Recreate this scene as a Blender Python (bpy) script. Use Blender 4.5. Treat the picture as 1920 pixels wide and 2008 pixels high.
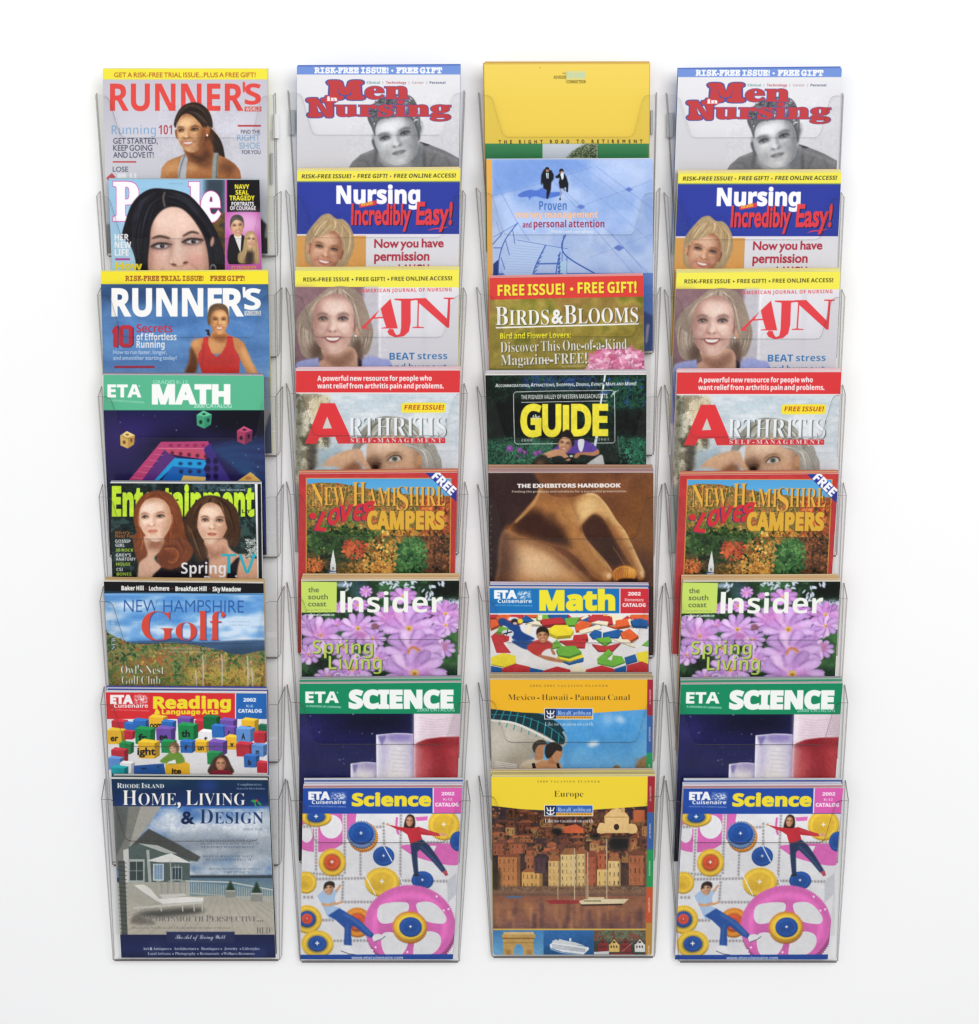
# Four clear wall racks of eight pockets each, full of magazines, catalogues and brochures, against a white wall.
import bpy, bmesh, math, random
import numpy as np
C = bpy.context.scene
for o in list(bpy.data.objects): bpy.data.objects.remove(o)
random.seed(4)
R = math.radians
# ------------------------------------------------------------------ camera, light, exposure
D = 2.4                       # camera to wall, metres
U = .0007                     # metres on the wall per unit of the 1920 x 2008 layout used to measure the photograph
VX, VY, EYE = 960, 60, 1.75   # the eye is level with the top of the racks: measuring point and its height
cam = bpy.data.cameras.new('camera'); cam_o = bpy.data.objects.new('camera', cam); C.collection.objects.link(cam_o)
cam_o.location = (0, -D, EYE); cam_o.rotation_euler = (R(90), 0, 0)
cam.sensor_fit = 'VERTICAL'; cam.sensor_height = 36; cam.sensor_width = 36; cam.lens = 36*D/(2008*U); cam.shift_y = -(1004-VY)/2008; cam.clip_end = 60; cam.clip_start = .05
C.camera = cam_o
w = bpy.data.worlds.new('World'); C.world = w; w.use_nodes = True
w.node_tree.nodes['Background'].inputs[0].default_value = (.975, .985, 1, 1); w.node_tree.nodes['Background'].inputs[1].default_value = .42
def area_light(name, loc, target, size, size_y, power, col=(1, 1, 1)):
    l = bpy.data.lights.new(name, 'AREA'); l.shape = 'RECTANGLE'; l.size = size; l.size_y = size_y; l.energy = power; l.color = col
    o = bpy.data.objects.new(name, l); C.collection.objects.link(o); o.location = loc
    d = [target[i]-loc[i] for i in range(3)]
    import mathutils
    o.rotation_euler = mathutils.Vector(d).to_track_quat('-Z', 'Y').to_euler()
area_light('studio_key_light', (.85, -4.0, 2.8), (.1, 0, 1.15), 2.0, 1.8, 122, (1, .99, .975))
area_light('studio_fill_light', (-1.4, -4.4, 2.3), (0, 0, .85), 3.0, 2.2, 56, (.985, .99, 1))
C.view_settings.view_transform = 'Standard'; C.view_settings.look = 'None'; C.view_settings.exposure = 0; C.view_settings.gamma = 1; C.view_settings.use_curve_mapping = False
C.cycles.max_bounces = 10; C.cycles.transparent_max_bounces = 48; C.cycles.diffuse_bounces = 4; C.cycles.glossy_bounces = 3; C.cycles.transmission_bounces = 4
C.cycles.filter_width = 1.25; C.cycles.caustics_reflective = False; C.cycles.caustics_refractive = False

def P(px, py, d):
    """the point d metres in front of the wall that was measured at (px, py)"""
    k = U*(D-d)/D
    return ((px-VX)*k, -d, EYE-(py-VY)*k)
LETTERS = (
98,48,114,2,29,80,-3,-22,3,-18,9,-13,16,-9,20,-6,25,-2,30,1,21,2,18,4,16,5,15,8,11,9,10,11,7,14,4,16,1,22,-3,17,-9,14,-15,9,-21,6,-25,2,-30,-3,-39,-4,-16,-6,-14,-7,-12,-9,-9,-12,-7,-13,-4,24,80,31,9,2,7,6,6,9,3,14,2,17,1,21,-1,21,-2,17,-3,13,-6,10,-7,6,-9,2,-10,-2,-7,-6,-5,-10,-3,-13,-2,-17,-1,-21,1,-21,2,-17,3,-13,5,-10,7,-6,
98,49,114,1,10,73,0,0,116,1,39,-14,-13,-23,-19,-20,26,64,51,35,0,0,-120,0,-80,
98,50,114,1,34,11,0,0,29,75,77,13,19,4,12,0,14,-6,11,-5,3,-6,2,-15,0,-14,-5,-23,-15,-23,27,18,14,14,8,8,3,9,2,22,2,13,-1,11,-2,10,-4,16,-12,6,-8,4,-8,2,-9,1,-21,-6,-19,-5,-9,-14,-18,-30,-30,-26,-24,0,-2,87,0,0,-36,
98,51,114,1,64,68,-3,-21,1,-19,4,-17,6,0,36,27,-10,26,-3,13,1,11,2,8,5,5,6,3,7,1,9,-2,10,-2,4,-15,9,-29,3,-16,0,0,32,27,0,23,6,4,3,5,8,2,10,-3,12,-4,5,-5,3,-8,2,-9,1,-9,-1,-16,-4,-17,-10,-20,29,17,10,22,7,12,2,14,1,19,-2,17,-4,13,-7,10,-9,6,-12,2,-14,-1,-13,-4,-11,-7,-9,-9,-7,-11,-6,-11,-4,0,-1,15,-2,12,-5,10,-7,6,-9,5,-10,1,-13,-1,-11,-3,-10,-5,-10,-6,-9,-9,-7,-11,-6,-13,-4,-15,-3,
98,54,114,2,47,83,-3,-13,1,-13,3,-11,6,-10,7,-9,10,-7,11,-6,15,-3,16,-1,19,2,34,5,22,4,10,11,18,15,16,10,6,11,5,12,3,14,2,30,1,13,-2,0,-34,-24,3,-16,-1,-12,-2,-11,-5,-8,-6,-6,-7,-5,-9,-5,-20,-1,-12,1,0,10,11,14,9,9,2,11,1,16,-2,14,-5,12,-10,8,-12,5,-16,2,-18,-2,-20,-6,-17,-10,-14,-14,-11,-17,-6,22,82,31,8,1,6,3,6,5,5,6,2,9,1,11,-1,9,-2,8,-4,6,-5,5,-7,3,-14,0,-5,-1,-10,-6,-6,-7,-4,-9,0,-10,3,-12,6,-11,4,-4,5,-3,
98,65,138,2,10,0,0,42,119,29,82,51,0,42,-119,29,-82,-45,0,-15,48,-73,0,-14,-48,4,71,83,52,0,-23,74,-3,13,
98,66,134,3,29,25,0,0,120,0,80,62,0,25,-1,20,-4,16,-6,11,-10,7,-13,2,-17,-1,-11,-2,-9,-5,-9,-6,-6,-7,-5,-10,-3,0,-1,13,-4,6,-3,5,-4,8,-11,4,-15,0,-10,-2,-17,-6,-14,-11,-12,-15,-8,-18,-5,-21,-2,13,67,121,36,0,9,2,6,4,4,4,2,6,1,7,-1,7,-3,5,-5,4,-6,3,-9,2,-34,0,13,67,35,28,0,12,1,8,2,7,4,7,12,0,15,-3,6,-4,5,-7,4,-9,2,-12,1,-27,0,
98,67,127,1,42,106,-3,-19,2,-17,4,-15,7,-12,10,-10,12,-7,14,-6,16,-3,18,-1,20,1,19,4,18,6,16,9,15,10,12,13,10,15,7,17,4,19,2,20,-2,10,-2,29,-10,-14,-35,-23,10,-7,2,-15,1,-15,-2,-12,-6,-10,-10,-7,-13,-5,-17,-1,-20,1,-19,4,-17,7,-13,9,-10,13,-6,16,-2,25,3,26,8,0,-35,-26,-8,
98,68,148,2,21,25,0,0,120,0,80,63,0,20,-1,18,-4,16,-6,15,-9,12,-11,9,-13,7,-16,5,-18,1,-20,-1,-19,-4,-18,-5,-15,-8,-13,-11,-11,-21,-15,-27,-8,-32,-3,14,67,35,19,0,22,3,17,8,12,13,8,18,2,24,-2,20,-4,16,-9,13,-11,8,-14,5,-17,2,-23,0,
98,69,112,1,13,25,0,0,120,0,80,115,0,0,-35,-73,0,0,-44,68,0,0,-34,-68,0,0,-52,73,0,0,-35,
98,70,110,1,11,25,0,0,120,0,80,115,0,0,-35,-73,0,0,-51,68,0,0,-35,-68,0,0,-79,
98,71,145,1,46,109,-3,-27,3,-23,9,-19,15,-13,20,-8,25,-3,31,2,20,4,18,6,17,10,14,12,12,14,9,16,7,19,4,22,2,21,-2,10,-2,28,-9,-14,-33,-21,7,-25,3,-11,0,-11,-3,-10,-5,-8,-6,-7,-8,-6,-10,-4,-10,-2,-12,-1,-14,2,-24,7,-20,6,-8,7,-6,8,-5,10,-3,12,-1,15,1,12,2,0,42,-38,0,0,35,79,0,0,-103,-32,-9,
98,72,153,1,14,25,0,0,120,0,80,42,0,0,-78,80,0,0,78,42,0,0,-120,0,-80,-42,0,0,86,-80,0,0,-86,
98,73,78,1,14,9,0,0,24,24,11,0,120,0,10,-24,11,0,24,91,0,0,-24,-24,-11,0,-120,0,-10,24,-11,0,-24,
98,74,66,1,21,4,-59,-14,1,-11,2,0,36,20,-3,13,3,4,2,6,8,2,6,1,17,0,120,0,67,42,0,0,-120,0,-83,-3,-14,-4,-12,-14,-17,-9,-6,-10,-4,-11,-2,
98,75,133,1,14,25,0,0,120,0,80,42,0,0,-92,17,24,54,68,47,0,-69,-89,70,-111,-48,0,-53,84,-18,-13,0,-71,
98,76,113,1,8,25,0,0,120,0,80,42,0,0,-120,0,-45,82,0,0,-35,
98,77,189,1,25,25,0,0,120,0,80,58,0,36,-120,11,-33,1,0,39,120,11,33,58,0,0,-120,0,-80,-40,0,0,95,2,62,-1,0,-38,-120,-13,-37,-39,0,-36,120,-12,37,-2,0,2,-17,1,-47,0,-93,
98,78,163,1,18,25,0,0,120,0,80,54,0,68,-120,18,-30,1,0,-2,55,0,95,38,0,0,-120,0,-80,-53,0,-69,119,-18,32,-2,0,3,-57,0,-94,
98,79,159,2,36,111,-3,-20,2,-18,4,-15,7,-13,10,-11,12,-8,14,-5,17,-4,18,-1,20,1,19,4,18,5,17,8,14,11,12,13,9,15,7,18,5,21,1,20,-1,18,-5,15,-7,13,-9,10,-12,8,-15,6,-16,4,-18,1,-20,-1,-20,-4,-18,-6,-16,-8,-14,-10,-12,-13,-10,-15,-7,-18,-4,24,111,33,17,2,13,6,9,10,7,13,4,17,1,19,-1,20,-4,16,-7,14,-9,10,-13,6,-16,2,-17,-2,-13,-6,-9,-10,-7,-14,-4,-16,-1,-20,1,-19,4,-17,7,-13,9,-10,13,-6,
98,80,126,2,19,25,0,0,120,0,80,64,0,23,-2,19,-5,14,-10,10,-12,6,-15,2,-19,-3,-22,-4,-10,-6,-10,-8,-8,-10,-7,-13,-5,-15,-3,-37,-1,0,-71,13,67,106,26,1,9,2,8,4,6,6,3,7,1,10,-1,11,-4,8,-7,6,-9,3,-12,1,-20,0,
98,82,132,2,21,25,0,0,120,0,80,58,0,25,-2,20,-5,16,-8,11,-12,6,-15,2,-18,0,-9,-2,-8,-3,-7,-8,-12,-6,-5,-18,-12,59,-87,-47,0,-48,77,-23,0,0,-77,13,67,111,27,1,10,2,7,4,5,6,3,6,1,9,-1,8,-3,7,-5,5,-8,4,-10,2,-26,0,
98,83,110,1,51,69,-3,-20,2,-19,4,-17,6,0,40,29,-12,21,-4,10,-1,9,1,8,2,5,3,4,5,3,10,-5,14,-7,5,-42,22,-16,12,-9,10,-6,13,-2,17,2,16,6,14,10,12,14,8,16,5,20,2,20,-2,10,-2,29,-10,-13,-33,-25,8,-23,3,-7,0,-6,-2,-5,-3,-4,-4,-2,-5,1,-12,3,-6,5,-5,55,-30,12,-11,4,-7,3,-8,2,-9,1,-10,-2,-16,-6,-14,-11,-12,-15,-9,-18,-5,
98,84,116,1,11,60,0,0,120,0,45,-54,0,0,35,119,0,32,0,0,-35,-55,0,0,-120,0,-45,
98,85,151,1,35,105,-3,-24,2,-21,7,-15,12,-12,14,-7,18,-2,21,0,120,0,9,42,0,0,-122,1,-15,4,-12,5,-8,8,-6,10,-3,12,-1,13,1,10,4,7,6,5,8,4,12,1,14,0,122,42,0,0,-120,0,-9,-1,-14,-3,-12,-5,-12,-7,-10,-9,-9,-12,-7,-13,-6,-15,-3,
98,86,130,1,12,68,0,-40,120,-28,80,43,0,37,-120,4,-10,7,-33,10,44,38,119,43,0,-40,-120,-28,-80,
98,87,193,1,23,51,0,-30,120,-21,80,42,0,29,-126,6,-36,9,50,29,112,40,0,30,-112,9,-50,2,17,27,120,6,25,42,0,-30,-120,-21,-80,-48,0,-30,114,-7,38,-1,-10,-8,-37,-27,-105,
98,88,133,1,12,0,0,66,103,-62,97,47,0,43,-72,42,72,46,0,-63,-99,68,-101,-49,0,-46,76,-47,-76,
98,89,125,1,9,66,0,0,76,-66,124,46,0,41,-82,42,82,46,0,-67,-122,0,-78,
98,97,121,2,41,59,-3,-13,2,-11,3,-10,7,-7,9,-5,13,-1,15,2,14,5,12,10,10,13,6,17,4,21,2,27,1,-1,14,-2,6,-4,5,-4,3,-6,2,-7,0,-22,-3,-21,-8,-14,28,18,8,30,6,11,0,18,-2,16,-4,13,-7,9,-11,5,-13,2,-17,0,-102,-29,0,-8,21,-1,0,-7,-8,-7,-6,-7,-4,-8,-3,-10,-2,15,83,29,8,2,12,11,3,7,1,9,0,13,-29,-2,-9,-2,-7,-4,-4,-5,-3,-6,0,-12,2,-5,3,-3,9,-4,
98,98,127,2,30,106,-3,-11,1,-16,5,-6,4,-9,10,-3,0,-7,-17,-32,0,0,120,0,93,42,0,0,-50,-2,-30,2,0,4,6,12,10,8,4,9,2,10,1,16,-3,14,-6,12,-11,9,-16,5,-19,2,-24,-2,-24,-6,-20,-9,-16,-12,-11,-14,-7,23,94,31,8,1,7,4,6,7,4,9,2,12,1,13,-1,14,-2,11,-5,9,-5,6,-7,4,-8,1,-10,-1,-8,-3,-5,-6,-4,-8,-2,-10,-1,-31,2,-11,4,-9,6,-7,8,-4,
98,99,103,1,36,84,-3,-21,2,-18,7,-14,10,-10,15,-6,20,-2,25,1,17,3,15,5,13,7,11,9,9,22,11,13,3,15,1,27,-3,20,-8,-12,-32,-18,7,-17,2,-12,-2,-9,-5,-7,-10,-4,-12,-1,-17,1,-14,3,-11,5,-9,6,-6,8,-4,18,-1,15,4,19,9,0,-35,-6,-4,-14,-5,
98,100,127,2,31,70,-3,-16,2,-14,7,-11,11,-9,16,-6,19,-1,24,1,24,6,20,9,16,12,11,14,6,16,3,11,-1,9,-2,14,-8,6,-6,4,-6,2,0,-2,13,-1,18,0,49,41,0,0,-120,0,-93,-32,0,-8,20,-1,0,-10,-12,-14,-8,-9,-2,22,85,31,10,1,8,3,6,6,4,8,3,10,0,31,-6,20,-6,7,-9,3,-11,2,-8,-2,-7,-3,-6,-7,-5,-9,-2,-12,-1,-13,1,-14,2,-11,5,-9,6,-6,7,-4,
98,101,118,2,37,91,-3,-15,1,-13,3,-13,5,-11,6,-9,9,-7,11,-6,12,-3,15,-1,16,1,17,3,15,5,13,7,11,8,9,10,7,11,5,13,3,14,1,19,-2,17,-6,14,-10,10,-14,6,-17,2,-21,0,-20,-98,0,1,-11,4,-9,5,-8,8,-5,9,-4,11,-1,27,3,25,9,0,-32,-24,-8,11,56,94,58,0,-1,9,-2,7,-4,7,-6,5,-7,3,-9,1,-14,-3,-6,-5,-8,-14,
98,102,77,1,26,29,0,0,122,-23,0,0,20,23,11,0,23,2,10,4,8,5,7,6,5,8,4,18,4,11,0,22,-2,16,-4,-11,-31,-10,3,-18,1,-8,-5,-3,-8,-1,-6,0,-9,36,0,0,-31,-36,0,0,-122,
98,103,127,2,43,79,-67,-30,2,-27,7,0,33,19,-6,20,-4,20,-2,12,2,9,4,7,7,3,10,2,15,1,19,-1,0,-12,-13,-7,-4,-16,-5,-9,-1,-17,3,-14,6,-11,12,-9,16,-5,19,-1,23,1,23,6,20,8,16,12,11,14,7,17,3,18,-3,15,-7,12,-13,1,0,3,20,35,0,0,-120,0,-33,-2,-20,-6,-17,-11,-13,-15,-10,-19,-5,21,85,30,10,1,8,3,6,5,4,8,3,10,0,34,-3,12,-4,8,-6,6,-8,4,-10,1,-11,-2,-8,-6,-6,-9,-4,-13,-1,-16,1,-17,4,-13,6,-9,8,-5,
98,104,131,1,32,22,0,0,120,0,93,42,0,0,-44,-2,-36,2,0,5,7,6,6,16,7,8,2,9,1,16,-2,13,-4,11,-8,8,-10,5,-15,2,-17,0,-100,-42,0,0,89,-1,12,-3,9,-5,7,-7,4,-8,1,-12,-1,-8,-4,-6,-8,-4,-10,-3,-12,0,-87,
98,105,61,2,17,37,172,-10,4,-4,4,-2,5,-1,7,1,7,2,6,8,6,12,2,11,-2,9,-6,2,-6,1,-7,-1,-7,-2,-5,-4,-4,-10,-4,6,22,0,0,120,0,33,42,0,0,-120,0,-33,
98,107,124,1,16,22,0,0,120,0,93,42,0,0,-95,-3,-35,1,0,18,23,43,47,47,0,-61,-66,65,-87,-49,0,-44,62,-17,-14,0,-48,
98,108,61,1,6,22,0,0,120,0,93,42,0,0,-120,0,-93,
98,109,196,1,54,22,0,0,120,0,33,32,0,5,-20,3,0,5,7,6,6,16,7,8,2,9,1,11,-1,18,-5,7,-4,6,-6,5,-7,3,0,12,13,16,7,17,3,16,-2,13,-4,11,-8,7,-10,4,-15,2,-17,0,-100,-42,0,0,89,-1,12,-2,9,-5,7,-6,4,-9,1,-10,-1,-8,-4,-5,-6,-4,-9,-2,-12,-1,-13,0,-77,-42,0,0,89,-1,12,-3,9,-4,7,-7,4,-8,1,-10,-1,-8,-4,-6,-8,-4,-10,-2,-12,0,-87,
98,110,131,1,29,22,0,0,120,0,33,32,0,5,-20,3,0,5,7,7,6,16,7,9,2,10,1,15,-2,13,-4,11,-8,8,-10,5,-15,2,-17,0,-100,-42,0,0,99,-2,9,-8,11,-14,3,-12,-1,-8,-4,-6,-8,-4,-10,-3,-12,0,-87,
98,111,124,2,30,86,-3,-13,1,-13,3,-12,5,-10,8,-9,9,-7,10,-5,13,-3,15,-1,16,2,23,6,20,11,15,15,12,19,6,21,3,14,-1,13,-3,11,-6,10,-7,9,-9,7,-10,5,-13,4,-14,1,-16,-3,-24,-6,-19,-11,-16,-15,-12,-18,-6,24,87,31,10,1,8,4,6,6,4,9,2,12,1,14,-1,14,-2,11,-4,9,-6,6,-8,4,-10,1,-10,-1,-8,-4,-6,-6,-5,-9,-2,-11,-1,-14,1,-14,2,-12,5,-9,6,-6,8,-4,
98,112,127,2,30,22,-67,0,119,0,101,34,0,6,-20,2,0,4,6,12,10,8,4,9,2,10,1,16,-3,14,-6,12,-11,9,-16,5,-19,2,-24,-2,-24,-6,-20,-9,-15,-12,-12,-14,-7,-16,-2,-10,1,-9,2,-14,7,-9,10,-3,0,3,-23,0,-61,22,94,31,9,1,7,4,5,7,4,9,2,12,1,13,-1,17,-3,12,-6,9,-8,6,-10,1,-10,-1,-8,-3,-5,-6,-4,-8,-2,-10,-1,-31,2,-11,4,-9,6,-7,8,-4,
98,114,91,1,21,22,0,0,120,0,33,31,0,7,-26,2,0,5,8,13,12,8,5,9,3,10,1,14,-1,-3,-40,-12,2,-14,-2,-7,-2,-6,-3,-5,-4,-8,-11,-2,-8,0,-87,
98,115,99,1,43,63,-3,-27,2,-23,7,0,35,26,-10,26,-3,13,1,4,2,5,6,0,4,-2,7,-9,7,-22,10,-23,12,-6,4,-8,11,-4,13,1,21,6,11,9,8,12,6,15,3,17,2,27,-3,27,-9,-13,-30,-21,8,-20,3,-11,-1,-6,-4,-2,-5,2,-7,10,-6,43,-20,6,-4,8,-10,5,-14,1,-9,-2,-14,-6,-12,-9,-9,-13,-7,-16,-4,
98,116,87,1,26,74,-3,-17,2,-14,6,-6,6,-4,6,-4,9,-2,10,-1,12,0,74,-20,0,0,17,23,14,12,32,27,0,0,-32,43,0,0,-31,-43,0,0,-74,2,-10,7,-6,4,-1,19,1,13,3,0,-31,-17,-5,
98,117,131,1,29,75,-3,-15,2,-13,4,-11,8,-8,10,-5,14,-2,18,0,100,42,0,0,-99,2,-9,8,-11,7,-3,19,1,8,4,6,8,4,9,3,13,0,87,42,0,0,-120,0,-33,-32,0,-5,20,-3,0,-5,-8,-7,-5,-16,-7,-9,-2,
98,118,114,1,14,58,0,-45,120,-13,33,44,0,29,-87,4,-16,2,-16,1,0,1,11,5,21,30,87,43,0,-45,-120,-13,-33,
98,119,171,1,25,46,0,-33,120,-10,33,41,0,18,-68,8,-50,1,0,7,45,19,73,46,0,21,-86,4,-32,1,0,5,33,22,85,41,0,-34,-120,-10,-33,-45,0,-28,121,-1,0,-8,-33,-4,-21,-4,-14,-12,-53,
98,120,116,1,12,1,0,52,78,-49,75,47,0,30,-49,30,49,47,0,-50,-75,52,-78,-47,0,-32,52,-32,-52,
98,121,114,1,24,19,-67,-9,2,0,33,16,-2,8,1,7,3,6,4,5,6,9,21,-48,120,-13,32,46,0,32,-99,2,-14,6,27,29,86,44,0,-44,-120,-20,-53,-7,-14,-8,-12,-11,-9,-11,-7,-13,-4,
99,65,147,4,68,21,-6,-18,3,-6,5,-5,6,-3,7,-1,8,1,8,7,12,12,7,8,1,10,-2,4,-2,3,-3,3,-8,-2,-6,-2,-3,-7,-5,-7,-1,-10,-5,-1,-7,4,-5,3,-2,8,-1,18,4,20,13,24,21,-8,11,-4,10,-2,11,1,8,3,7,4,6,14,7,8,1,10,-1,9,-4,8,-6,36,36,34,29,19,14,16,9,11,3,5,-1,0,-2,-44,-84,-34,-76,10,4,12,7,39,37,10,8,8,3,6,-1,-12,-9,-15,-14,-14,-15,-15,-13,-15,-11,-18,-5,-2,-5,-44,-6,6,15,-13,5,-12,7,-11,8,-12,-12,-23,-17,-10,-5,-12,-3,8,195,122,29,42,-23,-17,-30,-28,-37,-38,7,-12,4,-11,1,-11,7,91,48,29,33,-6,4,-7,0,-4,-1,-11,-12,-4,-13,8,129,20,4,17,-1,19,-2,9,-3,8,-30,-33,11,-9,11,-7,
99,76,127,3,86,52,-2,-11,1,-8,2,-7,3,-4,4,-2,4,-1,9,3,5,3,3,6,3,7,2,20,-1,14,-3,15,-6,8,11,8,15,7,17,-14,2,-12,5,-10,7,-8,9,-5,10,-1,11,1,11,4,10,7,10,9,10,10,8,13,6,15,5,15,3,25,1,9,-3,-1,-4,-2,-1,-17,-1,-22,-5,-9,-4,-15,-12,-6,-6,-9,-14,-5,-15,1,-15,2,-7,5,-6,6,-5,8,-2,9,-1,18,36,22,31,22,21,22,12,18,1,12,-6,4,-5,3,-12,-3,-14,-3,-7,-10,-15,-15,-14,-18,-13,-31,-15,-13,-25,-15,-20,-19,-15,14,-5,6,-1,11,3,6,3,19,14,20,18,16,16,13,11,9,3,6,-1,-21,-18,-20,-20,-22,-19,-17,-13,-7,-3,-13,-2,-10,1,-10,3,-10,5,-14,-6,-15,-4,13,157,83,17,8,27,25,5,6,6,12,5,16,-1,12,-3,4,-4,2,-9,-3,-8,-6,-9,-12,-13,-26,12,49,5,13,2,11,4,9,6,-12,6,-11,3,-18,1,-5,-1,-4,-2,-5,-7,1,-3,5,-5,
99,84,123,2,55,88,73,-16,3,-10,9,-3,7,1,17,4,11,7,11,10,11,12,11,15,9,17,7,18,5,19,1,31,-4,17,-4,19,-1,12,5,3,-3,-5,-9,-11,-10,-15,-4,-10,1,-39,13,-22,3,-9,0,-9,-2,-18,-8,-16,-11,-12,-13,-5,-8,-6,-14,0,-11,4,-7,3,-3,9,-2,9,2,5,3,14,14,10,19,2,6,2,14,-1,3,0,4,2,4,1,0,5,-4,4,-11,2,-13,-3,-18,-4,-8,-5,-7,-6,-6,-7,-5,-8,-4,-8,-2,51,69,-2,-16,1,-13,3,-10,5,-7,6,-5,8,-1,10,1,7,2,6,5,5,12,7,7,1,11,-2,7,-6,2,-3,0,-9,-4,-6,-4,-2,-2,-2,-8,0,-8,-4,-1,-4,3,-6,4,-3,5,-2,14,-2,10,1,9,2,8,3,8,5,8,7,7,8,7,11,22,50,10,19,13,14,11,10,9,6,7,2,1,-1,-2,-7,-7,-11,-8,-40,-4,-15,-6,-14,-8,-14,-10,-12,-11,-11,-14,-9,-16,-7,-18,-4,
99,87,185,1,102,68,-2,-7,2,-1,3,2,4,33,36,19,25,17,27,13,27,3,9,2,15,-2,12,-6,6,-10,3,-15,-3,-18,-8,-27,-19,-15,-16,-8,-12,-5,-12,-2,-10,0,-5,2,-5,6,-7,8,-2,9,2,18,16,12,18,9,19,3,25,1,2,4,-1,3,-2,4,-11,2,-15,-1,-11,-7,-20,-6,-9,-7,-7,-9,-7,-9,-4,-10,-3,-10,-1,-9,1,-7,2,-11,10,-2,7,-1,14,5,13,13,21,19,20,22,15,15,8,15,4,13,1,14,-1,11,-4,10,-7,7,-9,4,-11,2,-12,-3,-15,-6,-16,-11,-17,-15,-17,-40,-37,38,28,40,38,58,65,11,10,6,4,4,-1,2,-3,-22,-50,-23,-59,-7,-23,16,25,20,25,20,23,17,17,9,7,11,6,5,-3,-14,-11,-15,-14,-15,-17,-15,-19,-14,-20,-26,-42,-10,-11,-7,-4,-4,1,-4,3,-4,5,-3,7,-2,16,3,21,10,25,17,28,-34,-35,-27,-23,-23,-18,-53,-30,
99,101,82,2,36,42,-2,-10,1,-9,3,-8,5,-6,6,-3,7,-1,8,3,13,9,13,12,13,16,10,16,7,7,2,14,0,6,-2,5,-3,4,-4,2,-4,1,-6,-3,-11,-10,-10,-16,-8,-30,-9,-5,-12,0,-5,1,-3,2,-2,5,-1,16,3,9,3,17,11,9,8,5,-5,-9,-9,-10,-7,-20,-9,10,43,36,12,3,12,7,8,8,5,10,1,5,-2,8,-3,1,-10,-6,-12,-15,
99,102,107,2,38,90,26,-18,-18,-16,-9,-18,-2,-42,-73,-35,-4,52,90,-3,6,0,6,4,6,11,4,22,34,-10,-10,-12,-9,-4,6,14,12,10,10,12,15,41,56,10,10,10,8,9,4,10,2,12,-2,7,-6,2,-9,-1,-8,-3,-9,-6,-10,-17,-19,-11,-10,-26,-19,-15,-9,-36,-63,7,1,12,4,14,11,7,9,13,79,79,19,12,15,13,12,12,8,13,5,12,2,14,-1,3,-6,3,-6,-2,-7,-7,-9,-12,-10,-16,
99,103,105,3,43,131,26,-21,-15,-23,-11,-13,-24,-14,-21,-14,-16,-14,-12,-14,-7,-14,-3,-9,1,-7,2,-6,3,-4,4,-3,6,-1,6,3,13,10,12,16,12,22,11,28,11,7,11,-9,-6,-18,-5,-8,1,-7,2,-5,4,-5,6,-2,6,-1,7,1,8,2,7,14,21,14,12,16,9,17,5,17,-1,7,-4,3,-7,6,11,34,3,-42,-77,15,8,16,12,15,38,5,9,3,5,3,15,16,13,21,8,18,1,9,-3,3,-6,0,-7,-5,-13,-15,-14,-18,-10,-18,-4,-12,0,-3,14,2,-74,6,1,6,5,7,8,12,19,16,29,-17,-7,-13,-7,-12,-9,-8,-9,-5,-10,-2,-9,1,-6,3,-4,
99,104,113,1,45,143,26,-19,-17,-8,-6,-8,-4,-8,-1,-10,3,-7,8,-2,6,-1,7,3,13,14,20,16,18,1,3,-1,1,-5,-1,-15,-9,-15,-15,-17,-21,-20,-31,-35,-2,36,69,-9,-11,-10,-9,-5,6,17,17,16,19,41,71,34,4,-58,-109,18,17,16,11,14,3,6,0,4,-2,4,-4,5,-10,1,-7,-1,-6,-5,-11,-20,-26,-3,-5,-1,-4,2,-2,10,5,19,17,
99,105,69,2,13,77,101,-8,2,-5,4,-2,7,1,4,5,7,8,4,8,0,6,-3,4,-6,0,-7,-2,-4,-7,-6,20,81,26,-16,-15,-11,-8,-6,-3,-12,-2,-12,2,-7,7,-2,10,5,16,15,29,-15,-15,-5,6,8,7,22,24,39,2,-29,-51,-11,-24,1,-2,11,5,20,17,
99,108,84,1,24,85,26,-24,-21,-7,-4,-7,-2,-8,-1,-11,2,-9,8,-2,4,1,15,3,10,12,22,-13,-12,-5,5,19,19,16,21,42,68,34,4,-66,-120,-10,-17,-5,-13,2,-5,2,0,10,5,21,18,
99,110,115,1,47,-1,-2,20,28,24,38,-2,2,-20,-19,-5,6,24,23,8,6,7,3,6,1,7,-2,4,-7,1,-10,-2,-12,18,17,16,11,13,3,6,0,5,-2,4,-4,5,-10,0,-7,-4,-13,-9,-15,-10,-12,-5,-8,-1,-4,2,-2,9,5,20,17,6,-5,-15,-14,-10,-7,-9,-5,-9,-2,-10,3,-8,8,-2,13,2,13,15,20,17,20,-2,2,-6,-2,-9,-6,-12,-10,-21,-24,-26,-35,
99,111,89,2,28,38,-2,-8,1,-8,3,-6,4,-5,6,-3,7,-1,8,3,13,8,14,13,13,15,10,16,7,8,2,17,0,13,-6,4,-5,3,-14,-2,-13,-3,-6,-14,-18,9,3,11,8,5,-6,-13,-10,-13,-6,-13,-2,-12,-7,-12,-4,20,44,7,9,3,6,4,-2,4,2,5,6,5,8,2,10,14,6,13,2,12,-1,5,-2,2,-4,1,-8,-4,-6,-5,-10,-12,-10,-16,-7,-15,-3,-11,0,-4,
99,114,82,1,33,99,26,-17,-16,-15,-10,-10,-2,-8,1,-7,2,-6,3,-5,4,-2,5,-1,11,4,11,12,18,18,16,-20,-1,-21,-21,-6,6,19,17,5,20,5,2,4,0,0,-8,1,-3,25,-4,11,-5,4,-6,0,-4,-2,-8,-22,-32,-5,-10,2,-3,2,0,10,5,20,18,
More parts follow.
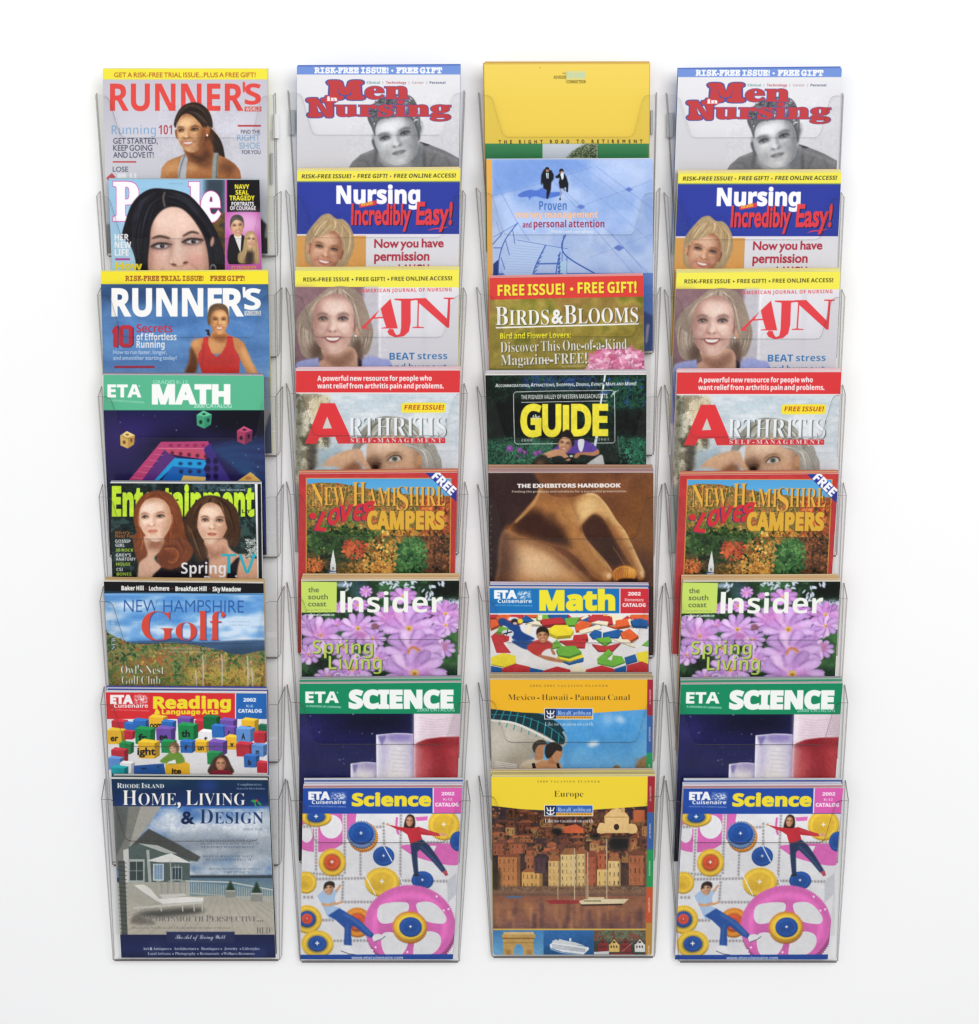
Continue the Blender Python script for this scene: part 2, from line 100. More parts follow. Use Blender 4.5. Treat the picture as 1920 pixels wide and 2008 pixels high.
99,116,88,1,30,15,53,17,16,14,16,13,20,31,52,35,1,-21,-35,19,0,-2,-9,-23,0,-51,-91,-4,-11,0,-2,3,-2,12,6,21,17,6,-5,-17,-15,-16,-9,-8,-3,-8,-1,-6,1,-5,2,-4,3,-3,4,-2,10,3,13,5,11,11,20,-15,-15,
99,118,94,2,50,46,-2,-16,3,-6,3,-4,4,-3,6,-1,7,2,10,6,12,10,14,4,7,-2,2,-14,-13,-5,5,25,23,9,4,6,1,6,-2,4,-5,1,-9,-2,-12,-4,-9,-19,-32,-1,-4,1,-3,2,-2,16,2,11,5,12,9,-7,11,-2,9,2,13,6,13,8,10,9,6,9,0,4,-2,5,-6,2,-9,-3,-13,-7,-14,-11,-14,10,3,11,9,5,-5,-14,-11,-5,-2,-14,-2,-8,-7,-15,-9,-7,-3,12,90,29,10,11,8,17,1,5,-1,3,-2,2,-3,1,-6,-2,-3,-2,-7,-9,-2,-11,2,-10,
109,65,120,2,40,15,0,-13,3,-2,7,3,7,10,2,4,0,46,124,-20,0,-13,3,-2,3,0,7,2,3,2,1,15,2,39,0,9,-1,4,-4,48,-120,8,-18,12,-1,3,-8,-3,-8,-10,-2,-37,0,-12,2,-2,1,-2,3,0,7,1,3,3,2,24,1,-13,33,-70,0,-11,-33,25,-1,2,-2,1,-10,-1,-3,-2,-1,-13,-2,3,56,70,56,0,-30,73,
109,69,120,1,53,19,0,-5,1,-4,3,-1,6,2,6,2,2,21,1,0,124,-21,1,-2,2,-2,6,2,7,2,2,13,1,113,0,5,-1,3,-4,1,-6,0,-32,-2,-10,-7,-3,-8,3,-2,9,0,25,-73,0,0,-47,36,0,0,8,2,10,3,2,4,1,5,-2,2,-2,1,-12,0,-26,-1,-13,-4,-3,-7,0,-3,4,-2,17,-36,0,0,-61,73,0,0,22,1,13,5,4,7,0,3,-1,3,-12,0,-35,-1,-6,-3,-3,-5,-1,
109,70,120,1,50,22,0,-5,1,-3,3,-1,9,1,3,11,3,13,0,0,124,-14,0,-6,1,-4,3,-1,5,1,6,3,3,5,1,121,0,6,-1,3,-4,1,-6,0,-35,-1,-5,-3,-4,-6,-1,-7,3,-2,9,0,25,-75,0,0,-47,36,0,2,17,4,3,3,1,5,-1,3,-4,1,-6,0,-35,-2,-9,-4,-3,-6,0,-4,4,-2,17,-36,0,0,-61,29,0,7,-1,3,-3,1,-5,-1,-6,-3,-3,-5,-1,
109,71,120,1,73,91,-4,-15,1,-15,3,-13,6,-11,8,-10,10,-7,12,-6,13,-3,15,-1,17,1,16,3,14,6,14,7,12,9,10,11,8,13,7,13,3,15,2,12,-1,13,-3,13,-5,2,4,8,3,7,-2,2,-3,2,-17,0,-18,-4,-11,-3,-1,-9,0,-4,6,-5,11,-4,6,-6,5,-7,4,-8,2,-9,1,-15,-2,-13,-6,-11,-9,-8,-13,-5,-17,-2,-20,1,-13,7,-22,5,-9,7,-8,9,-6,9,-4,10,-3,12,-1,10,1,12,3,12,5,0,32,-34,0,-5,1,-2,3,-1,5,2,7,6,2,59,0,4,-1,3,-3,0,-8,-2,-4,-10,-2,0,-41,-2,-7,-5,-3,-12,-4,-17,-4,
109,72,120,1,59,24,0,-6,1,-3,3,-1,9,1,3,12,3,3,0,0,124,-13,2,-2,1,-1,10,4,5,12,1,29,0,12,-1,3,-2,1,-3,0,-7,-4,-5,-20,-1,0,-48,66,0,0,48,-9,0,-11,2,-3,4,-1,3,2,7,2,1,14,2,34,0,5,-1,4,-3,1,-6,-3,-7,-10,-2,-4,0,0,-124,4,0,12,-3,1,-6,-2,-7,-2,-2,-13,-1,-28,0,-13,1,-2,2,-2,7,2,6,2,2,20,1,0,57,-66,0,0,-57,10,0,13,-3,1,-10,-3,-4,-12,-2,
109,73,120,1,32,36,0,-5,1,-4,3,-1,6,2,6,2,2,13,1,30,0,0,124,-30,0,-13,1,-2,2,-2,6,2,7,2,2,13,1,89,0,6,-1,3,-3,1,-9,-1,-3,-2,-2,-13,-1,-31,0,0,-124,31,0,13,-1,3,-4,0,-8,-1,-3,-2,-1,-13,-2,
109,75,120,1,61,20,0,-6,1,-3,3,-1,9,1,3,11,3,13,0,0,124,-14,0,-6,1,-4,3,-1,5,1,6,3,3,6,1,46,0,13,-3,1,-3,0,-7,-4,-5,-20,-1,0,-56,57,56,-11,1,-5,3,-1,5,1,6,3,3,6,1,40,0,5,-1,4,-3,1,-6,-2,-6,-15,-3,-53,-52,8,-3,8,-5,8,-7,14,-21,20,-36,4,0,10,-2,2,-4,-1,-9,-3,-3,-5,-1,-13,0,-7,1,-4,4,-20,38,-12,18,-11,11,-13,4,-15,-14,0,-43,10,0,13,-3,1,-10,-3,-4,-11,-2,
109,76,120,1,38,18,0,-6,1,-3,3,-1,6,2,6,2,2,12,1,17,0,0,124,-17,0,-12,1,-2,2,-2,6,2,7,2,2,12,1,68,0,6,-1,3,-3,1,-9,-1,-3,-2,-2,-13,-1,-23,0,0,-124,73,0,0,36,2,13,1,2,3,1,7,0,3,-1,2,-2,1,-13,0,-45,-1,-6,-3,-3,-5,-1,
109,77,120,1,57,11,0,-5,1,-3,3,-1,9,1,3,12,3,5,0,4,125,-13,1,-3,8,1,5,3,3,5,1,23,0,7,-1,4,-3,4,-5,30,-86,29,86,3,5,5,3,7,1,22,0,5,-1,3,-3,1,-8,-1,-3,-2,-2,-12,-1,4,-125,15,-2,3,-7,-1,-6,-4,-3,-5,-1,-38,0,-11,2,-3,4,0,7,2,3,2,1,13,2,5,0,-3,118,-27,-79,-5,-8,-9,-2,-8,2,-5,8,-28,79,-2,-118,9,0,13,-3,2,-6,-2,-6,-2,-2,-10,-2,
109,78,120,1,45,125,-1,-5,7,-73,125,0,-112,17,0,12,-3,2,-6,-2,-7,-2,-1,-12,-2,-41,0,-5,1,-3,3,-2,6,2,6,2,2,13,1,0,124,-18,1,-3,2,-2,3,0,7,2,3,3,1,18,2,13,0,9,-1,74,-127,0,109,-15,0,-8,1,-4,3,-2,5,2,7,13,3,39,0,6,-1,3,-3,1,-9,-1,-3,-15,-3,0,-120,0,-21,-2,-3,-8,-1,
109,82,120,2,52,18,0,-5,1,-4,3,-1,6,3,7,9,2,12,0,0,125,-12,0,-7,1,-3,3,-2,5,1,5,4,3,5,1,58,0,32,-2,13,-4,5,-3,8,-8,7,-13,2,-8,1,-9,-1,-10,-3,-9,-5,-8,-8,-6,-9,-5,-10,-4,6,-5,33,-49,4,0,12,-3,1,-6,-1,-6,-3,-3,-5,-1,-18,0,-3,1,-27,37,-8,14,-9,12,-8,5,-10,1,-18,0,0,-51,9,0,13,-3,2,-6,-2,-6,-2,-2,-10,-2,13,54,88,28,0,14,2,11,3,7,5,5,8,1,10,-1,10,-5,8,-7,5,-11,4,-13,1,-29,0,
109,83,120,1,82,33,-6,-6,2,-4,5,-3,42,2,9,2,2,3,1,9,-1,4,-5,3,-6,2,-8,5,-7,6,-6,18,-7,11,-1,12,1,10,3,8,5,5,6,4,7,1,8,-3,13,-9,8,-14,5,-37,6,-14,5,-10,6,-8,8,-4,10,-2,13,1,8,3,9,4,7,6,7,7,6,8,5,10,4,10,2,12,1,10,-1,24,-7,2,5,7,2,5,-1,4,-2,2,-3,2,-35,-1,-5,-3,-4,-6,-1,-5,2,-4,3,-5,12,-4,6,-6,4,-7,3,-8,2,-9,1,-10,-1,-9,-2,-8,-5,-5,-6,-4,-7,-1,-8,4,-12,10,-8,18,-5,39,-6,13,-7,10,-9,6,-11,2,-15,-2,-14,-6,-12,-9,-10,-13,-8,-15,-5,-18,-1,-14,1,-13,3,-14,5,-3,-8,
109,84,120,1,41,46,0,-5,1,-4,3,-1,6,3,7,9,2,25,0,0,124,-39,0,-1,-36,-2,-13,-2,-2,-3,-1,-9,1,-3,4,-1,6,2,51,1,5,3,3,6,1,119,0,5,-1,4,-3,1,-5,2,-52,-1,-6,-3,-3,-10,-1,-3,1,-1,2,-2,13,-2,36,-39,0,0,-124,26,0,6,-1,4,-3,1,-5,-1,-6,-3,-3,-5,-1,
109,85,120,1,52,84,-4,-16,2,-15,5,-12,9,-9,13,-5,17,-2,20,0,81,-13,2,-2,1,-1,10,1,3,3,2,13,1,27,0,14,-2,2,-1,1,-3,0,-7,-1,-3,-2,-2,-20,-1,0,-78,1,-15,3,-13,5,-9,7,-7,10,-4,12,-2,13,2,10,4,7,7,4,9,3,13,1,15,0,78,-21,1,-4,5,0,7,2,3,13,3,37,0,5,-1,3,-3,1,-9,-1,-3,-14,-3,0,-81,-3,-24,-7,-18,-12,-14,-16,-8,
114,33,54,2,14,22,152,2,-30,9,-58,2,-6,3,-2,3,2,4,16,7,48,1,30,-1,23,-5,14,-9,4,-9,-4,-5,-14,12,38,31,-8,-2,-6,-6,-3,-9,3,-8,6,-6,8,-3,9,3,6,6,2,8,-2,9,-6,6,
114,38,125,3,39,139,95,-13,-22,-8,-9,-27,31,20,17,12,16,3,18,-2,13,-6,12,-10,8,-13,6,-15,2,-16,-2,-14,-5,-10,-10,-6,-12,-3,-15,3,-16,8,-15,11,-13,-15,-9,-12,-11,-10,-11,-6,-12,-2,-13,2,-15,7,-12,11,-10,13,-6,15,-3,18,3,20,9,22,17,22,-26,36,0,-39,45,13,16,11,18,7,16,10,100,45,-14,-12,-13,-7,-14,-3,-12,2,-8,8,-4,10,4,13,12,12,18,13,12,58,146,3,9,7,7,11,2,11,-3,8,-6,3,-11,-2,-9,-8,-10,-15,-12,-8,10,-7,11,
114,39,38,1,6,20,129,12,0,7,39,0,32,-25,0,0,-32,
114,44,44,1,18,17,-33,11,5,10,7,6,9,4,10,1,9,-2,15,-7,9,-11,3,-8,-2,-6,-5,-2,-9,2,-8,4,-5,8,-2,0,-11,-3,-11,-7,-9,
114,45,65,1,4,79,75,-68,0,0,-26,68,0,
114,46,44,1,12,31,31,-9,-2,-6,-6,-2,-9,2,-8,6,-6,9,-3,8,3,6,6,2,8,-2,9,-6,6,
114,48,100,2,20,132,95,-3,33,-8,27,-13,21,-17,13,-21,4,-21,-4,-17,-13,-13,-21,-8,-27,-3,-33,3,-32,8,-27,13,-21,17,-13,21,-5,21,5,17,13,13,21,8,27,20,104,95,-1,-24,-5,-20,-7,-15,-9,-9,-12,-3,-12,3,-9,9,-7,15,-5,20,-1,24,1,25,5,20,7,15,9,9,12,3,12,-3,9,-9,7,-15,5,-20,
114,49,100,1,5,84,191,-27,0,0,-120,0,-71,27,0,
114,50,100,1,30,130,26,-73,0,23,28,17,23,11,20,7,19,2,18,-3,20,-8,16,-12,13,-16,8,-19,2,-16,-2,-14,-6,-16,-10,0,-34,15,15,15,8,14,3,10,-2,9,-5,7,-8,5,-9,1,-12,-1,-15,-12,-26,-20,-30,-46,-58,0,-2,120,0,
114,53,100,1,31,113,191,-85,0,0,-99,23,2,19,-3,14,-8,8,-11,3,-14,-2,-11,-5,-9,-9,-8,-11,-5,-12,-1,-14,1,-14,5,-14,8,0,-29,16,-7,30,-5,21,3,17,9,13,13,9,17,3,20,-3,20,-9,17,-15,13,-19,8,-24,1,0,48,60,0,
114,56,100,3,32,131,52,-3,18,-9,16,-15,11,14,13,8,14,2,14,-3,18,-7,15,-12,12,-16,8,-18,2,-19,-2,-16,-8,-13,-12,-8,-15,-3,-17,3,-16,8,-14,12,-12,-15,-12,-9,-15,-3,-18,3,-18,9,-15,13,-11,17,-8,20,-3,19,3,17,8,13,11,8,15,20,101,139,-2,-9,-4,-8,-6,-6,-9,-4,-9,-2,-10,2,-8,4,-6,6,-5,8,-1,9,1,10,4,7,7,6,8,4,10,1,10,-1,8,-4,6,-6,4,-8,20,104,54,-2,-10,-4,-8,-7,-6,-9,-5,-12,-1,-11,1,-9,4,-7,6,-5,9,-2,10,2,10,4,8,8,7,9,4,12,1,10,-1,10,-5,7,-6,4,-8,
114,58,44,2,12,31,128,-9,-2,-6,-6,-2,-9,2,-8,6,-6,9,-2,8,2,6,6,2,8,-2,9,-6,6,12,31,31,-9,-2,-6,-6,-2,-9,2,-8,6,-6,9,-3,8,3,6,6,2,8,-2,9,-6,6,
114,65,133,2,9,101,192,-19,0,-51,-120,-31,-72,28,0,24,56,81,0,26,-56,28,0,3,91,150,31,-69,-59,0,
114,67,142,1,34,184,178,-25,9,-21,5,-20,1,-34,-4,-29,-14,-22,-22,-15,-27,-5,-33,4,-26,12,-25,20,-23,29,-15,38,-7,28,3,22,6,20,8,0,30,-22,-12,-23,-7,-22,-2,-26,3,-21,10,-16,15,-11,20,-3,24,3,24,11,20,16,16,21,10,25,3,22,-2,21,-6,23,-12,
114,68,150,2,13,21,0,75,0,34,5,29,14,21,22,13,26,4,28,-4,28,-11,26,-20,21,-29,15,-38,6,-74,0,13,49,166,42,0,29,-3,22,-11,15,-15,9,-19,3,-23,-2,-16,-7,-19,-14,-17,-22,-13,-32,-5,-43,0,
114,69,100,1,13,129,191,-108,0,0,-120,0,-71,111,0,0,25,-84,0,0,59,79,0,0,25,-79,0,0,57,81,0,
114,70,94,1,11,123,191,-102,0,0,-120,0,-71,28,0,0,89,74,0,0,24,-74,0,0,53,74,0,
114,71,148,1,37,188,94,-64,0,0,-25,37,0,0,-39,-13,-4,-28,-3,-26,3,-21,10,-17,15,-10,20,-4,24,4,24,10,20,16,15,20,11,24,3,23,-2,23,-6,23,-10,0,27,-26,10,-22,5,-21,1,-33,-4,-28,-14,-22,-21,-14,-28,-5,-32,5,-31,14,-27,22,-21,28,-13,33,-5,25,2,23,5,24,9,
114,72,146,1,13,183,191,-28,0,0,-83,-107,0,0,83,-27,0,0,-120,0,-71,27,0,0,83,107,0,0,-83,28,0,
114,73,50,1,5,49,191,-28,0,0,-120,0,-71,28,0,
114,75,131,1,12,80,101,83,90,-34,0,-81,-87,0,87,-27,0,0,-120,0,-71,27,0,0,94,98,-94,37,0,
114,76,98,1,7,48,191,-27,0,0,-120,0,-71,113,0,0,25,-86,0,
114,77,156,1,16,199,191,-26,0,-64,-78,-63,78,-26,0,0,-120,0,-71,28,0,0,119,0,30,59,-74,5,0,59,74,0,-119,0,-30,28,0,
114,78,156,1,15,198,191,-26,0,0,-120,0,-28,-104,120,-25,28,-22,0,0,-120,0,-71,25,0,0,120,0,27,104,-120,24,-27,24,0,
114,79,165,2,20,13,95,4,-30,13,-26,22,-22,28,-14,35,-6,35,6,29,14,21,22,13,27,5,29,-5,31,-13,27,-22,21,-28,14,-35,5,-34,-5,-29,-14,-21,-21,-14,-27,20,41,95,4,24,10,20,16,16,20,10,24,3,24,-3,21,-10,16,-16,10,-20,4,-24,-4,-23,-10,-20,-16,-16,-21,-10,-24,-3,-24,3,-20,10,-16,16,-10,20,
114,80,102,2,16,20,191,0,-120,0,-71,27,0,0,83,29,0,23,2,18,8,13,11,8,15,2,17,-2,17,-7,15,-12,12,-17,8,-23,3,13,47,166,32,0,13,-1,9,-5,6,-7,4,-7,1,-9,-2,-10,-4,-9,-7,-6,-10,-3,-11,-2,-31,0,
114,82,121,2,25,22,191,0,-120,0,-71,27,0,0,83,20,-1,8,-3,9,-7,12,-13,38,-59,33,0,-26,38,-14,22,-13,17,-15,14,11,6,9,7,6,10,4,11,1,12,-2,19,-9,15,-13,11,-17,7,-21,2,12,49,167,18,0,14,-1,10,-4,7,-6,5,-8,1,-9,-1,-10,-3,-8,-7,-7,-11,-5,-33,-1,
114,83,92,1,41,112,180,-14,8,-14,4,-15,1,-19,-2,-16,-7,-12,-10,-8,-14,-3,-17,9,-27,20,-19,25,-15,20,-16,9,-20,-1,-6,-4,-7,-6,-5,-9,-4,-11,-2,-19,3,-17,10,-15,15,0,-35,17,-10,17,-6,20,-2,17,3,15,7,11,11,8,14,2,17,-8,30,-21,20,-45,29,-8,18,4,12,10,8,16,3,14,-2,15,-6,16,-12,
114,84,121,1,11,164,191,-120,0,-39,0,0,-25,66,0,0,-120,0,-46,27,0,0,120,0,46,66,0,
114,85,142,1,28,181,191,-27,0,0,-111,-1,-17,-4,-14,-7,-11,-11,-8,-15,-5,-19,-2,-15,1,-14,6,-12,9,-7,9,-3,12,-1,18,0,113,-28,0,0,-119,4,-28,12,-21,18,-14,22,-9,24,-3,30,4,24,10,17,17,10,21,3,26,
114,86,121,1,10,169,191,-27,0,-51,-120,-6,-14,-51,120,-7,14,-27,0,51,-120,32,-73,5,0,
114,87,208,1,21,247,173,44,18,-27,0,-47,-120,-5,-12,-48,120,-5,12,-26,0,-48,-120,-5,-12,-48,120,-5,12,-27,0,47,-120,30,-73,6,0,48,120,15,37,48,-120,15,-37,5,0,
114,89,121,1,9,84,125,-51,66,-33,0,71,-90,0,-101,27,0,0,101,71,90,-33,0,
114,97,85,2,41,115,22,-10,-6,-6,0,-2,6,0,65,-2,15,-7,12,-9,8,-13,5,-14,1,-17,-2,-14,-5,-11,-10,0,-27,12,12,14,7,14,2,8,-1,6,-3,5,-4,2,-6,1,-15,-34,-12,-12,-6,-9,-7,-7,-10,-3,-13,2,-9,4,-9,6,-6,9,-5,10,-2,12,2,11,4,11,7,3,-7,7,-4,9,-2,7,1,7,3,10,6,11,72,25,-14,-9,-8,-1,-9,2,-6,7,-3,9,3,8,5,6,9,6,11,5,12,4,
114,98,100,2,19,41,191,-24,0,0,-120,0,-64,13,-5,33,-5,23,3,19,9,14,14,9,19,2,24,-2,20,-8,17,-11,14,-15,8,-18,3,-12,-1,-12,-4,-11,-6,15,41,93,10,8,9,4,10,1,12,-2,9,-6,8,-9,4,-12,2,-15,-2,-14,-5,-11,-8,-8,-11,-6,-12,-2,-26,4,
114,99,88,1,32,110,120,-23,7,-13,1,-21,-3,-18,-9,-13,-14,-8,-19,-3,-23,4,-20,8,-18,14,-13,17,-9,21,-3,14,1,13,3,11,4,0,24,-23,-7,-10,-1,-15,2,-12,5,-8,9,-6,11,-2,15,2,14,5,12,8,9,11,5,12,2,11,-1,11,-4,13,-7,
114,100,102,2,16,126,191,-25,0,0,-68,-18,5,-8,0,-21,-3,-17,-8,-13,-13,-9,-18,-3,-20,3,-23,8,-18,13,-13,17,-9,20,-3,53,0,14,101,21,-25,0,-15,2,-11,6,-7,9,-4,11,-1,13,2,15,5,12,9,9,11,6,13,2,15,-2,8,-3,
114,101,96,2,28,123,36,-15,-8,-14,-5,-15,-2,-14,2,-10,4,-9,8,-6,11,-4,13,89,0,-3,25,-7,20,-11,13,-15,9,-19,2,-19,-3,-16,-8,-13,-14,-8,-17,-3,-22,3,-20,8,-18,12,-15,17,-10,22,-4,19,2,16,5,15,8,11,37,76,3,10,5,9,7,6,8,4,11,2,10,-2,8,-4,6,-6,4,-9,1,-10,
114,102,50,1,23,83,191,-20,3,-15,-4,-12,-9,-8,-11,-6,-14,-2,-21,0,-9,-17,0,0,-23,17,0,0,-103,25,0,0,103,23,0,0,23,-23,0,1,22,3,9,5,6,7,4,11,2,11,-2,
114,103,85,3,53,118,126,-52,0,-19,-2,-15,-6,-11,-9,-7,-12,-3,-15,3,-16,4,-7,5,-6,7,-6,9,-4,0,-1,-11,-4,-6,-6,-3,-8,1,-5,12,-11,-12,-3,-9,-6,-6,-7,-4,-8,-1,-10,3,-13,8,-10,12,-8,16,-6,19,-1,20,1,17,6,12,8,8,11,2,14,-1,9,-4,8,-7,8,-10,5,-14,5,-21,5,-13,5,-4,6,3,6,10,4,12,2,14,4,12,8,5,7,5,10,1,11,-1,10,-4,8,-8,9,26,0,12,83,82,-3,-12,-9,-8,-12,-3,-13,2,-9,8,-3,12,3,12,9,8,13,3,12,-3,8,-8,13,93,-26,-4,-10,-12,-6,-18,-3,-20,3,-11,6,-4,11,3,10,10,6,15,3,21,-3,10,-3,7,-6,
114,104,100,1,26,42,191,-25,0,0,-120,0,-71,25,0,0,90,11,11,10,6,10,1,9,-1,7,-4,5,-6,3,-9,1,-10,0,-78,25,0,0,77,-2,19,-6,14,-9,10,-12,6,-14,2,-14,-2,-13,-7,-10,-10,-1,0,
114,105,44,2,4,43,126,-25,0,0,-126,25,0,12,46,164,-2,7,-6,6,-7,2,-8,-2,-5,-6,-2,-7,2,-8,5,-5,8,-2,7,2,6,5,
114,108,44,1,5,43,191,-25,0,0,-120,0,-71,25,0,
114,109,154,1,41,17,126,0,-126,24,0,0,91,10,10,10,5,12,1,7,-1,6,-3,5,-6,3,-8,1,-11,0,-78,25,0,0,91,10,9,10,5,8,2,9,-1,7,-4,5,-6,4,-8,1,-10,0,-78,25,0,0,79,-2,16,-5,14,-9,10,-11,7,-14,2,-17,-3,-14,-8,-11,-11,-10,12,-13,8,-15,2,-12,-2,-12,-6,-13,-11,0,17,
114,110,100,1,25,42,126,-25,0,0,-126,25,0,0,90,11,11,10,6,10,1,9,-1,7,-4,5,-6,3,-9,1,-10,0,-78,25,0,0,78,-2,18,-6,14,-10,10,-11,6,-14,2,-14,-2,-13,-7,-10,-10,-1,0,
114,111,110,2,20,76,128,-21,-3,-18,-9,-14,-14,-10,-17,-3,-21,3,-22,9,-18,14,-14,19,-9,21,-4,23,4,19,8,14,14,9,19,3,22,-3,21,-9,18,-15,13,-18,9,20,76,106,14,-2,12,-6,9,-9,6,-11,2,-14,-2,-15,-5,-12,-9,-9,-12,-6,-15,-2,-13,2,-12,6,-8,9,-6,12,-1,15,2,14,5,11,9,9,11,6,
114,112,100,2,17,41,3,17,-5,8,-1,21,4,18,8,13,14,9,18,3,21,-3,22,-9,18,-14,13,-20,8,-25,3,-43,0,0,-120,0,-70,25,0,14,41,103,23,0,14,-1,12,-6,8,-8,5,-12,1,-14,-1,-14,-6,-11,-8,-9,-12,-6,-13,-2,-15,2,-8,3,
114,114,79,1,21,19,126,0,-126,25,0,0,66,2,12,4,11,7,8,8,5,10,2,7,-1,8,-4,8,-7,13,22,-10,8,-10,5,-10,1,-12,-3,-12,-10,-12,-18,-1,0,0,29,
114,115,77,1,39,91,118,-13,6,-12,3,-12,1,-14,-1,-12,-5,-8,-7,-6,-9,-2,-12,6,-18,15,-13,32,-20,6,-9,-2,-8,-7,-5,-9,-2,-12,2,-14,6,-16,9,0,-27,16,-7,28,-5,14,2,11,5,9,8,6,10,2,12,-3,12,-9,11,-17,13,-17,11,-10,8,-3,6,2,6,6,4,8,1,11,-1,12,-4,14,-8,
114,116,67,1,23,47,152,-47,-46,0,-3,22,0,0,-66,1,-13,5,-11,9,-8,11,-6,15,-2,20,5,10,4,0,23,-10,-5,-9,-3,-9,-1,-8,2,-7,5,-3,12,0,64,40,0,0,23,-40,0,
114,117,100,1,24,122,0,0,126,-25,0,0,-90,-8,-10,-11,-6,-11,-2,-9,1,-7,4,-5,6,-3,7,-1,10,0,80,-25,0,0,-78,2,-18,6,-14,9,-10,12,-6,14,-3,13,3,13,6,11,10,0,-16,
114,118,88,1,8,58,-3,8,0,52,120,4,9,-27,0,-33,-78,-34,78,-27,0,
114,119,144,1,15,110,126,-18,0,-32,-76,-33,76,-27,0,52,-120,4,-9,8,0,37,88,37,-88,8,0,51,120,4,9,-26,0,-33,-76,
114,121,88,1,8,123,126,-28,0,-33,-71,-34,71,-28,0,49,-99,-43,-91,28,0,
115,48,112,2,35,78,-3,-15,2,-14,4,-11,7,-9,10,-8,12,-5,14,-4,17,-2,18,0,39,2,18,4,17,5,14,8,12,9,9,11,7,14,4,16,2,15,-2,13,-4,11,-7,9,-9,7,-12,6,-15,4,-16,2,-18,1,-20,-1,-20,-2,-18,-4,-16,-6,-14,-7,-12,-9,-10,-11,-7,-13,-4,21,78,15,10,3,6,7,5,13,4,38,1,24,-1,25,-4,37,-5,13,-6,7,-9,3,-10,-3,-6,-7,-5,-13,-3,-16,-2,-21,0,-49,2,-21,3,-17,4,-13,7,-7,
115,49,112,1,26,27,0,0,15,28,0,6,4,2,3,1,11,0,120,0,20,-19,-21,-11,-7,-6,-1,-8,3,-6,7,-2,5,0,6,19,7,24,14,19,15,32,0,0,-120,0,-53,1,-5,4,-6,4,-2,28,0,0,-15,
115,50,112,1,49,10,0,0,29,52,53,16,20,10,18,5,16,1,29,-2,7,-4,6,-4,4,-5,3,-6,1,-9,-2,-7,-4,-8,-16,-2,-12,0,-15,-10,1,-9,2,-7,4,-6,5,-3,7,-1,9,3,13,4,6,5,5,7,5,8,4,22,4,13,1,19,-2,16,-4,12,-7,9,-9,6,-11,2,-14,-2,-13,-2,-6,-11,-20,-23,-25,-35,-35,-28,-26,71,0,5,2,8,7,3,4,4,15,17,0,-2,-59,
115,51,112,1,82,68,-3,-25,2,-17,6,-12,9,-5,11,-1,6,3,12,4,4,5,3,12,3,1,-11,3,-9,5,-7,7,-5,8,-3,16,-1,6,1,10,5,8,10,4,15,1,10,-2,10,-3,9,-7,7,-8,6,-11,3,-13,2,-17,0,0,17,18,0,11,1,9,4,7,6,5,9,3,10,1,11,-1,10,-5,14,-5,5,-5,3,-7,1,-7,-1,-5,-2,-7,-8,-4,-12,-2,-21,-10,1,-9,2,-7,3,-6,5,-3,6,-1,8,2,10,5,8,9,7,12,6,15,4,19,1,19,-2,15,-4,13,-6,10,-9,6,-11,2,-14,-2,-12,-4,-10,-7,-9,-9,-8,-10,-6,-11,-5,22,-8,8,-4,12,-11,4,-7,3,-9,1,-10,-1,-11,-2,-10,-8,-15,-13,-12,-7,-4,-17,-6,
115,53,112,1,56,69,-3,-25,2,-9,3,-14,8,-7,10,-2,5,-1,6,1,6,2,5,3,4,10,4,7,0,3,-15,2,-5,7,-8,5,-3,6,-2,13,0,11,4,5,3,5,5,6,13,2,20,-1,12,-4,11,-5,8,-8,5,-9,4,-11,1,-18,-1,-13,-4,-13,5,9,97,106,0,1,-51,-16,0,-2,9,-4,8,-2,2,-3,1,-62,0,-5,-52,14,3,17,2,20,-2,18,-5,14,-8,11,-12,7,-15,2,-18,-1,-12,-2,-10,-4,-9,-5,-8,-12,-12,-16,-8,
115,55,112,1,14,46,0,53,120,22,49,-74,0,-8,-1,-6,-5,-4,-22,-17,0,2,59,120,0,13,0,0,-14,-49,-120,-28,-66,
115,56,112,3,50,76,-3,-14,1,-13,2,-11,4,-17,12,-9,16,-3,9,-1,10,2,11,3,10,7,9,8,7,10,7,12,6,-11,7,-8,7,-7,8,-5,9,-3,9,-1,11,3,17,3,8,5,7,7,6,8,5,11,4,13,3,15,1,18,-2,15,-4,11,-8,9,-10,5,-12,1,-13,-1,-11,-3,-9,-6,-7,-17,-13,-10,-6,15,-8,12,-8,8,-9,6,-9,4,-10,1,-11,-2,-16,-6,-14,-11,-11,-14,-8,-18,-5,17,85,118,6,4,9,10,4,14,0,8,-3,16,-8,12,-9,4,-13,-1,-6,-3,-5,-4,-5,-14,-1,-9,1,-9,3,-7,4,-6,6,-6,20,78,13,9,1,14,9,4,7,3,9,1,9,-1,9,-3,7,-5,7,-8,6,-24,13,-11,-10,-8,-13,-2,-8,-1,-9,1,-10,3,-9,5,-8,6,-5,8,-4,
115,65,130,2,29,-4,0,0,8,5,0,5,2,4,3,7,10,48,120,21,51,8,0,50,-120,16,-38,11,-22,8,-6,6,0,0,-8,-90,0,0,8,13,1,8,4,2,6,-4,15,-9,21,-62,0,-11,-30,-1,-5,2,-7,7,-4,13,-1,0,-8,3,47,67,54,0,-27,66,
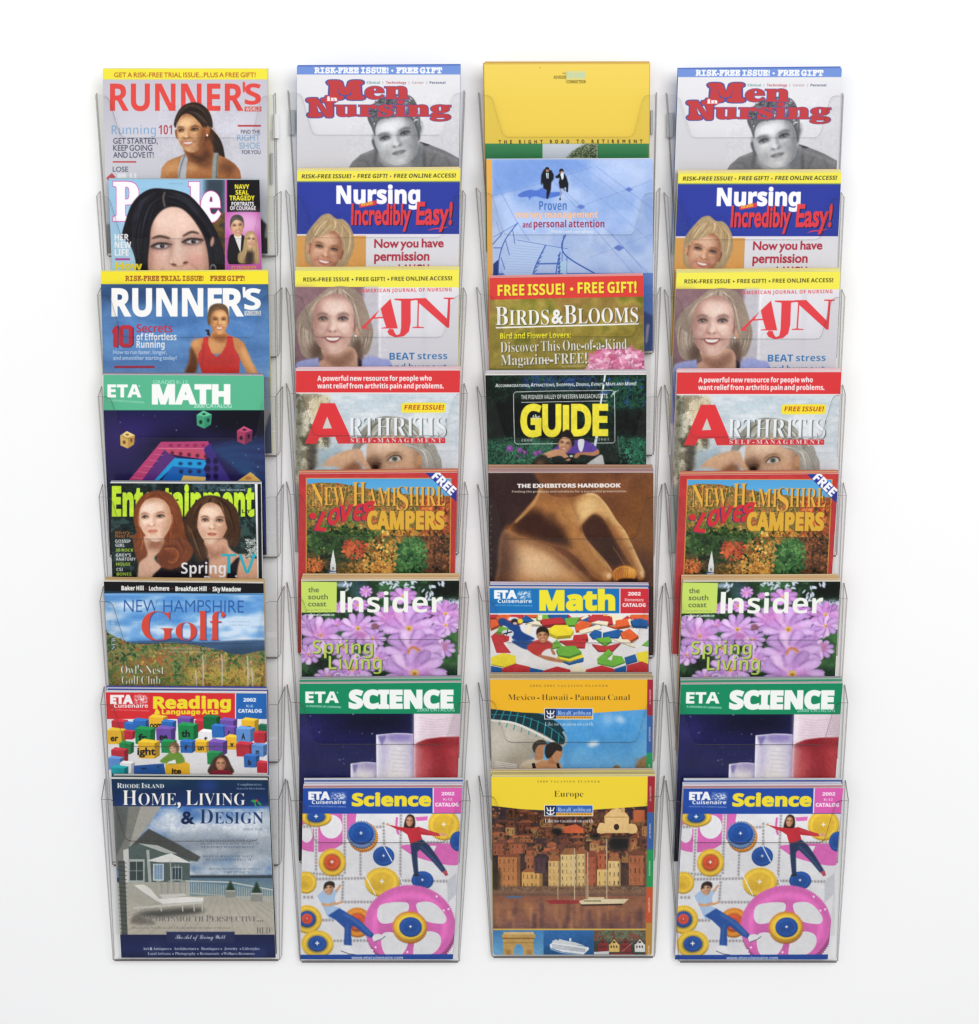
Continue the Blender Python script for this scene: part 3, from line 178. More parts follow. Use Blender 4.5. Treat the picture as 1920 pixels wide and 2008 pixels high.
115,66,132,3,36,7,0,0,7,8,1,7,2,4,3,3,5,2,7,0,120,0,9,-2,18,-2,4,-6,4,-15,3,0,7,86,0,26,-2,21,-5,14,-9,9,-12,3,-16,-2,-13,-5,-10,-9,-9,-13,-6,-16,-5,19,-5,16,-8,11,-9,6,-12,2,-14,-2,-16,-6,-14,-11,-11,-15,-8,-19,-4,-22,-2,16,76,105,16,1,10,3,8,5,5,7,3,10,1,13,-1,11,-2,10,-4,7,-5,5,-7,3,-10,1,-9,-2,-3,-2,-2,-8,16,92,10,11,1,9,4,6,5,4,9,3,11,-1,27,-3,11,-5,9,-9,5,-11,3,-20,1,0,-75,1,-4,2,-3,3,-2,
115,67,139,1,55,107,-4,-18,1,-17,4,-15,7,-13,10,-12,12,-9,14,-7,15,-4,18,-1,18,1,19,4,17,7,15,10,14,11,12,14,9,15,7,17,5,18,1,14,-1,15,-4,16,-6,9,-2,6,2,4,4,3,7,7,0,0,-65,-7,0,-7,16,-9,13,-10,12,-12,8,-13,5,-13,2,-19,-4,-14,-11,-10,-18,-6,-25,-2,-33,2,-30,7,-24,11,-17,16,-10,20,-3,11,1,11,3,22,11,10,9,9,10,7,-7,-12,-15,-14,-12,-16,-8,-18,-5,
115,68,148,2,25,8,0,0,7,8,1,10,4,3,4,2,15,0,125,-1,10,-2,7,-3,5,-4,3,-15,2,0,7,86,0,31,-3,26,-8,20,-14,15,-19,8,-23,3,-28,-4,-34,-12,-27,-20,-19,-28,-11,-36,-4,21,93,10,16,2,14,7,10,12,7,17,5,21,1,26,-2,31,-6,24,-11,17,-15,10,-19,4,-11,-2,-3,-2,-2,-4,-1,-5,0,-120,0,-25,1,-5,2,-4,3,-2,
115,69,132,1,57,6,0,0,7,15,2,5,3,3,5,2,7,0,120,0,20,-2,8,-3,5,-5,3,-6,2,-8,1,0,7,120,0,39,0,0,-57,-6,0,-4,16,-6,12,-8,8,-12,6,-15,3,-32,1,-4,-3,-1,-2,-2,-12,0,-60,5,0,11,2,9,3,7,5,5,8,4,11,3,13,7,0,0,-95,-7,0,-1,11,-5,16,-8,10,-12,5,-18,2,0,-65,2,-11,2,-2,4,-2,12,-2,13,1,22,4,9,4,8,5,7,6,6,8,10,21,8,0,-11,-60,
115,70,120,1,49,6,0,0,7,16,4,4,3,3,5,2,7,0,120,0,10,-2,16,-3,4,-12,6,-8,1,0,7,120,0,38,0,0,-57,-7,0,-2,11,-3,9,-4,8,-5,6,-6,5,-17,6,-24,2,-13,-1,-6,-3,-1,-10,0,-63,15,1,9,3,7,6,5,8,4,10,2,13,8,0,0,-95,-7,0,-3,15,-4,11,-5,9,-7,5,-10,3,-14,1,0,-59,2,-16,2,-4,7,-4,20,-3,0,-7,
115,71,151,1,65,112,-4,-20,1,-17,4,-16,7,-14,9,-12,12,-9,14,-7,16,-4,17,-2,19,2,19,4,17,7,16,9,13,12,12,13,9,15,7,17,5,17,1,15,-1,40,-11,3,0,4,3,6,9,7,0,0,-66,-7,0,-4,11,-12,19,-6,8,-16,12,-8,4,-18,3,-18,-4,-14,-11,-10,-18,-6,-25,-2,-32,1,-27,5,-22,8,-18,11,-13,13,-7,16,-3,9,1,8,2,5,3,3,5,2,6,1,8,0,23,-1,8,-2,6,-3,4,-5,3,-17,2,0,7,94,0,0,-7,-15,-2,-4,-3,-4,-10,0,-49,-25,-9,-24,-5,
115,72,156,1,60,6,0,0,7,9,1,7,2,4,3,3,5,2,7,0,120,0,21,-2,6,-3,5,-5,3,-6,2,-8,1,0,7,94,0,0,-7,-16,-3,-5,-4,-2,-3,-2,-15,0,-54,67,0,0,54,-2,15,-4,5,-3,2,-16,3,0,7,93,0,0,-7,-8,-1,-7,-2,-4,-3,-3,-4,-2,-15,0,-124,2,-15,3,-5,5,-4,6,-2,8,-1,0,-7,-93,0,0,7,8,1,7,2,4,3,3,4,2,7,1,10,0,58,-67,0,0,-67,2,-7,3,-5,4,-3,7,-2,9,-1,0,-7,
115,73,78,1,25,6,0,0,7,15,4,4,2,4,5,2,6,0,120,0,25,-2,6,-7,6,-16,2,0,7,96,0,0,-7,-16,-2,-7,-6,-2,-6,-1,-8,0,-120,0,-9,2,-14,4,-5,4,-2,16,-4,0,-7,
115,74,98,1,43,37,-27,-16,5,-6,3,-6,5,-8,11,-2,6,0,13,2,5,3,4,5,4,9,2,11,-2,4,-3,3,-4,2,-5,1,-6,-7,-19,1,-5,4,-3,7,-1,6,1,5,2,3,4,2,5,2,14,0,120,0,24,-3,18,-4,6,-4,2,-18,4,0,7,98,0,0,-7,-16,-3,-3,-2,-4,-7,-2,-18,0,-116,-2,-23,-7,-18,-13,-13,-17,-8,
115,75,152,1,55,7,0,0,7,8,1,7,2,4,3,3,5,2,7,0,120,0,21,-2,6,-3,5,-4,3,-7,2,-8,1,0,7,94,0,0,-7,-16,-3,-5,-4,-2,-3,-2,-15,0,-61,58,59,10,13,1,5,-2,5,-8,3,-14,1,0,7,81,0,0,-7,-3,0,-17,-4,-18,-11,-20,-18,-31,-31,80,-100,10,-9,13,-3,0,-7,-99,0,0,7,20,3,2,2,-1,6,-2,4,-53,67,-7,-6,0,-49,2,-16,3,-5,5,-3,6,-2,9,-1,0,-7,
115,76,127,1,36,6,0,0,7,9,1,7,2,4,3,3,5,2,7,0,120,0,21,-2,7,-3,4,-5,3,-6,2,-8,1,0,7,97,0,0,-7,-17,-2,-7,-4,-2,-3,-2,-16,0,-124,1,-14,4,-6,2,-1,14,-2,13,1,11,2,10,3,9,4,7,5,7,7,12,19,5,12,7,0,-11,-64,
115,77,189,1,51,6,0,0,7,8,1,7,2,5,3,3,5,2,6,0,120,0,15,-3,17,-6,4,-16,3,0,7,71,0,50,-120,5,-11,50,120,5,11,70,0,0,-7,-8,-1,-10,-6,-3,-4,-2,-6,0,-120,0,-10,1,-18,4,-7,18,-4,0,-7,-92,0,0,7,15,3,6,5,2,3,2,17,0,120,0,11,-50,-120,-20,-46,-7,0,-51,120,-18,42,0,-120,0,-9,1,-9,2,-7,3,-5,12,-4,9,-1,0,-7,
115,78,147,1,36,168,-4,-98,120,-25,30,0,-122,4,-11,5,-3,6,-2,9,-1,0,-7,-61,0,0,7,18,4,4,6,2,16,0,120,0,9,-17,19,-7,2,0,7,57,0,98,-120,0,87,-2,16,-4,5,-3,2,-16,3,0,7,62,0,0,-7,-9,-1,-6,-2,-4,-3,-3,-4,-2,-7,0,-120,0,-50,
115,79,156,2,36,95,-4,-13,3,-12,4,-11,6,-20,15,-15,20,-9,24,-3,13,-1,14,1,14,3,13,9,24,15,20,20,15,12,6,12,4,28,3,26,-3,12,-4,11,-6,20,-15,8,-9,7,-11,5,-11,7,-26,1,-14,-1,-14,-3,-13,-9,-24,-7,-10,-9,-10,-9,-8,-10,-7,-12,-6,-12,-4,-14,-3,22,110,5,18,4,13,10,10,18,5,26,2,32,-1,27,-5,22,-7,18,-10,13,-12,7,-15,3,-17,-4,-13,-11,-10,-18,-6,-25,-2,-32,2,-27,4,-22,8,-18,10,-13,12,-7,
115,80,124,2,37,6,0,0,7,9,1,7,2,4,3,3,5,2,7,0,120,0,21,-2,6,-3,5,-5,3,-6,2,-8,1,0,7,82,0,22,-1,17,-2,21,-8,7,-6,6,-7,5,-8,3,-10,1,-10,-2,-15,-6,-12,-10,-11,-14,-8,-17,-5,-46,-1,0,-61,2,-7,3,-5,4,-3,7,-2,9,-1,0,-7,15,76,96,20,1,10,3,7,5,5,8,3,11,1,13,-1,13,-2,11,-4,8,-6,6,-8,4,-11,1,-11,-3,-3,-6,
115,82,141,2,41,6,0,0,7,9,1,7,2,4,3,3,5,2,7,0,120,0,21,-2,6,-3,5,-5,3,-6,2,-8,1,0,7,83,0,26,-2,21,-4,16,-6,12,-10,7,-13,2,-16,-2,-13,-5,-11,-8,-9,-12,-7,-16,-6,49,-72,11,-12,9,-2,0,-7,-59,0,-57,88,-8,0,0,-63,2,-7,3,-5,4,-3,7,-2,9,-1,0,-7,17,76,97,9,0,13,2,11,3,8,6,5,8,3,11,2,13,-2,14,-4,11,-6,8,-10,5,-11,2,-12,-2,-3,-2,-2,-3,-1,-5,
115,83,116,1,76,18,-4,0,70,8,0,5,-19,7,-15,8,-11,11,-8,11,-5,14,-2,10,1,8,3,7,5,5,6,3,8,1,8,-2,12,-8,10,-12,8,-41,21,-12,8,-9,9,-6,10,-4,11,-1,12,1,11,2,10,4,9,5,8,7,6,8,5,9,4,10,3,10,0,19,-2,29,-7,4,1,3,3,2,5,7,0,0,-61,-7,0,-3,10,-4,9,-10,16,-14,11,-14,6,-17,0,-8,-3,-6,-4,-7,-12,-1,-8,3,-12,4,-6,6,-5,16,-9,27,-12,19,-11,13,-12,5,-6,5,-14,2,-16,-1,-11,-3,-10,-5,-10,-6,-8,-8,-7,-10,-6,-11,-4,-12,-2,-14,-1,-14,1,-14,3,-11,4,-6,1,-6,-2,-4,-7,
115,84,126,1,35,38,0,0,7,9,1,7,2,5,3,3,5,2,7,1,9,0,120,0,27,-17,-2,-11,-4,-10,-7,-7,-9,-5,-12,-3,-15,-8,0,0,58,120,0,47,0,0,-58,-7,0,-4,18,-7,13,-10,10,-14,6,-19,2,0,-120,0,-37,2,-7,3,-4,5,-3,7,-2,10,-1,0,-7,
115,85,147,1,53,103,-5,-23,2,-19,5,-13,10,-10,13,-6,18,-1,22,0,93,-1,8,-2,6,-3,5,-4,3,-6,2,-9,1,0,7,94,0,0,-7,-16,-3,-5,-4,-2,-3,-2,-15,0,-100,1,-15,3,-12,6,-10,7,-6,10,-4,13,-2,17,3,14,6,10,12,6,16,2,20,0,92,-1,8,-2,6,-3,5,-5,3,-7,2,-9,1,0,7,61,0,0,-7,-14,-4,-4,-3,-2,-5,-2,-13,0,-82,-2,-27,-6,-20,-10,-16,-14,-10,-18,-6,
115,86,127,1,30,88,-5,-51,120,-19,44,-12,20,-12,4,0,7,94,0,0,-7,-8,0,-6,-1,-8,-4,-2,-3,0,-4,3,-13,41,-98,37,97,3,14,-1,4,-2,3,-3,2,-17,3,0,7,59,0,0,-7,-10,-2,-4,-3,-7,-10,-4,-8,-45,-120,-18,-45,
115,87,182,1,46,71,-4,-41,120,-17,48,-7,14,-3,3,-9,2,0,7,81,0,0,-7,-13,-3,-2,-2,-1,-3,0,-4,3,-16,31,-91,32,83,-8,25,-6,7,-3,2,-13,2,0,7,88,0,0,-7,-11,-1,-6,-4,-2,-6,2,-11,32,-92,27,85,4,15,-2,8,-6,4,-11,2,0,7,50,0,0,-7,-9,-4,-3,-3,-8,-18,-40,-120,-14,-42,-8,0,-41,120,-5,13,-47,-120,-6,-13,
115,88,140,1,52,5,0,0,7,11,3,11,6,11,12,43,59,-49,74,-12,16,-4,3,-10,3,0,7,96,0,0,-7,-16,-1,-5,-4,-2,-5,5,-11,26,-41,28,41,3,6,0,4,-2,6,-6,4,-11,1,0,7,69,0,0,-7,-9,-1,-8,-2,-12,-9,-7,-7,-38,-54,55,-86,10,-13,6,-3,5,-1,0,-7,-94,0,0,7,13,1,7,4,2,5,-3,10,-3,6,-28,43,-30,-42,-5,-10,0,-5,2,-7,7,-3,12,-2,0,-7,
115,97,102,2,53,106,-4,-12,2,-7,6,-4,11,-13,-11,-14,-6,-16,-2,-9,1,-8,3,-6,5,-5,6,-3,7,-1,8,2,12,6,10,10,9,34,15,23,7,0,22,-2,12,-3,5,-4,3,-6,2,-17,-1,-6,-3,-2,-5,8,-14,0,-8,-5,-8,-9,-4,-10,0,-5,2,-6,7,-2,4,0,12,3,6,9,10,6,4,16,6,19,2,18,-1,15,-4,10,-6,7,-9,4,-11,1,-14,0,-62,1,-9,4,-3,7,3,3,-6,-9,-8,-11,-5,11,63,14,10,3,10,9,0,45,-12,-4,-10,-6,-6,-7,-4,-9,-2,-10,2,-12,4,-7,
115,98,107,2,34,18,-5,0,120,0,55,-1,5,-2,4,-2,2,-10,2,0,7,55,0,0,-74,10,9,11,6,13,2,10,-1,16,-7,7,-6,6,-8,5,-9,4,-10,2,-11,1,-12,-1,-13,-3,-13,-4,-12,-6,-10,-8,-9,-9,-7,-9,-5,-11,-3,-12,-1,-12,2,-12,5,-12,9,-22,-17,18,76,6,9,1,7,5,5,8,3,12,2,16,0,34,-2,13,-4,10,-4,6,-7,4,-8,2,-8,-2,-8,-6,-3,-8,0,-72,2,-13,6,-8,
115,99,87,1,51,65,-4,-10,1,-10,3,-9,4,-8,7,-7,8,-10,20,-2,11,-1,12,1,14,3,12,5,11,6,10,8,8,9,7,10,5,11,3,12,1,12,-1,11,-3,8,-5,7,-6,3,-7,2,-9,-2,-9,-6,-6,-9,-2,-10,2,-5,7,-2,10,0,9,-1,6,-4,4,-6,1,-9,-2,-7,-6,-4,-9,-3,-12,-1,-17,1,-19,3,-15,6,-12,8,-9,9,-5,11,-2,10,2,9,4,9,8,6,-5,-16,-16,-18,-10,
115,100,110,2,39,58,-4,-9,1,-9,3,-8,4,-7,7,-6,8,-8,19,-2,11,-1,12,1,14,2,13,4,11,5,10,6,8,8,7,8,5,9,3,10,1,12,-2,11,-5,9,-9,0,50,-2,9,-6,5,-5,2,-7,0,0,7,60,0,0,-120,0,-45,2,-8,12,-6,0,-7,-16,0,-18,-3,-20,-5,0,20,-9,-11,-12,-7,19,76,12,8,5,4,4,3,5,2,6,0,69,-1,4,-6,7,-4,3,-5,2,-12,-1,-6,-5,-5,-7,-3,-10,-2,-30,2,-29,3,-11,4,-7,6,-4,
115,101,90,2,37,64,-4,-10,1,-10,3,-9,4,-8,7,-6,8,-6,10,-4,11,-2,12,-1,14,3,24,10,20,7,8,8,6,9,5,10,3,11,1,14,-2,13,-5,11,-9,8,-12,4,-15,2,-21,-69,0,1,-18,4,-15,7,-10,10,-6,12,-2,11,2,10,6,9,10,6,-6,-9,-12,-10,-10,-11,-7,-12,-4,10,48,80,36,0,0,20,-3,16,-8,7,-6,1,-7,-2,-5,-4,-4,-8,-2,-11,
115,102,64,1,46,6,0,0,7,11,2,4,6,1,16,0,84,-15,0,0,14,15,0,0,18,1,14,5,11,7,10,10,6,13,4,15,2,10,-1,10,-3,7,-4,9,-12,1,-7,-2,-10,-6,-7,-8,-2,-9,2,-4,2,-4,7,0,4,3,12,2,3,0,5,-7,2,-5,-1,-4,-2,-2,-3,-2,-16,0,-34,23,0,0,-14,-23,0,0,-95,1,-6,7,-6,5,-1,8,0,0,-7,
115,103,97,3,64,61,-59,-17,1,-13,3,-11,4,-8,6,-5,7,-1,7,2,8,8,7,13,5,-11,7,-6,8,-2,9,3,12,5,6,6,5,8,5,11,5,-12,6,-10,7,-6,8,-4,10,-2,11,1,9,2,8,10,13,7,5,16,7,10,2,11,1,21,-3,10,-3,35,0,0,-15,-20,0,5,-9,5,-18,-1,-8,-2,-7,-4,-7,-5,-6,-6,-5,-14,-7,-9,-2,-27,0,-4,-1,-6,-6,-2,-6,2,-5,5,-4,10,-1,28,0,11,-1,10,-2,8,-3,6,-4,7,-10,2,-7,1,-8,-2,-13,-6,-10,-10,-9,-14,-6,-18,-4,17,66,52,6,1,4,3,3,5,4,16,0,22,-4,16,-3,5,-4,3,-6,1,-6,-1,-5,-3,-6,-12,-1,-31,1,-9,6,-12,5,-3,17,82,-48,12,3,9,4,5,6,2,8,-1,4,-5,6,-19,3,-45,0,-5,-5,-3,-5,-1,-6,1,-5,2,-4,5,-4,7,-3,10,-2,
115,104,113,1,45,8,0,0,7,4,0,7,4,3,12,0,119,0,30,-1,4,-4,5,-4,2,-5,0,0,7,54,0,0,-79,11,12,13,7,15,3,13,-2,11,-5,7,-9,4,-13,2,-16,0,-70,1,-4,4,-5,4,-2,4,0,0,-7,-67,0,0,7,9,2,4,5,1,9,0,67,-3,18,-2,3,-8,2,-9,-2,-7,-5,-7,-8,0,-80,2,-7,6,-4,5,0,0,-7,
115,105,59,2,20,42,151,-6,1,-5,2,-4,3,-3,4,-2,5,-1,6,1,6,2,5,3,4,9,6,12,0,9,-6,3,-4,2,-5,1,-6,-1,-6,-2,-5,-3,-4,-9,-5,18,8,0,0,7,5,0,6,4,2,3,1,4,0,93,-1,5,-4,5,-4,1,-5,0,1,7,53,0,0,-111,2,-7,6,-4,5,0,0,-7,
115,107,107,1,44,7,0,0,7,5,0,7,4,2,3,1,4,0,120,0,28,-2,13,-6,3,-6,1,1,7,53,0,0,-120,33,33,4,5,3,8,-2,3,-5,3,-9,0,0,7,58,0,0,-7,-11,-2,-9,-4,-31,-29,51,-73,4,-4,4,-2,5,-1,0,-7,-69,0,0,7,8,0,3,3,1,3,-3,7,-29,41,-6,-5,0,-38,2,-7,6,-4,5,0,0,-7,
115,108,59,1,19,8,0,0,7,5,0,6,4,2,3,1,4,0,120,0,28,-2,13,-6,4,-6,0,0,7,54,0,0,-120,0,-52,2,-7,6,-4,5,0,0,-7,
115,109,165,1,69,8,0,0,7,4,0,7,4,3,12,0,88,-1,4,-4,6,-9,2,0,6,53,0,0,-19,11,13,13,7,14,3,16,-3,12,-8,7,-13,11,13,14,8,15,3,13,-2,10,-5,7,-9,5,-13,1,-16,0,-70,1,-4,4,-5,4,-2,4,0,0,-7,-66,0,0,7,5,0,4,2,4,5,1,9,0,67,-3,18,-2,3,-9,2,-8,-1,-7,-5,-7,-8,0,-76,1,-9,4,-5,4,-2,4,0,0,-7,-65,0,0,7,5,0,6,4,3,12,0,67,-3,17,-2,4,-9,2,-8,-2,-8,-5,-6,-8,0,-80,1,-4,4,-5,3,-2,5,0,0,-7,
115,110,113,1,43,8,0,0,7,4,0,7,4,3,12,0,88,-1,4,-4,6,-9,2,0,6,54,0,0,-18,11,12,13,7,15,3,13,-2,11,-5,7,-9,4,-13,2,-16,0,-70,1,-4,4,-5,4,-2,4,0,0,-7,-67,0,0,7,9,2,4,5,1,9,0,67,-3,18,-2,3,-8,2,-9,-2,-7,-5,-7,-8,0,-80,2,-7,6,-4,5,0,0,-7,
115,111,100,2,32,70,-4,-12,1,-10,3,-10,5,-9,6,-13,18,-5,11,-3,24,1,13,2,12,5,11,6,9,7,8,9,7,10,5,10,3,12,1,12,-1,10,-3,10,-5,9,-6,13,-18,5,-11,2,-12,1,-13,-1,-13,-2,-12,-11,-20,-7,-8,-9,-7,-9,-4,-11,-3,19,70,5,7,1,6,4,4,6,4,18,1,30,-1,22,-4,27,-5,6,-5,4,-7,2,-7,-2,-6,-4,-4,-6,-4,-27,1,-52,3,-18,5,-6,5,-4,
115,112,111,2,43,7,-58,0,6,10,3,4,7,1,15,0,120,0,16,-1,5,-2,4,-2,2,-4,2,-5,1,0,6,52,0,0,-20,9,14,12,7,15,3,10,-1,8,-3,8,-5,7,-6,6,-8,5,-9,5,-22,1,-12,-1,-14,-2,-12,-8,-21,-6,-8,-8,-7,-8,-5,-9,-3,-9,-1,-13,2,-11,6,-9,9,0,-37,1,-17,2,-4,5,-4,12,-2,0,-7,17,81,12,8,1,6,4,5,8,3,10,2,13,0,32,-4,23,-4,7,-6,5,-8,1,-8,-2,-7,-6,-6,-10,0,-69,5,-10,6,-5,
115,113,108,2,39,73,-58,0,7,7,0,6,2,5,4,2,5,0,52,-10,-9,-11,-5,-13,-2,-9,1,-9,3,-8,4,-7,6,-6,8,-5,9,-4,10,-2,11,-1,12,1,14,3,12,5,12,6,10,7,9,9,7,10,5,10,3,12,1,12,-2,12,-5,12,-9,22,17,4,0,0,-120,0,-49,3,-12,6,-4,6,0,0,-7,19,74,12,9,2,7,6,2,3,1,5,0,73,-2,12,-6,7,-10,3,-9,-2,-7,-4,-4,-8,-4,-11,-2,-15,0,-34,2,-14,3,-10,5,-7,7,-4,
115,114,86,1,39,8,0,0,7,5,0,6,4,2,3,1,4,0,93,-1,5,-4,5,-4,1,-5,0,1,7,52,0,0,-24,5,8,12,13,7,4,12,3,7,-1,6,-2,5,-3,5,-10,1,-6,-2,-10,-7,-6,-4,-2,-9,0,-4,1,-13,14,-7,0,-8,-7,-4,-13,-1,-8,0,-57,2,-10,2,-2,9,-4,7,0,0,-7,
115,115,86,1,60,63,-4,-17,3,-10,4,-5,1,-4,-1,-4,-3,-2,-4,-6,0,0,48,7,0,3,-11,5,-9,6,-8,7,-5,8,-4,8,-1,11,2,8,7,2,9,-2,8,-5,6,-8,6,-29,15,-8,6,-9,12,-3,7,-1,8,2,11,4,10,6,8,9,7,10,4,13,1,10,-1,20,-5,3,1,4,5,6,0,0,-41,-7,0,-3,10,-10,14,-6,4,-7,3,-12,0,-5,-1,-4,-3,-4,-7,0,-8,4,-7,13,-9,19,-9,15,-10,6,-6,6,-14,-1,-22,-4,-11,-7,-8,-9,-7,-11,-4,
115,116,68,1,28,52,-4,-11,1,-8,3,-6,4,-4,7,-2,8,-1,11,0,86,-12,0,0,9,29,29,17,23,6,0,0,-48,27,0,0,-13,-27,0,0,-82,2,-13,5,-4,9,1,5,5,5,8,7,-4,-6,-11,-7,-9,-8,-6,-10,-4,
115,117,112,1,40,43,-3,-9,4,-7,6,-4,9,-3,11,-1,13,0,69,-1,5,-2,4,-2,2,-4,2,-5,1,0,6,54,0,0,-98,2,-9,2,-3,6,-4,13,1,7,4,6,7,0,83,-1,5,-5,6,-10,2,0,6,56,0,0,-106,1,-4,2,-3,3,-2,9,-2,0,-7,-16,-1,-19,-3,-20,-5,0,21,-5,-6,-12,-10,-15,-5,
115,118,91,1,23,59,-4,-43,107,-9,17,-4,2,-4,0,0,7,69,0,0,-6,-9,-1,-4,-3,-1,-7,23,-61,24,62,-2,6,-5,3,-9,1,0,6,42,0,0,-6,-8,-4,-3,-3,-8,-15,-41,-105,
115,119,129,1,34,51,-4,-48,123,-7,3,0,7,62,0,0,-7,-8,-1,-2,-6,0,-4,21,-58,19,45,-4,13,-5,9,-9,3,0,6,65,0,0,-7,-7,-1,-4,-2,-1,-7,17,-53,19,48,2,10,-1,2,-12,4,0,6,38,0,0,-6,-7,-2,-2,-2,-50,-123,-7,0,-27,86,-35,-86,
115,120,95,1,42,2,0,0,6,16,9,8,9,25,33,-33,53,-5,6,-6,5,-5,1,0,7,68,0,0,-6,-6,-1,-4,-2,-1,-3,3,-9,14,-22,20,24,2,6,-3,5,-11,2,0,6,46,0,0,-6,-8,-3,-8,-5,-31,-38,43,-68,7,-3,0,-6,-68,0,0,7,9,1,2,1,1,7,-20,32,-19,-27,-3,-7,2,-4,4,-3,8,-1,0,-6,
115,121,89,1,45,22,-59,-7,1,-6,2,-5,4,-4,5,-2,5,-1,7,2,9,3,4,8,5,9,0,4,-1,4,-3,4,-6,0,-12,2,-2,6,1,4,3,5,6,6,13,5,16,-49,117,-4,5,-8,2,0,7,69,0,0,-7,-10,-1,-4,-6,2,-8,22,-57,21,58,1,9,-3,4,-11,1,0,7,40,0,0,-7,-4,0,-3,-2,-10,-19,-41,-111,-13,-30,-9,-11,-11,-6,
115,122,87,1,23,5,0,0,6,65,114,-17,0,-9,-1,-8,-2,-6,-4,-5,-5,-4,-8,-3,-10,-7,0,2,39,102,0,0,-8,-63,-111,24,1,9,3,8,4,6,7,5,9,4,11,7,0,-3,-45)
# ------------------------------------------------------------------ letter shapes
def _load_letters():
    """LETTERS lists, for every letter: alphabet, character, advance, number of outlines, then each outline's length and steps"""
    q = list(LETTERS); i = 0; out = {}
    while i < len(q):
        key = chr(q[i])+chr(q[i+1]); adv = q[i+2]/200.; ns = q[i+3]; i += 4; polys = []
        for _ in range(ns):
            n = q[i]; polys.append(np.cumsum(np.array(q[i+1:i+1+2*n], float).reshape(n, 2), 0)/280.); i += 1+2*n
        out[key] = (adv, polys)
    return out
GLYPH = _load_letters()
CAP = {s: max(p[:, 1].max() for p in GLYPH[s+'H'][1]) for s in 'rsbm'}; CAP['c'] = .7

def rgb(c):
    if isinstance(c, int): return np.array([(c >> 16) & 255, (c >> 8) & 255, c & 255], np.float32)/255.
    return np.asarray(c, np.float32)

def area(p):
    x, y = p[:, 0], p[:, 1]
    return .5*np.sum(x*np.roll(y, -1)-np.roll(x, -1)*y)

def embolden(polys, w):
    if not polys or w == 0: return polys
    big = max(polys, key=lambda p: abs(area(p))); sg = 1 if area(big) > 0 else -1
    out = []
    for p in polys:
        a = np.roll(p, 1, 0); b = np.roll(p, -1, 0)
        d1 = p-a; d2 = b-p
        d1 = d1/(np.linalg.norm(d1, axis=1, keepdims=True)+1e-9); d2 = d2/(np.linalg.norm(d2, axis=1, keepdims=True)+1e-9)
        n1 = np.stack([d1[:, 1], -d1[:, 0]], 1)*sg; n2 = np.stack([d2[:, 1], -d2[:, 0]], 1)*sg
        m = n1+n2; L = np.maximum((m*m).sum(1, keepdims=True), .7)
        out.append(p+2*m/L*w)
    return out

def spline(pts, closed=True, k=6):
    p = np.asarray(pts, float); n = len(p); out = []
    rng = range(n if closed else n-1)
    for i in rng:
        if closed: a, b, c, d = p[i-1], p[i], p[(i+1) % n], p[(i+2) % n]
        else: a, b, c, d = p[max(i-1, 0)], p[i], p[i+1], p[min(i+2, n-1)]
        for j in range(k):
            t = j/k
            out.append(.5*((2*b)+(c-a)*t+(2*a-5*b+4*c-d)*t*t+(3*b-a-3*c+d)*t**3))
    if not closed: out.append(p[-1])
    return np.array(out)

def boxblur(m, r, ax):
    n = 2*r+1
    pad = [(0, 0)]*m.ndim; pad[ax] = (r+1, r)
    c = np.cumsum(np.pad(m, pad, mode='edge'), axis=ax, dtype=np.float64)
    hi = [slice(None)]*m.ndim; lo = list(hi); hi[ax] = slice(n, None); lo[ax] = slice(0, -n)
    return (c[tuple(hi)]-c[tuple(lo)])/n

def blur(m, s):
    r = max(1, int(round(s*.95)))
    for _ in range(3): m = boxblur(boxblur(m, r, 0), r, 1)
    return m.astype(np.float32)

def noise(h, w, scale, seed, octv=3, ay=1.):
    rs = np.random.RandomState(seed); out = np.zeros((h, w), np.float32); amp = 1.; tot = 0
    for _ in range(octv):
        sy, sx = max(scale*ay, 1.), max(scale, 1.)
        g = rs.rand(int(h/sy)+3, int(w/sx)+3).astype(np.float32)
        y = np.arange(h)/sy; x = np.arange(w)/sx
        yi = y.astype(int); xi = x.astype(int); fy = (y-yi)[:, None]; fx = (x-xi)[None]
        fy = fy*fy*(3-2*fy); fx = fx*fx*(3-2*fx)
        a = g[yi][:, xi]; b = g[yi][:, xi+1]; c = g[yi+1][:, xi]; d = g[yi+1][:, xi+1]
        out += amp*((a*(1-fx)+b*fx)*(1-fy)+(c*(1-fx)+d*fx)*fy); tot += amp
        amp *= .6; scale /= 2.1
    return out/tot

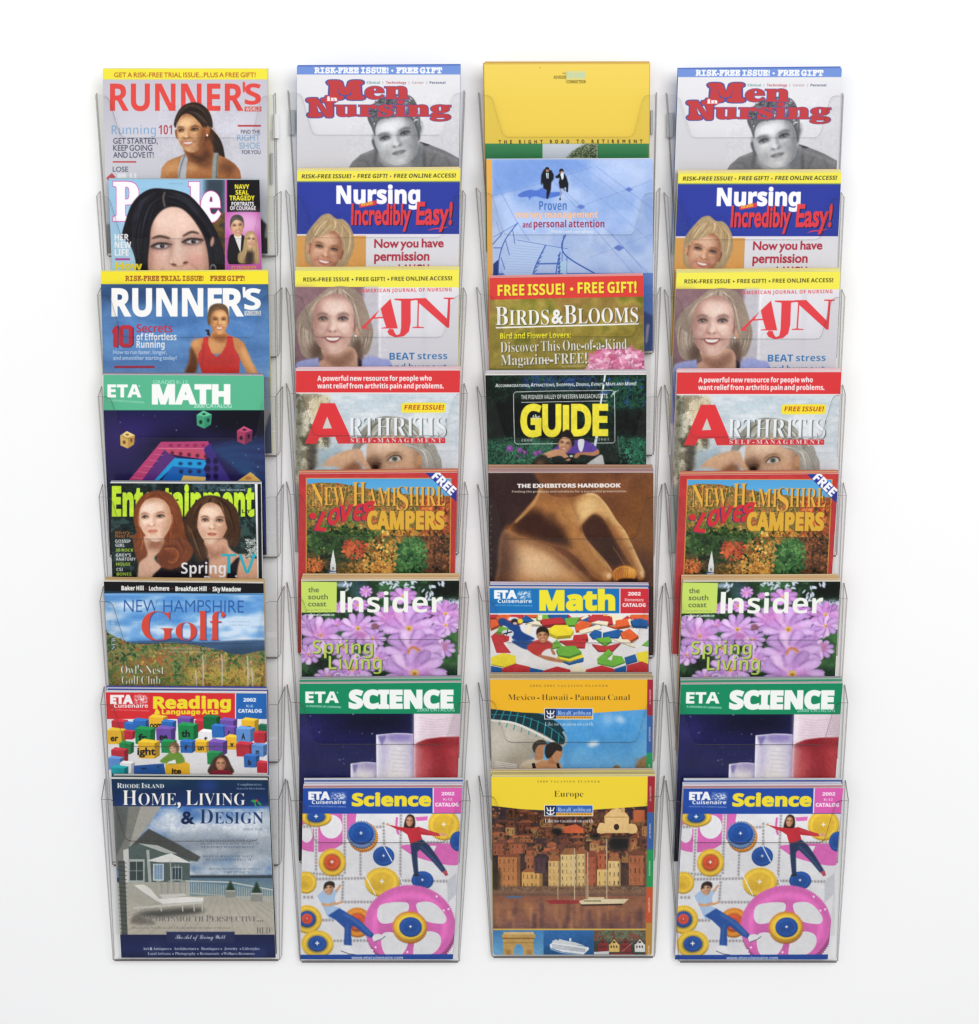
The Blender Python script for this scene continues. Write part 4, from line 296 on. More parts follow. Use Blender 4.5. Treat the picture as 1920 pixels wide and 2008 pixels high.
SS = 2      # painted samples per unit of print
class Print:
    """A printed sheet: colours laid down in ink layers, later turned into the colours of a mesh's points."""
    def __init__(s, x0, y0, x1, y1, bg):
        s.x0, s.y0 = x0, y0; s.w = int((x1-x0)*SS); s.h = int((y1-y0)*SS)
        s.im = np.empty((s.h, s.w, 3), np.float32); s.im[:] = rgb(bg); s.vw = (0, 0, 1); s.clip = None; s.seed = 1
    def v(s, vw): s.vw = vw; return s
    def X(s, pts):
        p = np.asarray(pts, float); ox, oy, k = s.vw
        return np.stack([(ox+p[:, 0]/k-s.x0)*SS, (oy+p[:, 1]/k-s.y0)*SS], 1)
    def k(s): return SS/s.vw[2]
    def cov(s, polys, soft=0):
        pad = int(soft*3)+2
        al = np.concatenate(polys)
        bx0 = max(int(al[:, 0].min())-pad, -pad); by0 = max(int(al[:, 1].min())-pad, -pad)
        bx1 = min(int(al[:, 0].max())+pad+2, s.w+pad); by1 = min(int(al[:, 1].max())+pad+2, s.h+pad)
        W, H = bx1-bx0, by1-by0
        if W <= 0 or H <= 0: return None
        E0 = np.concatenate(polys); E1 = np.concatenate([np.roll(p, -1, 0) for p in polys])
        V = 4
        y0 = (E0[:, 1]-by0)*V; y1 = (E1[:, 1]-by0)*V; x0 = E0[:, 0]-bx0; x1 = E1[:, 0]-bx0
        sg = np.where(y1 > y0, 1., -1.); lo = np.minimum(y0, y1); hi = np.maximum(y0, y1)
        k0 = np.clip(np.ceil(lo-.5).astype(int), 0, H*V); k1 = np.clip(np.ceil(hi-.5).astype(int), 0, H*V)
        n = k1-k0; ok = n > 0
        if not ok.any(): return None
        n = n[ok]; idx = np.repeat(np.where(ok)[0], n)
        row = np.arange(n.sum())-np.repeat(np.cumsum(n)-n, n)+k0[idx]
        t = (row+.5-y0[idx])/(y1[idx]-y0[idx]); xx = np.clip(x0[idx]+t*(x1[idx]-x0[idx]), 0, W)
        buf = np.zeros((H*V, W+2), np.float32); xi = xx.astype(int); f = xx-xi
        np.add.at(buf, (row, xi), sg[idx]*(1-f)); np.add.at(buf, (row, xi+1), sg[idx]*f)
        m = np.minimum(np.abs(np.cumsum(buf, 1)[:, :W]), 1).reshape(H, V, W).mean(1)
        if soft > 0: m = blur(m, soft)
        cx0, cy0, cx1, cy1 = max(bx0, 0), max(by0, 0), min(bx1, s.w), min(by1, s.h)
        if cx1 <= cx0 or cy1 <= cy0: return None
        return m[cy0-by0:cy1-by0, cx0-bx0:cx1-bx0], (slice(cy0, cy1), slice(cx0, cx1))
    def ink(s, r, col, a=1.):
        if r is None: return
        m, sl = r
        m = m*a
        if s.clip is not None: m = m*s.clip[sl]
        col = col[sl] if isinstance(col, np.ndarray) and col.ndim == 3 else rgb(col)
        s.im[sl] += (col-s.im[sl])*m[..., None]
    def poly(s, pts, sm):
        return spline(s.X(pts)) if sm else s.X(pts)
    def P(s, pts, col, sm=0, soft=0, a=1.): s.ink(s.cov([s.poly(pts, sm)], soft*s.k()), col, a)
    def R(s, x0, y0, x1, y1, col, soft=0, a=1.): s.P([(x0, y0), (x1, y0), (x1, y1), (x0, y1)], col, 0, soft, a)
    def ep(s, cx, cy, rx, ry, rot=0, n=28):
        t = np.linspace(0, 2*math.pi, n, endpoint=False); r = math.radians(rot)
        x, y = rx*np.cos(t), ry*np.sin(t)
        return np.stack([cx+x*math.cos(r)-y*math.sin(r), cy+x*math.sin(r)+y*math.cos(r)], 1)
    def E(s, cx, cy, rx, ry, col, rot=0, soft=0, a=1.): s.P(s.ep(cx, cy, rx, ry, rot), col, 0, soft, a)
    def L(s, pts, w, col, sm=0, soft=0, a=1., taper=0):
        p = s.X(pts); p = spline(p, False) if sm and len(p) > 2 else p
        d = np.gradient(p, axis=0); d /= np.linalg.norm(d, axis=1, keepdims=True)+1e-9
        n = np.stack([-d[:, 1], d[:, 0]], 1); hw = np.full((len(p), 1), w*s.k()/2)
        if taper: hw = hw*np.clip(1-taper*np.abs(np.linspace(-1, 1, len(p)))**2, .1, 1)[:, None]
        s.ink(s.cov([np.concatenate([p+n*hw, (p-n*hw)[::-1]])], soft*s.k()), col, a)
    def G(s, x0, y0, x1, y1, cols, horiz=0):
        y = np.arange(s.h); x = np.arange(s.w); q = s.X([(x0, y0), (x1, y1)])
        if horiz: t = np.broadcast_to(np.clip((x-q[0, 0])/(q[1, 0]-q[0, 0]), 0, 1)[None], (s.h, s.w))
        else: t = np.broadcast_to(np.clip((y-q[0, 1])/(q[1, 1]-q[0, 1]), 0, 1)[:, None], (s.h, s.w))
        c = np.stack([rgb(k) for k in cols]); u = t*(len(c)-1); i = np.minimum(u.astype(int), len(c)-2); f = (u-i)[..., None]
        col = c[i]*(1-f)+c[i+1]*f
        s.ink(s.cov([s.X([(x0, y0), (x1, y0), (x1, y1), (x0, y1)])]), col.astype(np.float32))
    def N(s, pts, cols, scale, a=1., sm=0, soft=0, octv=3, ay=1., gain=2.2):
        s.seed += 1
        n = noise(s.h, s.w, scale*s.k(), s.seed*7+s.w, octv, ay)
        if len(cols) > 3: n = n+(noise(s.h, s.w, 3.2, s.seed*13+5, 2)-.5)*.3
        n = np.clip((n-.5)*gain+.5, 0, .9999)
        c = np.stack([rgb(k) for k in cols]); u = n*(len(c)-1); i = np.minimum(u.astype(int), max(len(c)-2, 0)); f = (u-i)[..., None]
        col = (c[i]*(1-f)+c[np.minimum(i+1, len(c)-1)]*f).astype(np.float32)
        s.ink(s.cov([s.poly(pts, sm)], soft*s.k()), col, a)
    def NR(s, x0, y0, x1, y1, cols, scale, **kw): s.N([(x0, y0), (x1, y0), (x1, y1), (x0, y1)], cols, scale, **kw)
    def clipto(s, pts=None, sm=0, soft=0, inv=0):
        s.clip = None
        if pts is None: return
        m = np.zeros((s.h, s.w), np.float32)
        for q in (pts if isinstance(pts[0], list) else [pts]):
            r = s.cov([s.poly(q, sm)], soft*s.k())
            if r: m[r[1]] = np.maximum(m[r[1]], r[0])
        s.clip = 1-m if inv else m
    def T(s, txt, x, y, w, h, col, st='b', al='l', wt=0, sh=0, rot=0, tr=0, sc=0, ol=None, drop=None, a=1., soft=0):
        """w: width of the line (None: natural), h: height of a capital, (x, y): baseline point"""
        pen = 0; polys = []
        for ch in txt:
            sc_ = 1.
            if sc and ch.islower(): ch = ch.upper(); sc_ = sc
            if ch == ' ': pen += .27+tr; continue
            g = GLYPH.get(st+ch); cap = CAP[st]
            if g is None: g = GLYPH.get('r'+ch); cap = CAP['r']
            if g is None: continue
            f = sc_/cap
            polys += [p*f+(pen, 0) for p in embolden(g[1], wt if st+ch in GLYPH else wt+(.03 if st in 'bs' else 0))]; pen += g[0]*f+tr
        if not polys: return
        al_ = np.concatenate(polys); xa, xb = al_[:, 0].min(), al_[:, 0].max()
        fx = h if w is None else w/(xb-xa)
        off = {'l': -xa, 'c': -(xa+xb)/2, 'r': -xb}[al]
        r = math.radians(rot); cr, sr = math.cos(r), math.sin(r)
        def put(ps, dx=0, dy=0):
            out = []
            for p in ps:
                X = (p[:, 0]+off)*fx+p[:, 1]*h*sh; Y = -p[:, 1]*h
                out.append(s.X(np.stack([x+dx+X*cr-Y*sr, y+dy+X*sr+Y*cr], 1)))
            return out
        if drop: s.ink(s.cov(put(polys, drop[1], drop[2]), (drop[3] if len(drop) > 3 else 0)*s.k()), drop[0], a)
        if ol: s.ink(s.cov(put(embolden(polys, ol[1]))), ol[0], a)
        s.ink(s.cov(put(polys), soft*s.k()), col, a)
    def grain(s, x0, y0, x1, y1, amt=.1, soft=8):
        """uneven tone of a printed photograph inside a rectangle"""
        s.seed += 1
        g = (noise(s.h, s.w, 2.2, s.seed*17+3, 1)-.5)*1.1+(noise(s.h, s.w, 9, s.seed*19+1, 2)-.5)*1.3+(noise(s.h, s.w, 60, s.seed*23+1, 2)-.5)*1.2
        r = s.cov([s.X([(x0, y0), (x1, y0), (x1, y1), (x0, y1)])], soft*s.k())
        if r is None: return
        m, sl = r; q = m*(1-.75*s.im[sl].mean(2)); s.im[sl] = np.clip(s.im[sl]*(1+amt*1.5*g[sl]*q)[..., None]+amt*.1*(g[sl]*q)[..., None], 0, 1)
    def dabs(s, pts, cols, n, size, sq=.7, sm=1, a=.9, seed=1, up=None):
        """small leaf-like touches of colour scattered inside an outline; the later ones lie in front"""
        rs = np.random.RandomState(seed*101+n); p = np.asarray(pts, float); lo, hi = p.min(0), p.max(0)
        m = np.zeros((s.h, s.w), np.float32); r = s.cov([s.poly(pts, sm)])
        if r is None: return
        m[r[1]] = r[0]
        q = lo+rs.rand(n, 2)*(hi-lo); px = s.X(q); ok = 0
        big = noise(s.h, s.w, size*7*s.k(), seed*37, 2)
        for i in range(n):
            x, y = int(px[i, 0]), int(px[i, 1])
            if not (0 <= x < s.w and 0 <= y < s.h) or m[y, x] < .5: continue
            t = np.clip((big[y, x]-.5)*1.6+.5+rs.randn()*.22, 0, .999); c = cols[int(t*len(cols))]
            z = size*(.5+rs.rand()*.9); s.E(q[i, 0], q[i, 1], z, z*sq*(.6+.6*rs.rand()), tuple(rgb(c)*(.82+.36*rs.rand())), rs.rand()*180, 0, a)
    def hair(s, pts, cols, guides, n=70, w=3., a=.75, sm=1, soft=1.):
        """a mass of hair: a filled outline with strands running between neighbouring guide curves"""
        old = s.clip
        s.P(pts, tuple(sum(rgb(k) for k in cols)/len(cols)*.88), sm, soft)
        rs = np.random.RandomState(len(pts)*31+n+s.seed)
        m = np.zeros((s.h, s.w), np.float32); r = s.cov([s.poly(pts, sm)], soft*s.k())
        if r is None: return
        m[r[1]] = r[0]; s.clip = m if old is None else m*old
        gs = [spline(g, False, 5) for g in guides]
        n = int(n*1.5); w = w*.72
        for i in range(n):
            j = rs.randint(len(gs)-1); t = rs.rand(); q = min(len(gs[j]), len(gs[j+1]))
            p = gs[j][:q]*(1-t)+gs[j+1][:q]*t+rs.randn(1, 2)*w*.5
            i0 = rs.randint(0, max(1, q//2)); i1 = rs.randint(i0+2, q+1) if i0+2 < q else q
            c = cols[rs.randint(len(cols))]
            if i1-i0 >= 3: s.L(p[i0:i1], w*(.6+rs.rand()), c, soft=w*.3, a=a*(.5+.5*rs.rand()), taper=.8)
        s.clip = old
    def face(s, cx, cy, w, h, rot=0, skin=0xE0A884, dark=0xA86848, light=0xF6D2B4, lip=0xB4504C, eye=0x3A2A20, brow=0x5A3A28, turn=0., smile=1, shade=1, mouth=1, neck=None, old=0, eyes=.85, slim=1.):
        """head-and-face print: (cx, cy) middle, w, h half sizes; turn > 0 looks to the right; shade: side in shadow (+1 right, -1 left)"""
        r = math.radians(rot); cr, sr = math.cos(r), math.sin(r)
        def q(pts): return [(cx+x*w*cr-y*h*sr, cy+x*w*sr+y*h*cr) for x, y in pts]
        u = math.sqrt(w*h)
        j = slim
        shape = q([(0, -1.08), (.52, -.98), (.88, -.6), (.97, -.1), (.9, .32), (.68*j, .7), (.34*j, .96), (0, 1.03), (-.34*j, .96), (-.68*j, .7), (-.9, .32), (-.97, -.1), (-.88, -.6), (-.52, -.98)])
        for e in (-1, 1): s.P(q([(e*.9, -.2), (e*1.08, -.22), (e*1.06, .12), (e*.92, .25)]), dark, 1, u*.02)
        if neck: s.P(q([(-.55, .55), (.55, .55), (.62, 1.5), (1.1, 1.75), (-1.1, 1.75), (-.62, 1.5)]), neck, 0, u*.05)
        s.P(shape, skin, 1, u*.015)
        old_clip = s.clip; m = np.zeros((s.h, s.w), np.float32); rr = s.cov([s.poly(shape, 1)], u*.015*s.k())
        if rr is None: return
        m[rr[1]] = rr[0]; s.clip = m if old_clip is None else m*old_clip
        def E(x, y, rx, ry, c, soft, a, ro=0):
            p = q([(x, y)])[0]; s.E(p[0], p[1], rx*w, ry*h, c, rot+ro, soft*u, a)
        t = turn*.3
        E(t-shade*.15, -.55, .55, .35, light, .2, .75); E(t-shade*.45, .12, .26, .22, light, .13, .7)
        s.P(q([(shade*.62, -1.1), (shade*1.1, -1.1), (shade*1.1, 1.1), (shade*.2, 1.1), (shade*.55, .6), (shade*.68, 0)]), dark, 1, u*.12, .62)
        s.P(q([(-shade*.9, -1.1), (-shade*1.1, -1), (-shade*1.1, 1.1), (-shade*.45, 1.1), (-shade*.82, .5)]), dark, 1, u*.1, .4)
        E(t+.42, .28, .2, .14, lip, .12, .25); E(t-.42, .28, .2, .14, lip, .12, .25)
        s.P(q([(-1.1, -1.3), (1.1, -1.3), (1.05, -.72), (.5, -.86), (0, -.9), (-.5, -.86), (-1.05, -.72)]), dark, 1, u*.1, .6)
        E(-shade*.55, .45, .12, .3, dark, .1, .3); E(shade*.5, .3, .16, .4, dark, .12, .3)
        ey = -.18; ms = .5
        for e in (-1, 1):                                   # brow, socket, eye
            ex = t+e*.47*(1-.14*e*turn); fx = 1-.22*e*turn
            E(ex-e*.06, ey-.07, .3*fx, .12, dark, .07, .6); E(ex, ey+.01, .26*fx, .085, dark, .04, .6); E(ex, ey-.02, .22*fx, .05, eye, .035, .55)
            E(ex, ey+.012, .17*fx, .045*eyes, 0xD8CCC4, .022, .7); E(ex+turn*.04, ey, .095*fx, .066*min(eyes, 1.), eye, .02, .95)
            E(ex+.035, ey-.02, .026, .02, 0xFFFFFF, .01, .85)
            s.L(q([(ex-.23*fx, ey+.025), (ex-.1*fx, ey-.055*eyes-.01), (ex+.08*fx, ey-.06*eyes-.01), (ex+.24*fx, ey+.015)]), u*.055, eye, 1, u*.018, .9, taper=.5)
            s.L(q([(ex-.18*fx, ey+.06), (ex, ey+.085), (ex+.19*fx, ey+.05)]), u*.035, dark, 1, u*.03, .7)
            E(ex-e*.02, ey+.17, .2*fx, .05, light, .05, .45)
            s.L(q([(ex-e*.24*fx, ey-.14), (ex+e*.06*fx, ey-.2), (ex+e*.3*fx, ey-.12)]), u*.075, brow, 1, u*.03, .7, taper=.6)
        sx = t*1.3
        s.L(q([(t+shade*.12, ey-.06), (sx+shade*.12, .08), (sx+shade*.2, .22)]), u*.1, dark, 1, u*.06, .6)
        s.L(q([(t*1.1, ey), (sx-shade*.03, .15)]), u*.1, light, 0, u*.06, .8)
        E(sx, .17, .13, .07, light, .05, .7)
        for e in (-1, 1): E(sx+e*.12, .245, .065, .028, dark, .022, .95); E(sx+e*.21, .2, .05, .06, dark, .04, .5)
        s.L(q([(sx-.18, .25), (sx, .285), (sx+.18, .25)]), u*.05, dark, 1, u*.04, .6)
        if mouth:
            mw = .4 if smile else .31
            if smile:
                s.P(q([(t-mw, ms-.06), (t-.12, ms-.09), (t, ms-.07), (t+.12, ms-.09), (t+mw, ms-.06), (t+.24, ms+.09), (t, ms+.15), (t-.24, ms+.09)]), lip, 1, u*.022)
                s.P(q([(t-mw*.8, ms-.045), (t, ms-.04), (t+mw*.8, ms-.045), (t+.2, ms+.045), (t, ms+.07), (t-.2, ms+.045)]), 0xECE4DC, 1, u*.016)
                for e in (-1, 1): s.L(q([(sx+e*.25, .2), (t+e*.45, .36), (t+e*.5, .5)]), u*.04, dark, 1, u*.035, .6); E(t+e*.55, .25, .18, .12, light, .1, .5); E(t+e*mw, ms-.055, .04, .03, dark, .03, .8)
            else:
                s.P(q([(t-mw, ms), (t-.1, ms-.075), (t, ms-.055), (t+.1, ms-.075), (t+mw, ms), (t+.14, ms+.1), (t-.14, ms+.1)]), lip, 1, u*.022)
                s.L(q([(t-mw, ms), (t, ms+.015), (t+mw, ms)]), u*.035, dark, 1, u*.018, .9); E(t, ms+.05, .12, .03, light, .03, .4)
            s.L(q([(t-.2, ms+.2), (t+.2, ms+.2)]), u*.07, dark, 0, u*.06, .45); E(t, .82, .2, .09, light, .08, .5)
        g = (noise(s.h, s.w, 3, int(cx+cy), 2)-.5)*.06
        m_ = s.clip; s.im = np.clip(s.im*(1+(g*m_)[..., None]), 0, 1)
        s.clip = old_clip
    def done(s):
        return s.im.reshape(s.h//SS, SS, s.w//SS, SS, 3).mean((1, 3)) if s.h % SS == 0 and s.w % SS == 0 else s.im[::SS, ::SS]
A1, A2, A3, A4 = (180, 110, 4.5615), (180, 520, 4.5615), (180, 920, 4.5615), (180, 1330, 3.3256)
B1, B2, B3, B4 = (550, 110, 4.5615), (550, 510, 4.5615), (550, 910, 4.5615), (550, 1310, 3.2154)
C1, C2, C3, C4 = (930, 110, 4.5615), (930, 530, 4.5615), (930, 910, 4.5615), (930, 1310, 3.2154)
# ------------------------------------------------------------------ printed covers, leftmost rack
def print_running_grey(c):
    c.v(A1); c.G(60, 90, 1640, 1500, [0xBDB9C6, 0xCBC9D4, 0xD6D5DE, 0xCFCFDA]); c.R(60, 60, 1640, 208, 0xF2E53C)
    c.NR(60, 60, 1640, 210, [0xF2E53C, 0xEDDF35], 300, a=.5)
    c.T('GET A RISK-FREE TRIAL ISSUE...PLUS A FREE GIFT!', 200, 189, 1266, 42, 0xB5562B, 'r', wt=.012)
    c.T('RUNNER', 163, 488, 1195, 240, 0xE4453F, 'b', wt=.006); c.T("'", 1350, 455, 22, 205, 0xE4453F); c.T('S', 1368, 432, 146, 184, 0xE4453F, 'b', wt=.005)
    c.R(1367, 452, 1517, 495, 0xC8403C); c.T('WORLD', 1376, 489, 132, 31, 0xE8D8D8, 'b')
    # runner with a ponytail
    c.hair([(1040, 640), (1110, 690), (1165, 780), (1190, 900), (1180, 985), (1130, 960), (1060, 880), (1030, 780)], [0x120C0A, 0x2A1A14, 0x4A3022], [[(1060, 680), (1130, 800), (1180, 960)], [(1040, 720), (1080, 830), (1140, 950)]], 26, 8)
    body = [(620, 1500), (622, 1060), (640, 985), (690, 935), (800, 890), (880, 860), (1040, 850), (1130, 880), (1230, 930), (1300, 990), (1335, 1090), (1350, 1500)]
    c.P(body, 0xB5723F, 1, 3); c.clipto(body, 1, 3)
    c.E(720, 990, 110, 60, 0xE4A468, -20, 30, .8); c.E(640, 1060, 30, 60, 0xE09A5C, 0, 20, .8); c.E(1220, 1010, 90, 60, 0x6A3A20, 20, 30, .8); c.E(950, 930, 130, 80, 0x5C3018, 10, 30, .8); c.E(900, 990, 60, 60, 0xE0A066, 0, 25, .8); c.E(985, 1030, 50, 40, 0xC07C48, 0, 20, .8)
    c.E(1300, 1060, 40, 80, 0xB06A3C, 0, 15, .7); c.R(820, 1060, 1070, 1200, 0xA8683C, 20, .5)
    c.clipto(); c.P([(840, 870), (880, 860), (850, 960), (820, 1500), (750, 1500), (775, 1000), (800, 905)], 0xB9BDC2, 0, 3); c.P([(1090, 865), (1135, 865), (1125, 990), (1120, 1500), (1060, 1500), (1080, 960)], 0x98A09E, 0, 3)
    c.L([(835, 880), (800, 980), (780, 1090)], 12, 0x7A7C84, 1, 3); c.L([(1128, 880), (1118, 990), (1116, 1090)], 10, 0x60686A, 1, 3)
    c.P([(850, 790), (1040, 740), (1090, 880), (1010, 960), (900, 950), (830, 860)], 0x94552E, 1, 8)
    c.P([(860, 860), (960, 890), (1040, 830), (1060, 900), (960, 960)], 0x4A2814, 1, 14, .8)
    c.P([(760, 600), (790, 500), (890, 440), (1010, 480), (1040, 600), (1020, 760), (900, 620)], 0x1C120E, 1, 8); c.face(888, 690, 130, 168, -4, 0xD49A68, 0x7E4624, 0xFAD2A0, 0xC06A5C, 0x2A1810, 0x2A1810, -.85, 1, 1, eyes=.7)
    c.E(1020, 740, 60, 120, 0x6E3A1C, 10, 30, .75); c.E(1035, 670, 22, 42, 0xA25E34, 10, 5)
    c.E(1033, 708, 8, 10, 0xF4E8DC); 
    c.hair([(735, 600), (760, 520), (810, 450), (890, 415), (970, 425), (1040, 480), (1075, 560), (1080, 640), (1040, 625), (1015, 600), (1000, 640), (960, 590), (880, 520), (810, 520), (770, 560), (752, 640), (738, 625)], [0x140E0C, 0x2C1E18, 0x5C4638], [[(740, 620), (790, 490), (880, 430), (990, 460), (1075, 620)], [(790, 530), (860, 500), (930, 520), (990, 580), (1030, 620)]], 70, 8)
    c.grain(600, 400, 1360, 1300, .1)
    c.T('Running', 178, 700, 395, 82, 0x7FA6CE, 'b', wt=-.02); c.T('101', 600, 700, 118, 84, 0xB0303C, 'b', wt=-.01)
    for i, (t, w) in enumerate((('GET STARTED,', 398), ('KEEP GOING', 350), ('AND LOVE IT!', 362))): c.T(t, 192, 783+i*63, w, 50, 0x4C4C66, 'r', wt=.012)
    c.R(188, 940, 398, 953, 0xC83C3C); c.T('LOSE', 188, 1034, 138, 44, 0x56566E, 'r', wt=.01)
    c.R(1306, 616, 1514, 632, 0xB83840); c.T('FIND THE', 1506, 693, 172, 33, 0x4C4C66, 'r', 'r', wt=.01); c.T('RIGHT', 1506, 756, 206, 54, 0x88AACE, 'r', 'r', wt=.01); c.T('SHOE', 1506, 828, 186, 54, 0x88AACE, 'r', 'r', wt=.01); c.T('FOR YOU', 1510, 876, 166, 34, 0x4C4C66, 'r', 'r', wt=.01)
    c.P([(130, 1090), (180, 1045), (215, 1085), (150, 1120)], 0xC84A50); c.R(230, 1050, 310, 1110, 0xEEEEF2); c.R(340, 1045, 362, 1110, 0xEEEEF2); c.R(378, 1045, 400, 1110, 0xEEEEF2)
    c.R(1440, 1200, 1660, 1500, 0xA8ACB8, 30, .5); c.P([(1480, 1420), (1560, 1500), (1545, 1620), (1600, 1640), (1600, 2100), (1500, 2100)], 0x1C1A20, 0, 4)
def print_portrait_woman(c):
    c.v(A1); c.G(140, 1080, 1540, 2000, [0x8FC0E0, 0x9CC8E4, 0xA8CCE0]); c.R(1010, 1080, 1200, 1500, 0x33414E, 22); c.NR(1010, 1400, 1220, 2700, [0x2A2A26, 0x4A3A1E, 0x6A5426], 90)
    W = dict(col=0xF4F0F6, ol=(0xD04C9C, .022), wt=.03)
    c.T('P', 190, 1462, 230, 325, st='s', **W); c.T('e', 430, 1462, 170, 330, st='s', **W); c.T('l', 868, 1448, 115, 310, st='s', **W); c.T('e', 975, 1465, 180, 345, st='s', **W)
    hair = [(270, 1600), (300, 1480), (350, 1340), (430, 1240), (540, 1185), (680, 1190), (800, 1215), (900, 1270), (990, 1370), (1060, 1470), (1120, 1590), (1170, 1720), (1210, 1920), (1230, 2500), (240, 2500), (380, 1990), (395, 1850), (350, 1700), (290, 1640)]
    H = [0x08080C, 0x14141C, 0x3C3E50, 0x1A1214, 0x0C0C12]
    c.hair(hair, H, [[(640, 1200), (420, 1290), (330, 1500), (320, 1700), (390, 1980)], [(650, 1260), (560, 1350), (510, 1500), (480, 1700), (480, 2000)]], 130, 9)
    c.hair([(650, 1200), (800, 1215), (900, 1270), (1060, 1470), (1170, 1720), (1210, 2000), (1060, 2000), (1040, 1700), (960, 1480), (800, 1350), (680, 1340)], H, [[(660, 1200), (850, 1260), (1020, 1440), (1140, 1680), (1200, 1960)], [(670, 1330), (800, 1370), (930, 1480), (1020, 1660), (1060, 1960)]], 110, 9)
    fc = [(680, 1355), (790, 1360), (880, 1430), (960, 1540), (1010, 1650), (1040, 1800), (1045, 1960), (1000, 2200), (800, 2300), (620, 2200), (525, 1990), (505, 1850), (520, 1680), (535, 1530), (590, 1420)]
    c.P(fc, 0xE3B9A6, 1, 5); c.clipto(fc, 1, 5)
    c.E(720, 1480, 170, 90, 0xF3D3C2, 0, 50, .8); c.E(570, 1790, 60, 70, 0xD88E84, 0, 35, .7); c.E(930, 1830, 90, 60, 0xDE968A, 0, 35, .7); c.E(620, 1780, 70, 60, 0xF0CABA, 0, 30, .6); c.E(770, 1700, 26, 130, 0xF4D6C6, -3, 16, .7)
    c.P([(505, 1500), (550, 1500), (540, 1700), (545, 1900), (600, 2000), (480, 2000)], 0xA87460, 1, 25, .7); c.P([(980, 1560), (1080, 1700), (1060, 2000), (1010, 2000), (1010, 1800)], 0xA87460, 1, 25, .7)
    for (bx, ex, ey, d) in ((610, 625, 1700, -1), (900, 905, 1660, 1)):
        c.E(ex, ey-10, 110, 45, 0x8C6058, -8, 20, .7); c.P([(ex-95, ey+8), (ex-40, ey-24), (ex+20, ey-24), (ex+85, ey-4), (ex+30, ey+20), (ex-40, ey+24)], 0x40302E, 1, 7, .85)
        c.P([(ex-60, ey+4), (ex-10, ey-14), (ex+60, ey), (ex+15, ey+14), (ex-30, ey+14)], 0xD8D4D8, 1, 4); c.E(ex+5, ey-1, 22, 17, 0x20181A, 0, 3); c.E(ex+10, ey-6, 4, 4, 0xFFFFFF, 0, 1)
        c.L([(ex-100, ey+6), (ex-40, ey-24), (ex+30, ey-26), (ex+95, ey-12)], 10, 0x14100F, 1, 3)
    c.L([(540, 1630), (610, 1612), (700, 1630)], 22, 0x3A2622, 1, 6, .9, .5); c.L([(815, 1612), (890, 1574), (960, 1588)], 22, 0x3A2622, 1, 6, .9, .5)
    c.L([(705, 1660), (710, 1760), (690, 1840)], 22, 0xB8887A, 1, 14, .8); c.E(768, 1842, 80, 40, 0xEAC0AE, 0, 16, .8)
    c.E(735, 1866, 24, 10, 0x5A2C26, 12, 5); c.E(838, 1848, 24, 10, 0x5A2C26, -12, 5); c.L([(690, 1850), (740, 1880), (800, 1880), (870, 1840)], 8, 0xA06C60, 1, 6, .8)
    c.L([(640, 1890), (600, 1960), (590, 2040)], 12, 0xB07C70, 1, 8, .7); c.L([(890, 1860), (960, 1930), (980, 2040)], 12, 0xB07C70, 1, 8, .7)
    c.P([(640, 1990), (740, 1955), (800, 1960), (900, 1940), (960, 1960), (880, 2080), (700, 2080)], 0xB04C50, 1, 6)
    c.clipto(); c.E(1085, 1900, 28, 40, 0x8A8A92, 0, 2); c.E(1085, 1905, 20, 32, 0x2A2228, 0, 2); c.E(1078, 1660, 16, 45, 0xC49480, 10, 6)
    c.L([(655, 1215), (640, 1270), (655, 1350)], 14, 0x8A7A74, 1, 6, .8); c.L([(720, 1225), (860, 1300), (960, 1420)], 22, 0x4A4C60, 1, 12, .6, .8); c.L([(560, 1230), (440, 1330), (380, 1480)], 22, 0x4A4C60, 1, 12, .6, .8)
    c.grain(280, 1180, 1190, 2000, .08)
    c.R(1192, 1080, 1206, 2000, 0xD860B4); c.R(1200, 1080, 1560, 2600, 0xC657AE); c.R(1210, 1105, 1515, 1395, 0x121014)
    for i, (t, w, h) in enumerate((('NAVY', 130, 40), ('SEAL', 118, 40), ('TRAGEDY', 226, 42))): c.T(t, 1345, 1188+i*51, w, h, 0xF2E42A, 'b', 'c', wt=.02)
    c.T('PORTRAITS', 1350, 1338, 200, 34, 0xF0EEEE, 'b', 'c', wt=.015); c.T('OF COURAGE', 1352, 1376, 230, 33, 0xF0EEEE, 'b', 'c', wt=.015)
    c.E(1370, 1500, 150, 110, 0xE8B8DC, 0, 40, .8); c.P([(1228, 1640), (1270, 1590), (1350, 1600), (1400, 1680), (1420, 1862), (1228, 1862)], 0x181418, 1, 3); c.P([(1270, 1600), (1340, 1600), (1330, 1760)], 0xEDE6E6)
    c.face(1300, 1530, 56, 84, -6, 0xD8A47E, 0x9A6444, 0xEFC8A4, turn=.3, brow=0x4A4440); c.hair([(1238, 1530), (1240, 1465), (1270, 1425), (1320, 1420), (1356, 1455), (1362, 1530), (1345, 1480), (1290, 1462), (1256, 1490)], [0x4A4440, 0x807A74, 0x34302E], [[(1242, 1520), (1270, 1440), (1355, 1500)], [(1258, 1490), (1300, 1465), (1350, 1490)]], 24, 5)
    Y = [0xB88A4C, 0xE4C488, 0xF2E0B4, 0x8A6434]
    c.hair([(1360, 1680), (1372, 1600), (1410, 1565), (1450, 1575), (1480, 1630), (1490, 1720), (1500, 1850), (1440, 1850), (1320, 1850), (1310, 1770), (1350, 1740)], Y, [[(1400, 1570), (1360, 1660), (1330, 1830)], [(1420, 1580), (1420, 1700), (1400, 1840)], [(1440, 1580), (1485, 1680), (1490, 1840)]], 60, 7)
